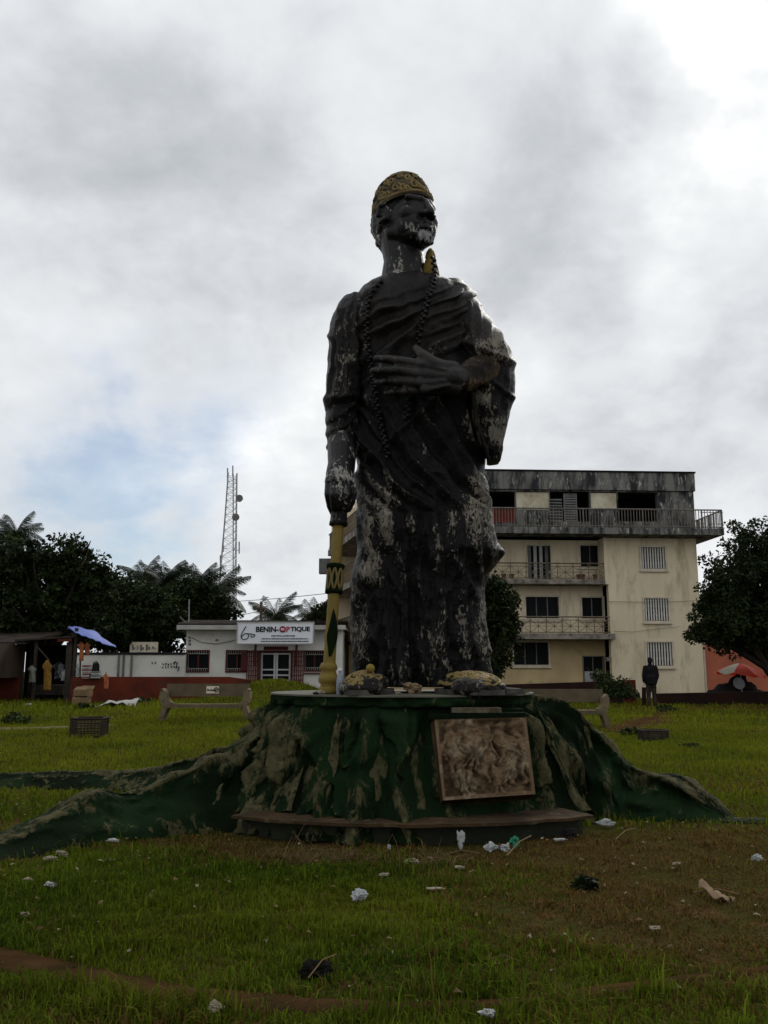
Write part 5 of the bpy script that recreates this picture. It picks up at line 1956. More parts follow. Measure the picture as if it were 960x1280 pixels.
mb = MB().tube([on_staff(y) for y in (850, 830, 800, 770, 740, 700, 670, 655)], [.069, .068, .067, .066, .065, .063, .062, .061], 20)
simple_attr(mb, 'shaft', M_['gold'], staff, .18, .6)
mb = MB()
ax_ = (stp - sb).normalized()
f0 = Vector((sb.x, 10.02, ZTOP))
mb.lathe([(.105, 0), (.112, .03), (.10, .07), (.082, .10), (.108, .13), (.112, .17), (.095, .21), (.08, .25), (.098, .27), (.098, .30), (.076, .34)], f0, 24)
simple_attr(mb, 'staff_foot', M_['gold'], staff, .35, .55)
mb = MB()
for (y, r_) in ((742, .098), (738, .088), (711, .092), (707, .1)):
    pass
c0_, c1_ = on_staff(745), on_staff(707)
L_ = (c1_ - c0_).length
mb.lathe([(.08, 0), (.102, .01), (.102, .04), (.086, .055), (.082, L_ * .5), (.086, L_ - .07), (.104, L_ - .05), (.104, L_ - .01), (.08, L_)], c0_, 24, ax_)
mb2c = MB()
for k in range(8):
    a_ = 2 * pi * k / 8
    dirv = Vector((cos(a_), sin(a_), 0)) * .088
    for sg in (-1, 1):
        pts = []
        for q in range(9):
            t_ = q / 8
            an = a_ + sg * .32 * sin(pi * t_)
            pts.append(c0_.lerp(c1_, .14 + .72 * t_) + Vector((cos(an), sin(an), 0)) * .088)
        mb2c.tube(pts, .013, 6)
simple_attr(mb, 'carved_collar', M_['plinth'], staff, .15, .3)
simple_attr(mb2c, 'collar_scroll', M_['goldworn'], staff, .4, .4)
# dark leaf on the shaft
mb = MB()
lf = [(768, .0, .0), (775, .020, -.02), (785, .045, -.05), (795, .062, -.06), (803, .066, -.055), (812, .045, -.02), (820, .02, -.004)]
vs, fs = [], []
for (y, wl, wr2) in [(764, -.002, .004), (772, -.014, .03), (780, -.026, .05), (788, -.040, .062), (796, -.055, .066), (803, -.05, .062), (810, -.034, .046), (816, -.026, .03), (822, -.018, .012)]:
    c = on_staff(y)
    for k in range(7):
        x_ = wl + (wr2 - wl) * k / 6 + .012
        vs.append((c.x + x_, c.y - sqrt(max(.0, .098 ** 2 - x_ * x_)) - .006, c.z))
for i in range(8):
    for k in range(6):
        a = i * 7 + k
        fs.append((a, a + 1, a + 8, a + 7))
me = np_mesh('leaf', vs, np.array(fs), M_['plinth'])
set_attr(me, 'wear_light', np.full(len(me.vertices), .2))
set_attr(me, 'tint', np.full(len(me.vertices), .3))
link('leaf_ornament', me, staff)
mb = MB()
mb.lathe([(.074, 0), (.108, .012), (.106, .05), (.10, .06), (.092, .22), (.09, .34)], on_staff(658), 20, ax_)
simple_attr(mb, 'staff_grip', M_['cloth'], staff, .5, .2)

# ================================================================== TREES, MAST, STREET THINGS
M_['leaf'] = mat('dark_leaf', (0.010, 0.017, 0.006), (0.022, 0.034, 0.010), 1.2, .6, attr='vary', spec=.08, transl=.12)
M_['leaf2'] = mat('mid_leaf', (0.022, 0.034, 0.013), (0.04, 0.058, 0.02), 1.2, .6, attr='vary', spec=.08, transl=.12)
M_['frond'] = mat('palm_leaf', (0.012, 0.019, 0.008), (0.022, 0.032, 0.012), 1.0, .55, spec=.1, transl=.1)
M_['bark'] = mat('bark', (0.045, 0.037, 0.028), (0.025, 0.02, 0.016), 3.0, .95, .8, 20)
M_['grey_metal'] = mat('grey_metal', (0.30, 0.30, 0.31), (0.2, 0.2, 0.21), 1.0, .6)
M_['wood'] = mat('weathered_wood', (0.10, 0.075, 0.05), (0.05, 0.04, 0.03), 4, .9, .4, 30)


def leaf_cloud(name, clumps, per, size, m, seed, parent, spread=.55):
    """many small leaf faces spread through clumps (centre, radius)"""
    r = np.random.default_rng(seed)
    V, F, A = [], [], []
    cs = np.array([c[:3] for c in clumps])
    rs_ = np.array([c[3] for c in clumps])
    n = per * len(clumps)
    idx = np.repeat(np.arange(len(clumps)), per)
    d = r.normal(size=(n, 3))
    d /= np.linalg.norm(d, axis=1)[:, None]
    rad = rs_[idx] * r.uniform(0.15, 1.0, n) ** .55
    c = cs[idx] + d * rad[:, None] * np.array([1, 1, .8])
    s = size * r.uniform(.6, 1.35, n)
    ax = d + r.normal(size=(n, 3)) * .7
    ax[:, 2] -= .25
    ax /= np.linalg.norm(ax, axis=1)[:, None]
    sd = np.cross(ax, r.normal(size=(n, 3)))
    sd /= np.linalg.norm(sd, axis=1)[:, None] + 1e-9
    w = s * .30
    p0 = c - ax * (s * .5)[:, None]
    p1 = c + sd * w[:, None]
    p2 = c + ax * (s * .5)[:, None]
    p3 = c - sd * w[:, None]
    V = np.stack([p0, p1, p2, p3], 1).reshape(-1, 3)
    F = np.arange(n * 4).reshape(n, 4)
    vary = np.repeat(r.uniform(.5, 1.3, n) * r.uniform(.55, 1.5, len(clumps))[idx], 4)
    col = np.stack([vary * 1.02, vary, vary * .9], -1)
    return link(name, np_mesh(name, V, F, m, smooth=False, attr={'vary': col}), parent)


def crown_clumps(ells, n, seed, crad):
    """clumps through a few ellipsoids, thick near the surface so gaps show"""
    r = random.Random(seed)
    out = []
    tot = sum(e[3] * e[4] * e[5] for e in ells)
    for e in ells:
        k = max(4, int(n * e[3] * e[4] * e[5] / tot))
        for q in range(k):
            v = Vector((r.gauss(0, 1), r.gauss(0, 1), r.gauss(0, 1))).normalized()
            t = r.uniform(.1, 1.0) ** .5
            cr = crad * r.uniform(.6, 1.3)
            out.append((e[0] + v.x * e[3] * t, e[1] + v.y * e[4] * t, e[2] + v.z * e[5] * t, cr))
    return out


def tree(name, label, base, ells, n, per, leaf, crad, seed, m='leaf', group=None, trunk_r=.22, cat='tree'):
    t = empty(name, base, label, cat, group)
    r = random.Random(seed)
    mb = MB()
    top = Vector((sum(e[0] for e in ells) / len(ells), sum(e[1] for e in ells) / len(ells), min(e[2] for e in ells)))
    b = Vector(base) - Vector((0, 0, .2))
    mid = b.lerp(top, .55) + Vector((r.uniform(-.2, .2), r.uniform(-.2, .2), 0))
    mb.tube([b, b.lerp(mid, .5), mid, top], [trunk_r * 1.25, trunk_r, trunk_r * .85, trunk_r * .5], 10)
    for e in ells:
        c = Vector(e[:3])
        for k in range(4):
            v = Vector((r.gauss(0, 1), r.gauss(0, 1), r.uniform(-.2, 1))).normalized()
            tip = c + Vector((v.x * e[3], v.y * e[4], v.z * e[5])) * .8
            mb.tube([mid, mid.lerp(tip, .5) + Vector((0, 0, .2)), tip], [trunk_r * .5, trunk_r * .28, .02], 6)
    mb.build('trunk', M_['bark'], t, True)
    leaf_cloud('crown', crown_clumps(ells, n, seed, crad), per, leaf, M_[m], seed, t)
    return t


def el(px, py, Y, rx, rz, ry=None):
    p = P(px, py, Y)
    s = Y / F_PX
    return (p.x, p.y, p.z, rx * s, (ry or rx * .9) * s, rz * s)


# right hand tree, hanging over the salmon wall
tree('broadleaf_tree', 'dense dark round tree overhanging the salmon wall', (P(1000, 860, 36).x, 36, .3),
     [el(955, 690, 36, 62, 40), el(945, 745, 35.5, 72, 48), el(925, 780, 35.3, 70, 38), el(915, 720, 35.5, 42, 30), el(1010, 730, 36.5, 80, 70), el(985, 785, 36, 60, 32), el(893, 797, 35.2, 34, 17), el(880, 775, 35.2, 22, 30), el(895, 740, 35.3, 24, 22)],
     760, 74, .15, .40, 21, trunk_r=.24)
# shrubby tree right of the statue, in front of the block
tree('garden_tree', 'dark leafy tree between the statue robe and the apartment block', (P(622, 870, 38).x, 38, .3),
     [el(612, 760, 38, 38, 40), el(622, 800, 37.8, 30, 40), el(600, 735, 38, 30, 20), el(630, 770, 37.8, 22, 24), el(612, 838, 38, 22, 22)], 190, 60, .17, .36, 33, trunk_r=.12)
# the mass on the left: separate trees
tree('broadleaf_tree', 'tall dark tree with stepped crown behind the clothes stall', (P(70, 868, 36).x, 36, .3),
     [el(60, 715, 36, 62, 40), el(100, 690, 35.6, 30, 26), el(45, 760, 35.5, 70, 40), el(110, 740, 36, 40, 40), el(10, 720, 36, 60, 50), el(85, 782, 36, 46, 26), el(-50, 740, 36, 70, 60)],
     620, 70, .19, .42, 41, trunk_r=.3)
tree('broadleaf_tree', 'dark bushy tree rising above the little notice board', (P(165, 840, 49).x, 49, .3),
     [el(150, 755, 49, 40, 36), el(185, 770, 49, 42, 34), el(140, 790, 48.5, 50, 26), el(205, 790, 49, 34, 28), el(125, 740, 49, 26, 22)],
     460, 70, .22, .5, 55, trunk_r=.25)
tree('broadleaf_tree', 'low dark tree close behind the left end of the shop roof', (P(238, 840, 56).x, 56, .3),
     [el(232, 752, 56, 40, 28), el(262, 752, 56, 24, 20), el(215, 765, 56, 30, 26), el(282, 768, 56, 16, 12)],
     330, 70, .24, .55, 67, trunk_r=.25)
tree('broadleaf_tree', 'dark tree just right of the shop sign above the roof', (P(402, 840, 60).x, 60, .3),
     [el(404, 772, 60, 20, 14), el(420, 768, 60, 18, 14)], 80, 60, .24, .5, 71, trunk_r=.2)


# palms ----------------------------------------------------------------
def frond_mesh(L, droop, seed):
    r = random.Random(seed)
    mb = MB()
    pts = []
    for k in range(13):
        t = k / 12
        pts.append(Vector((L * t * (1 - .12 * t * droop), 0, L * (.38 * t - (.62 * droop) * t * t))))
    mb.tube(pts, [.010 * (1 - .85 * k / 12) + .002 for k in range(13)], 5)
    for k in range(80):
        t = .08 + .92 * k / 79
        i = min(11, int(t * 12))
        p = pts[i].lerp(pts[i + 1], t * 12 - i)
        d = (pts[i + 1] - pts[i]).normalized()
        ll = L * .31 * (sin(pi * min(1, t * .92 + .08)) ** .6) * r.uniform(.85, 1.1)
        for sg in (-1, 1):
            a = Vector((d.x * .55, sg * .8, d.z * .55 - .45 - r.uniform(0, .45))).normalized()
            w = d * (.0048 * L)
            m1 = p + a * ll * .5 + Vector((0, 0, -.02))
            tip = p + a * ll + Vector((0, 0, -.16 * ll))
            mb.add([p - w * .5, p + w * .5, m1 + w, m1 - w, tip], [(0, 1, 2, 3), (3, 2, 4)])
    return mb.mesh('frond', M_['frond'])


FR = [frond_mesh(1.0, d_, i) for i, d_ in enumerate((.55, .95, 1.35))]


def palm(label, px, py, Y, size, n, seed, group='palm trees behind the lawn'):
    c = P(px, py, Y)
    r = random.Random(seed)
    t = empty('palm_tree', (c.x, Y, .2), label, 'palm tree', group)
    mb = MB()
    pts = [Vector((c.x + .25 * sin(k * .5 + seed), Y, .1 + (c.z - .1) * k / 6)) for k in range(7)]
    pts[-1] = c
    mb.tube(pts, [.24, .2, .18, .17, .16, .17, .2], 10)
    mb.build('trunk', M_['bark'], t, True)
    for k in range(n):
        a = 2.399 * k + r.uniform(-.2, .2)
        e = radians(66 - 100 * (k / n) + r.uniform(-8, 8))
        fm = FR[0 if k < n * .35 else (1 if k < n * .7 else 2)]
        o = bpy.data.objects.new('frond', fm)
        C.objects.link(o)
        o.parent = t
        o.location = c - Vector(t.location)
        o.rotation_euler = (r.uniform(-.3, .3), -e + .36, a)
        sc = size * r.uniform(.85, 1.12)
        o.scale = (sc, sc, sc)
    return t


palm('palm with its top showing above the far left crown', 20, 668, 52, 2.0, 26, 1)
palm('feathery palm left of the lattice mast behind the shop', 243, 738, 62, 3.0, 34, 2)
palm('feathery palm leaning over the mast foot', 268, 742, 66, 2.9, 32, 3)
palm('feathery palm standing over the compound wall', 205, 728, 58, 2.4, 30, 4)
palm('spreading palm just above the shop sign', 345, 770, 62, 2.1, 26, 5)
palm('smaller palm between shop sign and staff', 393, 772, 64, 2.0, 24, 6)
palm('slim palm low between the two dark trees on the left', 178, 722, 60, 1.9, 22, 8)

# lattice mast ----------------------------------------------------------
YM = 150.0
mast = empty('lattice_mast', (P(284, 838, YM).x, YM, 0), 'tall grey lattice telecom mast with two dishes', 'mast')
LZ = [(P(0, y, YM).z) for y in (592, 840)]


def mast_x(py):
    l_ = np.interp(py, [590, 655, 720, 800], [284.5, 279.5, 273.5, 267])
    r_ = np.interp(py, [590, 655, 720, 800], [297.0, 296.5, 296.0, 296.0])
    return l_, r_


def mast_pt(py, c):
    l_, r_ = mast_x(py)
    a, b = P(l_, py, YM), P(r_, py, YM)
    w = (b.x - a.x)
    cx = (a.x + b.x) / 2
    k = [(-.5, -.5), (.5, -.5), (.5, .5), (-.5, .5)][c]
    ca, sa = cos(.25), sin(.25)
    x_, y_ = k[0] * w * .85, k[1] * w * .85
    return Vector((cx + x_ * ca - y_ * sa, YM + x_ * sa + y_ * ca, a.z))


for c in range(4):
    mb = MB()
    for y in range(592, 830, 20):
        mb.bar(mast_pt(y, c), mast_pt(min(830, y + 20), c), .085)
    mb.build('mast_leg', M_['grey_metal'], mast)
yl = 596.0
for k in range(20):
    st = 7.0 + k * .42
    mb = MB()
    for c in range(4):
        d_ = (c + 1) % 4
        mb.bar(mast_pt(yl, c), mast_pt(yl + st, d_), .04).bar(mast_pt(yl, d_), mast_pt(yl + st, c), .04).bar(mast_pt(yl, c), mast_pt(yl, d_), .04)
    mb.build('brace', M_['grey_metal'], mast)
    yl += st
for (px, py, r_) in ((299, 623, .62), (294.5, 646.5, .62)):
    p = P(px, py, YM - 2)
    mb = MB().lathe([(.1, -.5), (r_ * .6, -.25), (r_, 0), (r_, .18), (r_ * .96, .2)], p, 20, (.35, -1, 0))
    mb.bar(p + Vector((0, .3, 0)), p + Vector((-.6, 2, 0)), .12)
    mb.build('dish', M_['shutter'], mast)
for (px, y0, y1) in ((284.5, 585, 600), (291, 582, 596), (296, 592, 604), (279, 673, 690), (299, 677, 692), (275.5, 694, 712), (298.5, 705, 716)):
    a, b = P(px, y0, YM - 1), P(px, y1, YM - 1)
    MB().bar(a, b, .16).bar(b + Vector((0, 0, .6)), P(291 if px > 285 else 283, y1, YM) + Vector((0, 0, .6)), .08).build('antenna', M_['grey_metal'], mast)
MB().bar(P(291.5, 592, YM), P(291.5, 828, YM), .13).build('cable_ladder', M_['shutter'], mast)

# utility pole and its lines
p0, p1 = P(326, 850, 56), P(326.5, 752, 56)
up = empty('utility_pole', (p0.x, 56, .2), 'thin grey utility pole rising behind the shop sign', 'utility pole')
MB().tube([(p0.x, 56, 0), p1], [.13, .09], 8).build('pole', M_['wood'], up, True)
MB().box(p1 + Vector((-.45, -.05, -.5)), p1 + Vector((.25, .05, -.4))).box(p1 + Vector((-.5, -.1, -.52)), p1 + Vector((-.25, .1, -.3))).build('cross_arm', M_['wood'], up)
MB().tube([p1 + Vector((0, 0, -.1)), p1 + Vector((.35, -.3, .25)), p1 + Vector((.5, -.4, .22))], .03, 5).build('lamp_arm', M_['grey_metal'], up)
for (lab, pts) in (('upper sagging power line above the shop roof', [(262, 755, 75), (300, 751.5, 70), (350, 748, 64), (412, 741.5, 56)]),
                   ('lower power line running to the utility pole', [(262, 776, 70), (300, 769, 62), (326, 764, 56)])):
    tag(MB().tube([P(*q) for q in pts], .022, 5).build('power_line', M_['black'], None), lab, 'power line')
# antenna rod on the shop corner
p = P(236, 790, 45.3)
an = empty('roof_antenna', p, 'thin roof aerial on the left corner of the shop', 'aerial')
MB().tube([P(236, 789, 45.3), P(236.5, 749, 45.3)], .03, 6).build('rod', M_['grey_metal'], an)
MB().tube([P(225, 771, 45.3), P(236, 782, 45.3)], .018, 5).tube([P(236, 782, 45.3), P(240, 778, 45.3)], .018, 5).build('aerial_arm', M_['grey_metal'], an)

# notice board behind the compound wall
YN = 47.5
a, b = P(162, 816, YN), P(197.5, 802.5, YN)
nb = empty('notice_board', ((a.x + b.x) / 2, YN, .3), 'small pale advertising board with dark pictures behind the compound wall', 'notice board')
MB().box((a.x, YN, a.z), (b.x, YN + .1, b.z)).build('board', M_['frame'], nb)
mb = MB()
for (q0, q1, y0, y1) in ((165, 169, 806, 813), (171, 174, 807, 812), (175, 180, 806, 813.5), (182, 188, 805.5, 813), (190, 195, 808, 811)):
    p, q = P(q0, y1, YN), P(q1, y0, YN)
    mb.box((p.x, YN - .02, p.z), ((p.x + q.x) / 2, YN - .003, q.z)).box(((p.x + q.x) / 2 + .02, YN - .02, p.z + .05), (q.x, YN - .003, q.z - .12))
mb.build('pictures', M_['shutter'], nb)
mb = MB()
for px in (168, 192):
    x_ = P(px, 815, YN).x
    mb.box((x_ - .05, YN + .11, 0), (x_ + .05, YN + .2, b.z))
mb.build('board_post', M_['shutter'], nb)

# ------------------------------------------------------------------ benches
M_['concrete'] = mat('bench_concrete', (0.17, 0.135, 0.08), (0.10, 0.08, 0.046), 2.5, .95, .5, 25, c3=(0.05, 0.048, 0.03), c3scale=4, c3lo=.58, c3hi=.7)
M_['concrete_d'] = mat('bench_board', (0.115, 0.088, 0.056), (0.07, 0.055, 0.036), 2.5, .95, .4, 25)


def bench_parts(t):
    hw = 1.08
    mb = MB().box((-hw + .02, .16, .60), (hw - .02, .22, .92))
    mb.build('backrest', M_['concrete_d'], t, local=True)
    mb = MB().hexa([(-hw + .12, -.24, .32), (hw - .12, -.24, .32), (hw - .12, .24, .32), (-hw + .12, .24, .32),
                    (-hw + .10, -.26, .415), (hw - .10, -.26, .415), (hw - .10, .24, .415), (-hw + .10, .24, .415)])
    mb.build('seat', M_['concrete'], t, local=True)
    for s in (-1, 1):
        mb = MB()
        path = [(1.04, .74), (1.06, .72), (1.06, .58), (1.035, .48), (.97, .40), (.90, .37)]
        path2 = [(.99, .37), (1.03, .28), (1.06, .18), (1.085, .08), (1.10, -.12)]
        for pth, w0, w1 in ((path, .085, .075), (path2, .065, .085)):
            for i in range(len(pth) - 1):
                (xa, za), (xb, zb) = pth[i], pth[i + 1]
                dx, dz = xb - xa, zb - za
                L_ = sqrt(dx * dx + dz * dz)
                nx_, nz_ = -dz / L_, dx / L_
                q = []
                e = .012
                for (x_, z_) in ((xa - dx / L_ * e, za - dz / L_ * e), (xb + dx / L_ * e, zb + dz / L_ * e)):
                    q += [(x_ + nx_ * w0, z_ + nz_ * w0), (x_ - nx_ * w0, z_ - nz_ * w0)]
                yy = .21 + .002 * i
                mb.hexa([(s * q[0][0], -yy, q[0][1]), (s * q[1][0], -yy, q[1][1]), (s * q[1][0], yy, q[1][1]), (s * q[0][0], yy, q[0][1]),
                         (s * q[2][0], -yy, q[2][1]), (s * q[3][0], -yy, q[3][1]), (s * q[3][0], yy, q[3][1]), (s * q[2][0], yy, q[2][1])])
        mb.build('bench_end', M_['concrete'], t, local=True)


pb = P(257, 896, 23.5)
zb_ = P(257, 897.5, 23.5).z
bench = empty('park_bench', (pb.x, 23.5, G(pb.x, 23.5)), 'old concrete park bench with small white plate on its backrest', 'bench', 'concrete benches on the lawn')
bench_parts(bench)
mb = MB().box((-.03, .145, .675), (.29, .158, .86))
pl = mb.build('sign_plate', M_['frame'], bench, local=True)
me = text_mesh('Rotary', .085, .003, .003, 'LEFT', M_['black'], 'lettering')
link('lettering', me, pl, True, (-.012, .143, .735))
mb = MB()
ring = [(.225 + .05 * cos(2 * pi * k / 24), .141, .767 + .05 * sin(2 * pi * k / 24)) for k in range(25)]
mb.tube(ring, .008, 5, cap=False)
for k in range(6):
    a_ = pi * k / 3
    mb.tube([(.225, .141, .767), (.225 + .045 * cos(a_), .141, .767 + .045 * sin(a_))], .004, 4)
mb.lathe([(.016, 0), (.016, .006)], (.225, .143, .767), 10, (0, -1, 0))
for k in range(12):
    a_ = 2 * pi * k / 12
    mb.lathe([(.010, 0), (.010, .005)], (.225 + .06 * cos(a_), .143, .767 + .06 * sin(a_)), 6, (0, -1, 0))
mb.build('emblem', M_['black'], pl, local=True)
pb2 = P(702, 900, 22.6)
bench2 = empty('park_bench', (pb2.x, 22.6, G(pb2.x, 22.6)), 'old concrete park bench half hidden behind the right of the plinth', 'bench', 'concrete benches on the lawn', rot=-.05)
bench_parts(bench2)

# ------------------------------------------------------------------ person by the barred window
M_['jacket'] = mat('black_jacket', (0.008, 0.008, 0.010), (0.014, 0.013, 0.014), 3, .95, spec=.02)
M_['trousers'] = mat('dark_trousers', (0.022, 0.016, 0.013), (0.05, 0.04, 0.035), 6, .95, spec=.02)
M_['brownskin'] = mat('brown_skin', (0.06, 0.035, 0.024), rough=.6)
M_['hair'] = mat('black_hair', (0.008, 0.008, 0.008), rough=.9)
YPp = 34.5
pp = P(814.5, 870, YPp)
gp = G(pp.x, YPp) + .0
hp = P(814.5, 822, YPp).z - gp
S = hp / 1.76
per = empty('person', (pp.x, YPp, gp), 'person in a black jacket standing with their back turned near the barred window', 'person')


def q(x, y, z):
    return Vector((pp.x + x * S, YPp + y * S, gp + z * S))


mb = MB()
mb.ell(q(.0, .02, 1.655), (.075 * S, .095 * S, .115 * S), 16, 12)
mb.cap(q(0, 0, 1.40), q(0, .01, 1.58), .06 * S, .055 * S)
mb.ell(q(0, 0, 1.22), (.17 * S, .105 * S, .27 * S), 16, 12)
mb.ell(q(0, 0, .97), (.16 * S, .11 * S, .16 * S), 16, 12)
for s in (-1, 1):
    mb.chain([q(s * .18, 0, 1.41), q(s * .235, .0, 1.13), q(s * .21, .10, .90), ], [.055 * S, .045 * S, .033 * S])
    mb.chain([q(s * .21, .10, .90), q(s * .205, .12, .83)], [.04 * S, .034 * S])
    for k in range(4):
        mb.chain([q(s * (.19 + .012 * k), .12 + .004 * k, .83), q(s * (.188 + .012 * k), .13, .765 + .006 * abs(k - 1))], [.012 * S, .009 * S], 8)
    mb.chain([q(s * .18, .135, .87), q(s * .165, .15, .815)], [.013 * S, .010 * S], 8)
    mb.chain([q(s * .09, 0, .94), q(s * .10, .01, .50), q(s * .105, -.02, .08)], [.085 * S, .06 * S, .042 * S])
    mb.ell(q(s * .11, .05, .045), (.05 * S, .13 * S, .045 * S), 12, 8)
    mb.ell(q(s * .078, .02, 1.65), (.014 * S, .022 * S, .032 * S), 8, 6)
mb.ell(q(0, .118, 1.645), (.014 * S, .025 * S, .022 * S), 8, 6)
me = remeshed(mb, .016, 2, 'body')
me.materials.append(M_['brownskin'])
link('body', me, per)
mb = MB()
mb.ell(q(0, .0, 1.69), (.086 * S, .105 * S, .095 * S), 16, 12).ell(q(0, -.05, 1.63), (.078 * S, .06 * S, .085 * S), 14, 10)
me = remeshed(mb, .014, 2, 'hair')
me.materials.append(M_['hair'])
link('hair', me, per)
mb = MB()
mb.ell(q(0, 0, 1.24), (.20 * S, .135 * S, .27 * S), 18, 12).ell(q(0, 0, 1.0), (.205 * S, .145 * S, .22 * S), 18, 12)
mb.lathe([(.15 * S, 0), (.215 * S, .02), (.21 * S, .3), (.17 * S, .35)], q(0, 0, .80), 20)
mb.chain([q(-.17, 0, 1.41), q(.17, 0, 1.41)], [.075 * S, .075 * S]).cap(q(0, 0, 1.42), q(0, 0, 1.50), .085 * S, .075 * S)
for s in (-1, 1):
    mb.chain([q(s * .185, 0, 1.41), q(s * .245, .0, 1.13), q(s * .217, .095, .92)], [.08 * S, .07 * S, .055 * S])
me = remeshed(mb, .022, 3, 'jacket')
me.materials.append(M_['jacket'])
link('jacket', me, per)
mb = MB()
mb.ell(q(0, 0, .93), (.17 * S, .12 * S, .13 * S), 16, 10)
for s in (-1, 1):
    mb.chain([q(s * .09, 0, .92), q(s * .10, .01, .50), q(s * .107, -.02, .10)], [.105 * S, .082 * S, .07 * S])
me = remeshed(mb, .02, 2, 'trousers')
me.materials.append(M_['trousers'])
link('trousers', me, per)
for s in (-1, 1):
    mb = MB().ell(q(s * .11, .05, .045), (.06 * S, .145 * S, .055 * S), 12, 8)
    mb.build('shoe', M_['jacket'], per, True)
tag(MB().box(q(-.235, .07, .80), q(-.17, .16, .9)).build('paper_bag', M_['signwhite']), 'small white packet held in the left hand of the standing person', 'packet')
tag(MB().tube([(P(804.5, 870, 35).x, 35, .2), (P(804.8, 858, 35).x, 35, P(804, 859, 35).z)], [.09, .08], 8).build('post', M_['dark_wall']),
    'short dark stump of a post beside the standing person', 'post')

# bush before the ground floor door
bx, by = P(772, 870, 36.2).x, 36.2
bush = empty('bush', (bx, by, G(bx, by)), 'dark scrubby bush in front of the ground floor door', 'bush')
MB().tube([(bx, by, G(bx, by) - .1), (bx + .1, by, G(bx, by) + .9)], [.05, .02], 6).tube([(bx, by, G(bx, by)), (bx - 1.2, by, P(735, 834, by).z)], [.04, .012], 6).build('stem', M_['bark'], bush)
leaf_cloud('leaves', crown_clumps([el(768, 861, 36.2, 20, 12), el(757, 850, 36.2, 14, 8), el(782, 866, 36, 14, 9), el(748, 846, 36.2, 8, 5)], 60, 5, .28), 42, .12, M_['leaf2'], 91, bush)

# red and white parasol over a stall darkened for its shade -------------------------------
M_['redfab'] = mat('red_fabric', (0.52, 0.045, 0.02), (0.42, 0.035, 0.02), 2, .8, transl=.25)
M_['palefab'] = mat('pale_fabric', (0.42, 0.39, 0.30), (0.36, 0.33, 0.26), 2, .8, transl=.25)
YU = 37.9
cpt = P(925, 829, YU)
pz = G(cpt.x, YU)
par = empty('parasol', (cpt.x, YU, pz), 'red and pale panelled parasol in front of the salmon wall', 'parasol')
Rp = 29.5 * YU / F_PX
Rt = Matrix.Rotation(radians(5), 3, 'Y')
NSEG = 8
for k in range(NSEG):
    a0, a1 = 2 * pi * (k + .25) / NSEG, 2 * pi * (k + 1.25) / NSEG
    mb = MB()
    vs = []
    for i in range(5):
        r_ = Rp * (.03 + .97 * i / 4)
        z_ = -.42 * (i / 4) ** 1.4
        for j in range(5):
            a_ = a0 + (a1 - a0) * j / 4
            sag = -.06 * sin(pi * j / 4) * (i / 4) + (-.05 * abs(sin(pi * j / 4)) if i == 4 else 0)
            vs.append(cpt + Rt @ Vector((r_ * cos(a_), r_ * sin(a_), z_ + sag)))
    mb.add(vs, [(i * 5 + j, i * 5 + j + 1, i * 5 + j + 6, i * 5 + j + 5) for i in range(4) for j in range(4)])
    mb.build('canopy_panel', M_['palefab'] if k == 4 else M_['redfab'], par, True)
MB().tube([(cpt.x, YU, pz - .1), cpt + Vector((0, 0, .08))], .03, 8).build('pole', M_['grey_metal'], par)
mb = MB()
for k in range(8):
    a_ = 2 * pi * (k + .25) / 8
    mb.tube([cpt + Vector((0, 0, -.03)), cpt + Rt @ Vector((Rp * cos(a_), Rp * sin(a_), -.44))], .012, 4)
mb.build('ribs', M_['grey_metal'], par)
M_['darkcloth'] = mat('dark_cloth', (0.010, 0.009, 0.010), (0.018, 0.013, 0.014), 3, .95, .4, 15)
mb = MB()
for (px, py, rx, rz, dy) in ((905, 862, 13, 7, .2), (922, 856, 12, 11, .6), (893, 866, 9, 5, .1), (937, 861, 10, 8, .3), (926, 846, 6, 7, .6), (949, 866, 8, 4, .1)):
    e = el(px, py, YU + dy, rx, rz, rx * .7)
    mb.ell(e[:3], e[3:], 16, 10)
p_, q_ = P(890, 875, YU + .2), P(950, 865, YU + .2)
mb.box((p_.x, YU - .2, pz - .1), (q_.x, YU + .8, q_.z))
me = remeshed(mb, .05, 3, 'shaded_heap')
co, no = mesh_np(me)
set_co(me, co + no * (.05 * fbm(co[:, 0] * 3, co[:, 1] * 3, co[:, 2] * 3, 7, 3))[:, None])
me.materials.append(M_['darkcloth'])  # dark tone stands in for the shade beneath the parasol
tag(link('shaded_stall', me), 'heaped street stall below the red parasol, shade put into its dark colour', 'stall')
p = P(922.5, 855, YU - .55)
tag(MB().lathe([(.08, -.01), (.2, .0), (.235, .09), (.25, .10), (.235, .105), (.19, .03), (.05, .02)], p, 20, (.1, -.9, .25)).build('basin', M_['grey_metal'], None, True),
    'round grey metal basin propped on the dark stall', 'basin')

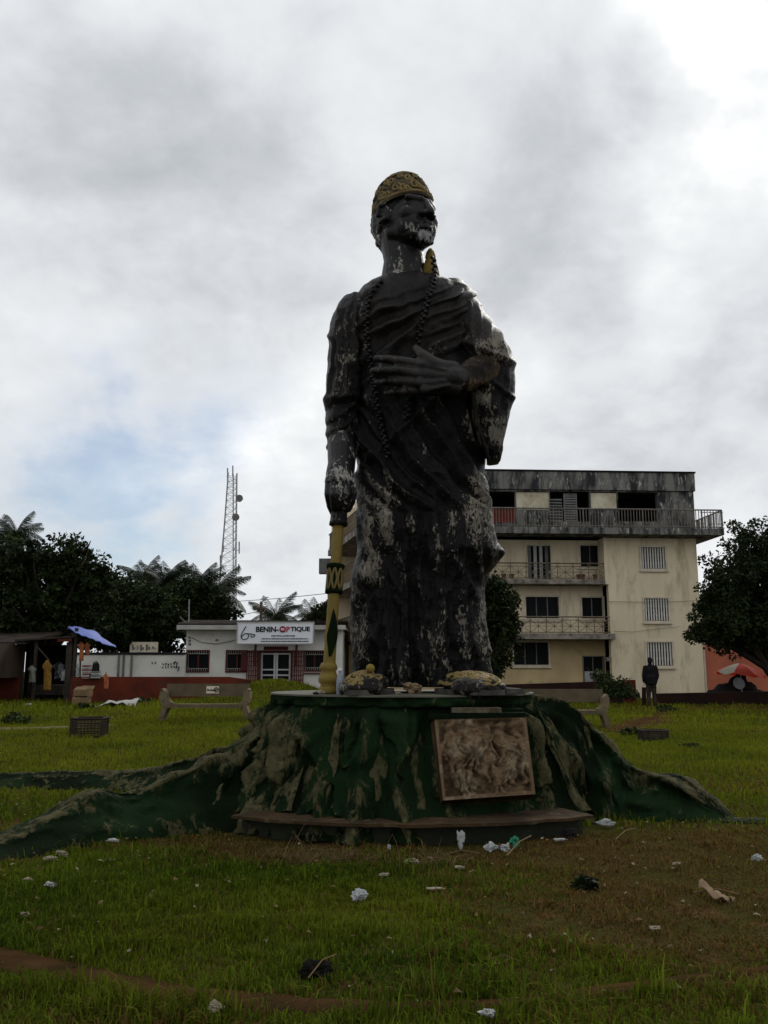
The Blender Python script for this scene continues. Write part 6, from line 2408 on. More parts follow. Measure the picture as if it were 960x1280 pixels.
# ------------------------------------------------------------------ clothes stall on the left
YL = 31.5
sp = P(88, 880, YL)
stall = empty('clothes_stall', (sp.x, YL, G(sp.x, YL)), 'wooden clothes stall under a leaning roof at the left, tree shade put into its dark colour', 'stall')
mb = MB()
posts = [(88, 796, YL - .2), (96, 785, YL - .2), (46, 800, YL), (30, 806, YL + .6), (92, 792, YL + 1.8), (40, 800, YL + 1.8)]
for (px, py, Y) in posts:
    p = P(px, py, Y)
    b_ = MB().box((p.x - .05, Y - .05, 0), (p.x + .05, Y + .05, p.z))
    b_.build('post', M_['bark'], stall)  # bark tone on the stall: tree shadow put into its wood colour
p, q_ = P(22, 802, YL), P(98, 797, YL)
MB().hexa([(p.x, YL - .3, p.z), (q_.x, YL - .3, q_.z), (q_.x, YL + 2.2, q_.z + .15), (p.x, YL + 2.2, p.z + .15),
           (p.x, YL - .3, p.z + .06), (q_.x, YL - .3, q_.z + .06), (q_.x, YL + 2.2, q_.z + .21), (p.x, YL + 2.2, p.z + .21)]).build('roof', M_['bark'], stall)
p, q_ = P(28, 880, YL + 1.9), P(94, 806, YL + 1.9)
MB().box((p.x, YL + 1.9, 0), (q_.x, YL + 2.0, q_.z)).build('shade_board', M_['void'], stall)  # black board added for the shaded inside of the stall
MB().box((P(84, 850, YL).x, YL - .28, .25), (P(91, 850, YL).x, YL - .22, P(0, 803, YL).z)).build('side_board', M_['bark'], stall)
p, q_ = P(50, 868, YL + .8), P(86, 856, YL + .8)
MB().box((p.x, YL + .3, p.z), (q_.x, YL + 1.3, q_.z)).build('counter', M_['bark'], stall)
a, b = P(72, 802, YL - .34), P(90, 799, YL - .34)
MB().box((a.x, YL - .38, a.z), (b.x, YL - .33, b.z)).build('red_board', M_['red_wall'], stall)
MB().tube([P(46, 808, YL - .35), P(62, 826, YL - .35)], .03, 6).build('strut', M_['bark'], stall)


def cloth_sheet(corners, nu=14, nv=10, amp=.06, seed=1, m=None, name='cloth', sag=0.0, thick=.012, label='', cat='', group=None):
    """draped rectangle through four corner points (tl, tr, bl, br), with real thickness"""
    A = [np.array(c) for c in corners]
    U, V = np.meshgrid(np.linspace(0, 1, nu), np.linspace(0, 1, nv))
    B = ((1 - U)[..., None] * (1 - V)[..., None] * A[0] + U[..., None] * (1 - V)[..., None] * A[1] + (1 - U)[..., None] * V[..., None] * A[2] + U[..., None] * V[..., None] * A[3])
    n_ = np.cross(A[1] - A[0], A[2] - A[0])
    n_ /= np.linalg.norm(n_)
    d_ = amp * fbm(U * 3.2 + seed, V * 2.1, seed, 600 + seed, 3) + sag * np.sin(pi * U) * np.sin(pi * V)
    B1 = B + n_ * d_[..., None]
    B2 = B1 + n_ * thick
    vv = np.concatenate([B1.reshape(-1, 3), B2.reshape(-1, 3)])
    g_ = grid_faces(nv, nu)
    n0 = nu * nv
    edge = [j for j in range(nu)] + [i * nu + nu - 1 for i in range(1, nv)] + [(nv - 1) * nu + j for j in range(nu - 2, -1, -1)] + [i * nu for i in range(nv - 2, 0, -1)]
    sf = np.array([(edge[i], edge[i] + n0, edge[(i + 1) % len(edge)] + n0, edge[(i + 1) % len(edge)]) for i in range(len(edge))])
    o = link(name, np_mesh(name, vv, np.concatenate([g_, g_[:, ::-1] + n0, sf]), m))
    return tag(o, label, cat, group)


M_['tarp'] = mat('blue_tarp', (0.10, 0.14, 0.42), (0.16, 0.20, 0.48), 1.2, .55, .3, 8, transl=.15)
M_['yellow'] = mat('yellow_print_cloth', (0.24, 0.135, 0.022), (0.15, 0.08, 0.02), 9, .9)
M_['whitecl'] = mat('white_cloth', (0.34, 0.35, 0.34), (0.24, 0.25, 0.24), 4, .9)
M_['greencl'] = mat('pale_green_cloth', (0.17, 0.19, 0.14), (0.10, 0.12, 0.09), 5, .9)
M_['orange'] = mat('orange_cloth', (0.36, 0.12, 0.045), (0.26, 0.08, 0.035), 4, .9)
M_['stripe'] = mat('striped_cloth', (0.24, 0.12, 0.11), (0.12, 0.04, 0.045), 5, .9)
M_['card'] = mat('cardboard', (0.19, 0.125, 0.065), (0.13, 0.085, 0.045), 3, .9)
M_['greycl'] = mat('grey_print_cloth', (0.02, 0.02, 0.022), (0.15, 0.16, 0.17), 8, .9, lo=.48, hi=.54)

# blue tarpaulin: bent awning falling to the right
tl, tr = P(85, 783, YL + .9), P(147, 806, YL + .2)
nu_, nv_ = 26, 12
vv = []
for i in range(nv_):
    for j in range(nu_):
        u_, v_ = j / (nu_ - 1), i / (nv_ - 1)
        px = 85 + 58 * u_ + 3 * v_ * u_
        pyt = 784 - 3 * sin(pi * min(1, u_ * 1.4)) + 23 * u_ ** 1.9
        pyb = 786 + 24 * u_ ** .8
        py = pyt + (pyb - pyt) * v_
        Yq = YL + 1.3 - 1.9 * v_
        p = P(px, py, Yq)
        n_ = .05 * float(vnoise(u_ * 5, v_ * 4, 0, 61)) + .02 * float(vnoise(u_ * 14, v_ * 9, 0, 62))
        vv.append((p.x, p.y + n_, p.z + n_))
vt = np.array(vv)
gq = grid_faces(nv_, nu_)
edge = [j for j in range(nu_)] + [i * nu_ + nu_ - 1 for i in range(1, nv_)] + [(nv_ - 1) * nu_ + j for j in range(nu_ - 2, -1, -1)] + [i * nu_ for i in range(nv_ - 2, 0, -1)]
n0 = nu_ * nv_
sf = np.array([(edge[i], edge[i] + n0, edge[(i + 1) % len(edge)] + n0, edge[(i + 1) % len(edge)]) for i in range(len(edge))])
tag(link('tarpaulin', np_mesh('tarpaulin', np.concatenate([vt, vt - [0, 0, .012]]), np.concatenate([gq, gq[:, ::-1] + n0, sf]), M_['tarp'])),
    'blue tarpaulin awning sloping down beside the clothes stall', 'tarpaulin')
MB().tube([P(100, 850, YL + .4), P(101, 790, YL + .4)], .03, 6).build('awning_post', M_['wood'], stall)


def garment(px0, py0, px1, py1, Y, m, label, seed, group='clothes hung out on the stall', kind='garment'):
    """hung shirt or dress: shoulders, tapering body, hanger hook"""
    cx_ = (px0 + px1) / 2
    w = px1 - px0
    t = empty(kind, P(cx_, py0, Y), label, kind, group)
    out = [(.5, 0), (.64, .02), (.82, .06), (1.0, .16), (.92, .26), (.80, .22), (.80, .6), (.86, .98), (.5, 1.0), (.14, .98), (.20, .6), (.20, .22), (.08, .26), (0, .16), (.18, .06), (.36, .02)]
    n = 20
    mb = MB()
    front, back = [], []
    for i in range(n):
        v_ = i / (n - 1)
        ws = np.interp(v_, [0, .05, .16, .26, .3, 1], [.18, .5, 1.0, .95, .66, .78])
        for j in range(9):
            u_ = j / 8 - .5
            p = P(cx_ + u_ * w * ws, py0 + (py1 - py0) * v_ - (1.0 if v_ < .05 and abs(u_) > .2 else 0), Y)
            dz = .05 * float(vnoise(u_ * 4 + seed, v_ * 2, seed, 71)) + .03 * sin(u_ * 16 + seed) * v_
            front.append((p.x, p.y - .05 * (1 - 3.2 * u_ * u_) + dz, p.z))
            back.append((p.x, p.y + .04 * (1 - 3.6 * u_ * u_) + dz, p.z))
    N0 = n * 9
    f = grid_faces(n, 9)
    edge = [j for j in range(9)] + [i * 9 + 8 for i in range(1, n)] + [(n - 1) * 9 + j for j in range(7, -1, -1)] + [i * 9 for i in range(n - 2, 0, -1)]
    sf = np.array([(edge[i], edge[i] + N0, edge[(i + 1) % len(edge)] + N0, edge[(i + 1) % len(edge)]) for i in range(len(edge))])
    link('cloth', np_mesh('cloth', np.array(front + back), np.concatenate([f, f[:, ::-1] + N0, sf]), m), t)
    MB().tube([P(cx_, py0 + .5, Y), P(cx_, py0 - 2, Y), P(cx_ + .6, py0 - 2.6, Y)], .012, 5).build('hanger', M_['black'], t)
    return t


garment(53, 826, 65.5, 863, YL - .5, M_['yellow'], 'long mustard yellow printed dress hanging on the stall front', 1, kind='dress')
garment(34.5, 833, 46, 853, YL - .3, M_['greencl'], 'pale green shirt hanging at the dim left end of the stall', 2, kind='shirt')
garment(66, 829, 82, 849, YL + .3, M_['greycl'], 'black and grey printed shirt hanging inside the stall', 3, kind='shirt')
garment(98, 803, 106, 826, YL - .2, M_['orange'], 'orange garment hanging under the blue tarpaulin', 4, kind='garment')
garment(105, 804, 113.5, 818, YL - .1, M_['orange'], 'short reddish orange top hanging beside the tarpaulin edge', 5, kind='top')
garment(129, 843, 136, 861, 30.4, M_['orange'], 'small orange cloth draped over the red garden wall', 6, kind='cloth')
garment(76, 838, 83, 851, YL - .1, M_['whitecl'], 'small white top hanging at the right of the stall counter', 7, kind='top')
garment(95, 833, 99.5, 845, YL - .35, M_['whitecl'], 'narrow white cloth hanging on the right stall post', 8, kind='cloth')
# stacks on the wall
for (px0, px1, py0, py1, n, m1, m2, lab) in ((102, 112, 831, 849, 7, 'stripe', 'whitecl', 'tall stack of folded maroon and white cloths on the garden wall'),
                                            (113, 124.5, 839, 848, 4, 'whitecl', 'greencl', 'low stack of folded pale cloths on the garden wall')):
    b = P((px0 + px1) / 2, py1, 30.75)
    st_ = empty('cloth_stack', b, lab, 'folded cloths', 'folded cloths on the garden wall')
    rs = random.Random(int(px0))
    for k in range(n):
        p, q_ = P(px0 + rs.uniform(0, 1), py1 - (py1 - py0) * k / n, 30.6), P(px1 - rs.uniform(0, 1), py1 - (py1 - py0) * (k + .9) / n, 30.6)
        mb = MB()
        h_ = (q_.z - p.z) / 2
        mb.tube([(p.x, 30.62, p.z + h_), ((p.x + q_.x) / 2, 30.61, p.z + h_ * .9), (q_.x, 30.62, p.z + h_)], h_, 8)
        mb.box((p.x + .004, 30.63, p.z + .004), (q_.x - .004, 30.92, q_.z - .004))
        mb.build('folded_cloth', M_[m1 if k % 2 == 0 else m2], st_)
bagp = []
mb = MB()
mb.ell(P(120, 834, 31.2), (.13, .09, .16), 14, 10).ell(P(119, 839, 31.2), (.16, .11, .14), 14, 10).ell(P(117, 843, 31.2), (.15, .1, .12), 12, 8)
me = remeshed(mb, .03, 3, 'bag')
me.materials.append(M_['darkcloth'])
bo = empty('handbag', P(119, 846, 31.2), 'black handbag standing behind the folded cloths on the wall', 'bag')
link('bag_body', me, bo)
MB().tube([P(116, 833, 31.15), P(117.5, 828, 31.15), P(121, 827, 31.15), P(123.5, 831, 31.15), P(123.5, 840, 31.15)], .022, 6).build('strap', M_['darkcloth'], bo)
# cardboard boxes
for (px, py, w, h, rot, lab) in ((102, 873, 19, 8, .06, 'flat open cardboard box on the grass below the stall'), (104, 861.5, 17, 7, -.2, 'cardboard sheet box tilted on top of the lower box')):
    b = P(px, py + h / 2, 29.6)
    z0 = G(b.x, 29.6) if py > 868 else G(b.x, 29.6) + .30
    t = empty('cardboard_box', (b.x, 29.6, z0), lab, 'box', 'cardboard boxes by the stall', rot)
    w_, h_ = w * 29.6 / F_PX / 2, h * 29.6 / F_PX
    mb = MB().box((-w_, -.22, 0), (w_, -.2, h_)).box((-w_, .2, 0), (w_, .22, h_)).box((-w_, -.198, 0), (-w_ + .02, .198, h_)).box((w_ - .02, -.198, 0), (w_, .198, h_)).box((-w_ + .021, -.198, 0), (w_ - .021, .198, .02))
    mb.build('box_body', M_['card'], t, local=True)
    f1 = MB().hexa([(-w_, -.21, h_ + .003), (w_, -.21, h_ + .003), (w_ + .02, -.05, h_ + .10), (-w_ + .02, -.05, h_ + .10), (-w_, -.21, h_ + .012), (w_, -.21, h_ + .012), (w_ + .02, -.05, h_ + .11), (-w_ + .02, -.05, h_ + .11)])
    f1.build('flap', M_['card'], t, local=True)
    f1 = MB().hexa([(-w_, .21, h_ + .003), (w_, .21, h_ + .003), (w_ - .03, .38, h_ + .12), (-w_ - .03, .38, h_ + .12), (-w_, .21, h_ + .013), (w_, .21, h_ + .013), (w_ - .03, .38, h_ + .13), (-w_ - .03, .38, h_ + .13)])
    f1.build('flap', M_['card'], t, local=True)

# ------------------------------------------------------------------ litter
M_['plastic'] = mat('white_plastic', (0.52, 0.53, 0.53), (0.38, 0.39, 0.38), 20, .5, transl=.3)
M_['gplastic'] = mat('green_plastic', (0.05, 0.30, 0.16), (0.03, 0.20, 0.11), 20, .5, transl=.3)
M_['dryleaf'] = mat('dry_leaf', (0.24, 0.17, 0.10), (0.15, 0.10, 0.06), 8, .9)
M_['straw'] = mat('dry_straw', (0.15, 0.10, 0.045), (0.09, 0.06, 0.028), 8, .9)
M_['tanpaper'] = mat('dirty_paper', (0.30, 0.26, 0.19), (0.2, 0.17, 0.12), 14, .9)


def crumple(px, py, w, h, m, label, cat, name, seed, flat=.8, group=None, lift=0.0):
    """crumpled bag or scrap lying at a pixel; w, h in pixels of the photograph"""
    p = ground_at(px, py)
    k = (p - Vector((0, 0, EYE))).length / F_PX
    bm = bmesh.new()
    bmesh.ops.create_icosphere(bm, subdivisions=4, radius=1.0)
    co = np.array([v.co[:] for v in bm.verts])
    a = fbm(co[:, 0] * 1.7 + seed, co[:, 1] * 1.7, co[:, 2] * 1.7, seed, 2)
    b = 1 - np.abs(fbm(co[:, 0] * 2.6, co[:, 1] * 2.6 + seed, co[:, 2] * 2.6, seed + 3, 3))
    r_ = .62 + .42 * a + .40 * b - .25
    co = co * r_[:, None]
    co[:, 0] *= w / 2 * k
    co[:, 1] *= w / 2 * k * flat
    co[:, 2] *= h / 2 * k * 1.0
    co[:, 0] *= 1.12
    mn = co[:, 2].min()
    for v, c in zip(bm.verts, co):
        v.co = Vector(c) - Vector((0, 0, mn + .01))
    me = bpy.data.meshes.new(name)
    bm.to_mesh(me)
    bm.free()
    me.materials.append(m)
    me.polygons.foreach_set('use_smooth', [False] * len(me.polygons))
    o = link(name, me, None, False, (p.x, p.y, G(p.x, p.y) + lift))
    return tag(o, label, cat, group)


LG = 'white plastic litter on the lawn'
crumple(449, 1129, 19, 15, M_['plastic'], 'crumpled white plastic bag alone on the grass before the plinth', 'plastic bag', 'plastic_bag', 3, group=LG, lift=.02)
crumple(576, 1063, 13, 27, M_['plastic'], 'tall twisted white bag standing against the plinth footing', 'plastic bag', 'plastic_bag', 5, .5, LG)
crumple(613, 1065, 19, 12, M_['plastic'], 'flat white bag left of the green bag', 'plastic bag', 'plastic_bag', 8, group=LG, lift=.01)
crumple(631, 1066, 14, 12, M_['plastic'], 'white bag touching the green bag', 'plastic bag', 'plastic_bag', 12, group=LG, lift=.01)
crumple(643, 1062, 16, 16, M_['gplastic'], 'bright green crumpled plastic bag by the footing', 'plastic bag', 'plastic_bag', 14, lift=.01)
crumple(758, 1036, 24, 10, M_['plastic'], 'ragged white plastic below the right buttress root', 'plastic bag', 'plastic_bag', 17, .4, LG, .03)
crumple(947, 1080, 12, 10, M_['plastic'], 'small white bag near the right edge of the grass', 'plastic bag', 'plastic_bag', 21, group=LG, lift=.03)
crumple(268, 1276, 20, 16, M_['tanpaper'], 'dirty crumpled paper at the bottom edge on the left', 'paper', 'paper_scrap', 23, lift=.03)
crumple(609, 1279, 18, 12, M_['plastic'], 'white bag at the bottom edge right of centre', 'plastic bag', 'plastic_bag', 27, group=LG, lift=.03)
crumple(64, 1114, 14, 9, M_['plastic'], 'small white scrap in the near left grass', 'plastic bag', 'plastic_bag', 31, group=LG, lift=.02)
crumple(486, 1064, 6, 11, M_['plastic'], 'tiny white scrap just below the ledge', 'plastic bag', 'plastic_bag', 33, .5, LG)
crumple(711, 1049, 22, 16, M_['darkcloth'], 'dark crumpled cloth lying under the right root', 'cloth', 'dark_cloth', 36)
crumple(396, 1225, 34, 26, M_['void'], 'dark clod of earth in the near grass', 'clod', 'earth_clod', 39, .9)
SG = 'pale paper scraps on the grass'
for (px, py, w, h, lab, sd) in ((62, 1080, 20, 6, 'curled tan scrap below the left root', 41), (77, 1076, 15, 8, 'second curled tan scrap right beside the first', 43), (135, 1080, 24, 3, 'thin pale strip on the near left lawn', 45),
                                (142, 1057, 18, 5, 'pale scrap close to the left root end', 47), (34, 1106, 14, 4, 'flat pale scrap at the left edge', 48), (515, 1084, 20, 7, 'pale scrap amid the dry stalks', 49), (575, 1091, 14, 4, 'small pale scrap below the twisted bag', 51),
                                (700, 1055, 18, 3, 'white strip of paper right of the green bag', 53), (820, 1168, 16, 6, 'thin curled scrap on the right lawn', 55), (480, 1100, 12, 4, 'pale flake under the dry stalks', 57),
                                (545, 1117, 24, 3, 'long pale strip on the bare brown grass', 59), (846, 1085, 10, 3, 'tiny white flake on the far right grass', 61), (30, 1150, 12, 4, 'pale flake near the dirt path', 63)):
    crumple(px, py, w, h, M_['tanpaper'] if w != 18 else M_['plastic'], lab, 'paper', 'paper_scrap', sd, .55, SG, .035)
crumple(870, 880, 10, 4, M_['plastic'], 'white scrap on the far grass below the kerb wall', 'plastic bag', 'plastic_bag', 65, group=LG, lift=.08)
crumple(722, 940, 8, 3, M_['plastic'], 'tiny scrap behind the right root', 'plastic bag', 'plastic_bag', 67, group=LG, lift=.05)

# dry curled leaf, right lawn
p = ground_at(895, 1128)
k_ = p.length / F_PX
vs = []
for i in range(12):
    for j in range(6):
        u_, v_ = i / 11, j / 5 - .5
        wv_ = 20 * sin(pi * min(1, .12 + .88 * u_)) ** .7
        x_ = -16 + 34 * u_ + v_ * 8
        z_ = 20 * (1 - u_) ** 1.6 * (.6 + .5 * cos(v_ * 3)) + 4 * abs(v_) * (1 - u_) + 3
        vs.append((p.x + x_ * k_, p.y + v_ * wv_ * k_, G(p.x, p.y) + (z_ + 2.5 * sin(i + j * 2)) * k_))
vs = np.array(vs)
f = grid_faces(12, 6)
o = link('dry_leaf', np_mesh('dry_leaf', np.concatenate([vs, vs - [0, 0, .006]]), np.concatenate([f, f[:, ::-1] + len(vs)]), M_['dryleaf']))
tag(o, 'large curled dry leaf lying on the right lawn', 'dry leaf')
for (a, b, lab, r_) in (((634, 1077), (664, 1056), 'leaning dry stalk right of the green bag', .007), ((555, 1076), (600, 1079), 'dry stalk lying left of the leaning one', .005), ((868, 1125), (925, 1133), 'thin twig under the dry leaf', .006),
                        ((770, 1056), (795, 1046), 'dry twig near the right root', .006), ((385, 1236), (420, 1213), 'bent dry stalk beside the dark clod', .004), ((610, 1213), (650, 1222), 'straw lying in the near grass', .003)):
    pa, pb_ = ground_at(*a), ground_at(*b)
    pa.z += .05
    pb_.z += .08
    m_ = pa.lerp(pb_, .5) + Vector((0, 0, .03))
    tag(MB().tube([pa, m_, pb_], r_, 5).build('dry_stalk', M_['straw']), lab, 'dry stalk', 'dry stalks in the grass')
# heap of dry cut grass below the ledge
for (px, py, n, sz, lab) in ((398, 1078, 110, .2, 'heap of dry straw with upright stalks below the ledge'), (540, 1082, 70, .17, 'heap of brown straw left of the bags')):
    c = ground_at(px, py)
    rs = random.Random(px)
    mb = MB()
    for k in range(n):
        a_ = rs.uniform(0, 2 * pi)
        q0 = Vector((c.x + rs.gauss(0, .24), c.y + rs.gauss(0, .1), G(c.x, c.y) + .01))
        tip = q0 + Vector((cos(a_) * sz * rs.uniform(.4, 1.2), sin(a_) * sz * .6, rs.uniform(.02, .12 if k % 12 else .3)))
        mb.tube([q0, q0.lerp(tip, .6) + Vector((0, 0, .03)), tip], [.0032, .0026, .001], 3)
    o = mb.build('straw', M_['straw'])
    tag(o, lab, kind='stuff')

# white sheet spread on the grass, left
p = ground_at(148, 884)
s_ = p.y / F_PX
cloth_sheet([(p.x - 22 * s_, p.y + .75, G(p.x, p.y) + .15), (p.x + 18 * s_, p.y + .9, G(p.x, p.y) + .28), (p.x - 24 * s_, p.y - .5, G(p.x, p.y) + .10), (p.x + 23 * s_, p.y - .35, G(p.x, p.y) + .08)],
            26, 16, .10, 4, mat('dull_white_sheet', (0.36, 0.35, 0.33), (0.28, 0.27, 0.25), 3, .9), 'cloth_sheet', .02, .02, 'white sheet spread on the grass left of the bench', 'sheet')
crumple(142, 877, 14, 8, M_['dryleaf'], 'brown bundle behind the white sheet', 'bundle', 'bundle', 71)
crumple(38, 882, 14, 4, M_['whitecl'], 'white rag on the ground below the stall', 'rag', 'rag', 73)


# baskets / crates
M_['darkwood'] = mat('dark_crate_wire', (0.022, 0.018, 0.013), (0.04, 0.03, 0.02), 6, .9)
def cage(px, py, w, h, label, seed, m):
    p = ground_at(px, py)
    k = p.y / F_PX
    t = empty('wire_crate', (p.x, p.y, G(p.x, p.y)), label, 'crate', 'open crates on the lawn', .08)
    W, Hh, D = w * k / 2, h * k, w * k * .4
    rs = random.Random(seed)
    for (ax_, fixed, L_) in (('x', -D, W), ('x', D, W), ('y', -W, D), ('y', W, D)):
        mb = MB()
        nr_, ncv = 6, 9
        for i in range(nr_ + 1):
            z = .03 + (Hh - .04) * i / nr_
            a, b = ((-L_, fixed, z), (L_, fixed, z + rs.uniform(-.01, .01))) if ax_ == 'x' else ((fixed, -L_, z), (fixed, L_, z))
            mb.bar(a, b, .014 if i not in (0, nr_) else .03)
        for i in range(ncv + 1):
            x_ = -L_ + 2 * L_ * i / ncv
            a, b = ((x_, fixed, .0), (x_ + rs.uniform(-.01, .01), fixed, Hh)) if ax_ == 'x' else ((fixed, x_, .0), (fixed, x_, Hh))
            mb.bar(a, b, .014 if i not in (0, ncv) else .034)
        mb.build('crate_side', m, t, local=True)
    MB().box((-W + .01, -D + .01, .005), (W - .01, D - .01, .025)).build('crate_floor', m, t, local=True)
    mb = MB()
    for i in range(4):
        mb.box((-W * .6, -D - .022, Hh * (.35 + .14 * i)), (W * .35, -D - .014, Hh * (.40 + .14 * i)))
    for i in range(4):
        mb.box((W * .45, -D - .022, Hh * (.35 + .14 * i)), (W * .85, -D - .014, Hh * (.40 + .14 * i)))
    mb.build('crate_slats', M_['wood'], t, local=True)


cage(111, 921, 37, 23, 'dark wire crate standing on the lawn left of the plinth', 3, M_['darkwood'])
cage(817, 926, 28, 13, 'low dark crate on the lawn right of the plinth', 5, M_['darkwood'])

# things lying on the plinth
p = P(425, 856, 9.75)
mb = MB().lathe([(.035, 0), (.04, .01), (.04, .14), (.036, .17), (.018, .21), (.016, .235), (.018, .24), (.018, .255)], (p.x, 9.75, ZTOP), 14)
t = empty('plastic_bottle', (p.x, 9.75, ZTOP), 'clear bluish plastic bottle standing at the staff foot', 'bottle')
mb.build('bottle_body', mat('bluish_plastic', (0.30, 0.34, 0.42), rough=.3, transl=.3), t, True)
MB().lathe([(.02, 0), (.02, .022)], (p.x, 9.75, ZTOP + .256), 12).build('bottle_cap', M_['signwhite'], t)
for (px, w, h, m, lab, sd, Y) in ((432, 9, 10, 'plastic', 'white plastic scrap between bottle and left foot', 81, 9.85), (402, 12, 6, 'tanpaper', 'tan rubbish at the left of the staff foot', 83, 9.9), (395, 10, 4, 'darkcloth', 'dark rubbish at the plinth edge left of the staff', 85, 9.8),
                                 (514, 26, 14, 'dryleaf', 'brown rounded bundle between the two feet', 87, 10.2), (498, 10, 4, 'tanpaper', 'small pale chip between the feet', 89, 9.8)):
    p = P(px, 858, Y)
    o = crumple(px, 1000, w, h, M_[m], lab, 'rubbish', 'rubbish', sd, .7, 'rubbish on top of the plinth')
    k_ = Y / ground_at(px, 1000).y
    o.scale = (k_, k_, k_)
    o.location = (p.x, Y, ZTOP + .004)
a, b = P(615, 865, 9.62), P(657, 865, 9.75)
tag(MB().hexa([(a.x, 9.6, ZTOP + .003), (b.x, 9.72, ZTOP + .003), (b.x - .02, 10.0, ZTOP + .003), (a.x, 9.95, ZTOP + .003), (a.x, 9.6, ZTOP + .075), (b.x - .03, 9.72, ZTOP + .06), (b.x - .05, 10.0, ZTOP + .065), (a.x, 9.95, ZTOP + .085)])
    .build('stone_slab', M_['sole']), 'loose grey stone slab beside the right foot', 'stone slab')

# ================================================================== GRASS
M_['grass'] = mat('grass_blades', (0.9, 0.9, 0.9), (1.1, 1.1, 1.1), .8, .75, attr='col', spec=.01, transl=.3)


def dist_to(cs, x, y):
    best = np.full(x.shape, 1e9)
    for i in range(0, len(cs)):
        d = np.hypot(x - cs[i, 0], y - cs[i, 1]) - cs[i, 2]
        best = np.minimum(best, d)
    return best


def dryness(x, y):
    n = vnoise(x * .55, y * .55, 0, 801) * .6 + vnoise(x * 1.7, y * 1.7, 0, 802) * .5 + .3 * vnoise(x * 5, y * 5, 0, 803)
    d = .10 + .42 * n + sstep(10, 8, y) * (.10 + .35 * vnoise(x * .9 + 7, y * 1.2, 3, 807))
    d = d + .62 * sstep(-.1, 1.3, x) * sstep(5.2, 5.9, y) * sstep(10.5, 8.8, y)
    d = d + .55 * sstep(7.6, 8.3, y) * sstep(10, 9, y) * sstep(-2.6, -1.2, x)
    d = d + (.25 * vnoise(x * .3, y * .3, 1, 805) - .16) * sstep(10.5, 16, y)
    d = d + .5 * np.exp(-((x - 9.3) / 3.0) ** 2 - ((y - 13.5) / 1.6) ** 2) + .55 * np.exp(-((x - 12) / 5.0) ** 2 - ((y - 33) / 5) ** 2)
    d = d - .45 * np.exp(-((x + 1.3) / 1.2) ** 2 - ((y - 6.3) / 1.0) ** 2) - .4 * np.exp(-((x + 4.5) / 5) ** 2 - ((y - 27) / 8) ** 2)
    return np.clip(d, 0, 1)


def blades(name, n, x_of, y0, y1, hmin, hmax, w0, seed, label, dens_pow=1.0, extra=None):
    r = np.random.default_rng(seed)
    y = y0 + (y1 - y0) * r.uniform(0, 1, n) ** dens_pow
    half = x_of(y)
    x = r.uniform(-1, 1, n) * half
    if extra is not None:
        ex = extra(r)
        x, y = np.concatenate([x, ex[0]]), np.concatenate([y, ex[1]])
    keep = np.ones(len(x), bool)
    keep &= np.hypot(x - LC[0], y - LC[1]) > np.where(y < 9.6, LR - .02, 1.9)
    keep &= np.hypot(x - PX, y - PY_) > 1.7
    if y0 < 8:
        keep &= (dist_to(path_c, x, y) > r.uniform(-.05, .05, len(x))) | ((r.uniform(0, 1, len(x)) < .12) & (x > -1))
    if y1 > 11:
        keep &= dist_to(path2_c, x, y) > r.uniform(-.15, .08, len(x))
        keep &= dist_to(patch_c, x, y) > r.uniform(-.5, .25, len(x))
    dry = dryness(x, y)
    keep &= r.uniform(0, 1, len(x)) > np.clip(dry * .62 - .1, 0, .6)
    x, y, dry = x[keep], y[keep], dry[keep]
    n = len(x)
    tuft = vnoise(x * 2.4, y * 2.4, 0, seed + 1) * .5 + .5
    tuft = tuft * .5 + .5 * np.clip(vnoise(x * 6.5, y * 6.5, 0, seed + 2) + .3, 0, 1.2)
    h = (hmin + (hmax - hmin) * tuft ** 1.3) * r.uniform(.45, 1.35, n) * np.where(r.uniform(0, 1, n) < .02, 1.9, 1.0) * (1 - .45 * dry)
    if y0 < 5:
        tall = sstep(5.15, 4.75, y) * sstep(.0, .5, np.abs(x + .35))
        h *= 1 + .55 * tall * r.uniform(0, 1.6, n)
    z = gz(x, y)
    a = r.uniform(0, 2 * pi, n)
    lean = r.uniform(.1, .95, n) + .5 * dry
    dx, dy = np.cos(a), np.sin(a)
    w = w0 * r.uniform(.6, 1.4, n)
    px_, py_ = -dy * w, dx * w
    v = np.zeros((n, 5, 3))
    v[:, 0] = np.stack([x - px_, y - py_, z - .012], -1)
    v[:, 1] = np.stack([x + px_, y + py_, z - .012], -1)
    mx, my, mz = x + dx * h * lean * .33, y + dy * h * lean * .33, z + h * .62
    v[:, 2] = np.stack([mx - px_ * .75, my - py_ * .75, mz], -1)
    v[:, 3] = np.stack([mx + px_ * .75, my + py_ * .75, mz], -1)
    v[:, 4] = np.stack([x + dx * h * lean, y + dy * h * lean, z + h * (1.02 - .28 * lean)], -1)
    base = np.arange(n)[:, None] * 5
    f = np.concatenate([base + [0, 1, 3], base + [0, 3, 2], base + [2, 3, 4]], 0)
    g0, g1 = np.array([.020, .042, .004]), np.array([.105, .150, .012])
    b0, b1 = np.array([.050, .029, .008]), np.array([.15, .095, .030])
    t = r.uniform(0, 1, n)[:, None]
    green = g0 + (g1 - g0) * t ** 1.6
    yel = np.clip(vnoise(x * .8, y * .8, 4, 811) * .5 + .30 + .7 * sstep(9.5, 14, y), 0, 1.6)[:, None]
    green = green * (1 - .45 * yel) + np.array([.20, .205, .015]) * .45 * yel
    brown = b0 + (b1 - b0) * t
    isdry = (r.uniform(0, 1, n) < np.clip(dry * 1.15 - .05, .04, .95))[:, None]
    col = np.where(isdry, brown, green)
    col = np.repeat(col, 5, 0)
    o = link(name, np_mesh(name, v.reshape(-1, 3), f, M_['grass'], smooth=False, attr={'col': col}))
    return tag(o, label, kind='stuff')


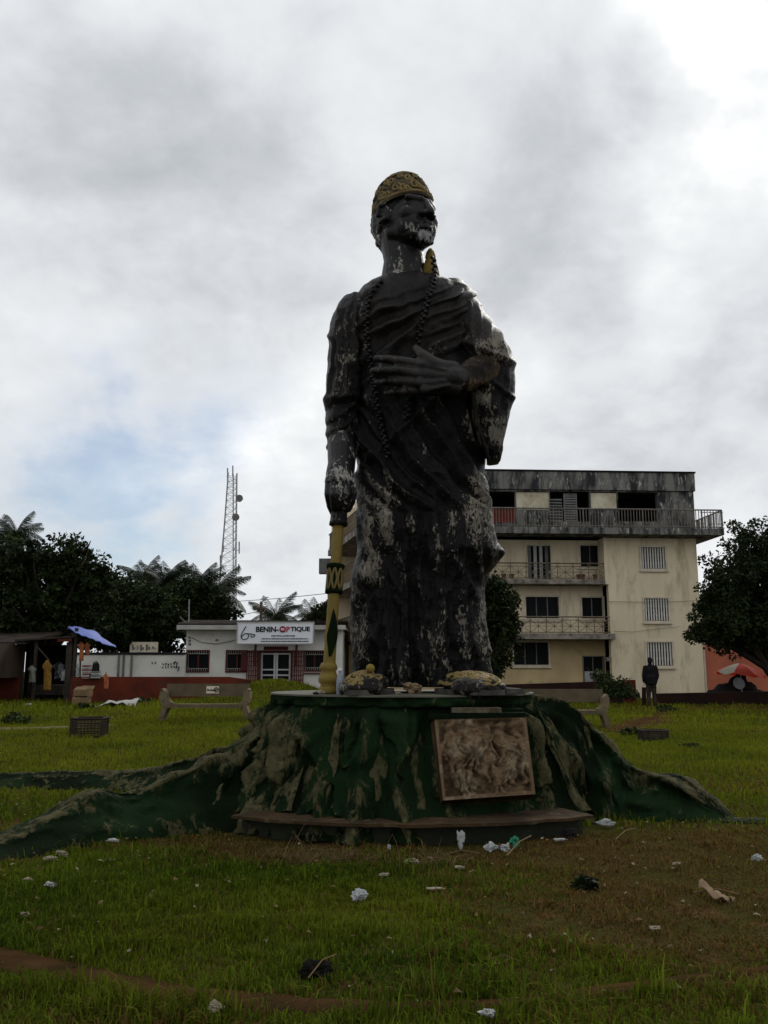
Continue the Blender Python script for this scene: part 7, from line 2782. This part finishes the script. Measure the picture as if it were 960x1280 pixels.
blades('grass', 190000, lambda y: y * .50 + .5, 4.0, 9.4, .020, .088, .0040, 901, 'short tufted grass in front of the plinth', .85)
blades('grass', 170000, lambda y: y * .50 + 1.5, 9.4, 24, .04, .12, .0085, 902, 'grass of the middle lawn around the plinth', .8)
blades('grass', 120000, lambda y: y * .50 + 2.5, 24, 44, .06, .17, .016, 903, 'far grass in front of the walls and houses', .9)


def tuft_pos(r):
    k = 190
    cy = 4.3 + 5.2 * r.uniform(0, 1, k) ** .8
    cx = r.uniform(-1, 1, k) * (cy * .5 + .3)
    nb = r.integers(25, 75, k)
    i_ = np.repeat(np.arange(k), nb)
    sg = r.uniform(.03, .13, k)[i_]
    return cx[i_] + r.normal(size=len(i_)) * sg, cy[i_] + r.normal(size=len(i_)) * sg


blades('grass', 10, lambda y: y * .3, 4.4, 9.0, .05, .14, .0052, 904, 'coarse taller tufts standing out of the near lawn', 1.0, tuft_pos)


# weeds: low leafy clumps
def weed(px, py, w, h, label, seed, m='leaf2', group='low weeds in the lawn'):
    p = ground_at(px, py)
    k = p.y / F_PX
    t = empty('weed_clump', (p.x, p.y, G(p.x, p.y)), label, 'weed', group)
    leaf_cloud('leaves', crown_clumps([(p.x, p.y, G(p.x, p.y) + h * k * .35, w * k * .5, w * k * .35, h * k * .5)], 26, seed, max(.05, h * k * .22)), 26, max(.05, 3.4 * k), M_[m], seed, t)


weed(18, 906, 44, 16, 'low leafy weeds at the left edge beside the footpath', 1)
weed(105, 887, 26, 9, 'small weed clump behind the wire crate', 2)
weed(178, 880, 22, 10, 'weed clump right of the white sheet', 3)
weed(788, 920, 40, 13, 'dark weeds left of the low crate', 4)
weed(862, 935, 26, 6, 'thin weeds in the far right lawn', 5)
weed(735, 1112, 26, 14, 'dark tuft of weeds on the brown grass', 6, 'leaf')
weed(455, 1050, 70, 14, 'dark creeping weeds along the ledge footing', 7, 'leaf')
weed(830, 890, 30, 10, 'weeds at the foot of the kerb wall', 8)

# fallen leaves and chaff scattered over the near lawn
r = np.random.default_rng(77)
n = 900
y = 4.4 + 8.0 * r.uniform(0, 1, n) ** .8
x = r.uniform(-1, 1, n) * (y * .5 + .4)
ok = (np.hypot(x - LC[0], y - LC[1]) > LR + .02)
x, y = x[ok], y[ok]
n = len(x)
sz = r.uniform(.010, .032, n)
a = r.uniform(0, 2 * pi, n)
z = gz(x, y) + r.uniform(.012, .05, n)
ca, sa = np.cos(a), np.sin(a)
v = np.zeros((n, 6, 3))
for i, (u_, w_, h_) in enumerate(((-1, 0, .1), (-.3, .42, .5), (.5, .32, .3), (1, 0, .15), (.5, -.32, .45), (-.3, -.42, .2))):
    v[:, i, 0] = x + (u_ * ca - w_ * sa) * sz
    v[:, i, 1] = y + (u_ * sa + w_ * ca) * sz
    v[:, i, 2] = z + h_ * sz * r.uniform(.2, 1.6, n)
b = np.arange(n)[:, None] * 6
f = np.concatenate([b + [0, 1, 5], b + [1, 4, 5], b + [1, 2, 4], b + [2, 3, 4]])
c0 = np.array([[.10, .062, .03], [.17, .12, .06], [.06, .035, .018], [.22, .19, .13]])[r.integers(0, 4, n)]
tag(link('fallen_leaves', np_mesh('fallen_leaves', v.reshape(-1, 3), f, M_['grass'], smooth=False, attr={'col': np.repeat(c0, 6, 0)})), 'small dry leaves and chaff scattered over the near lawn', kind='stuff')
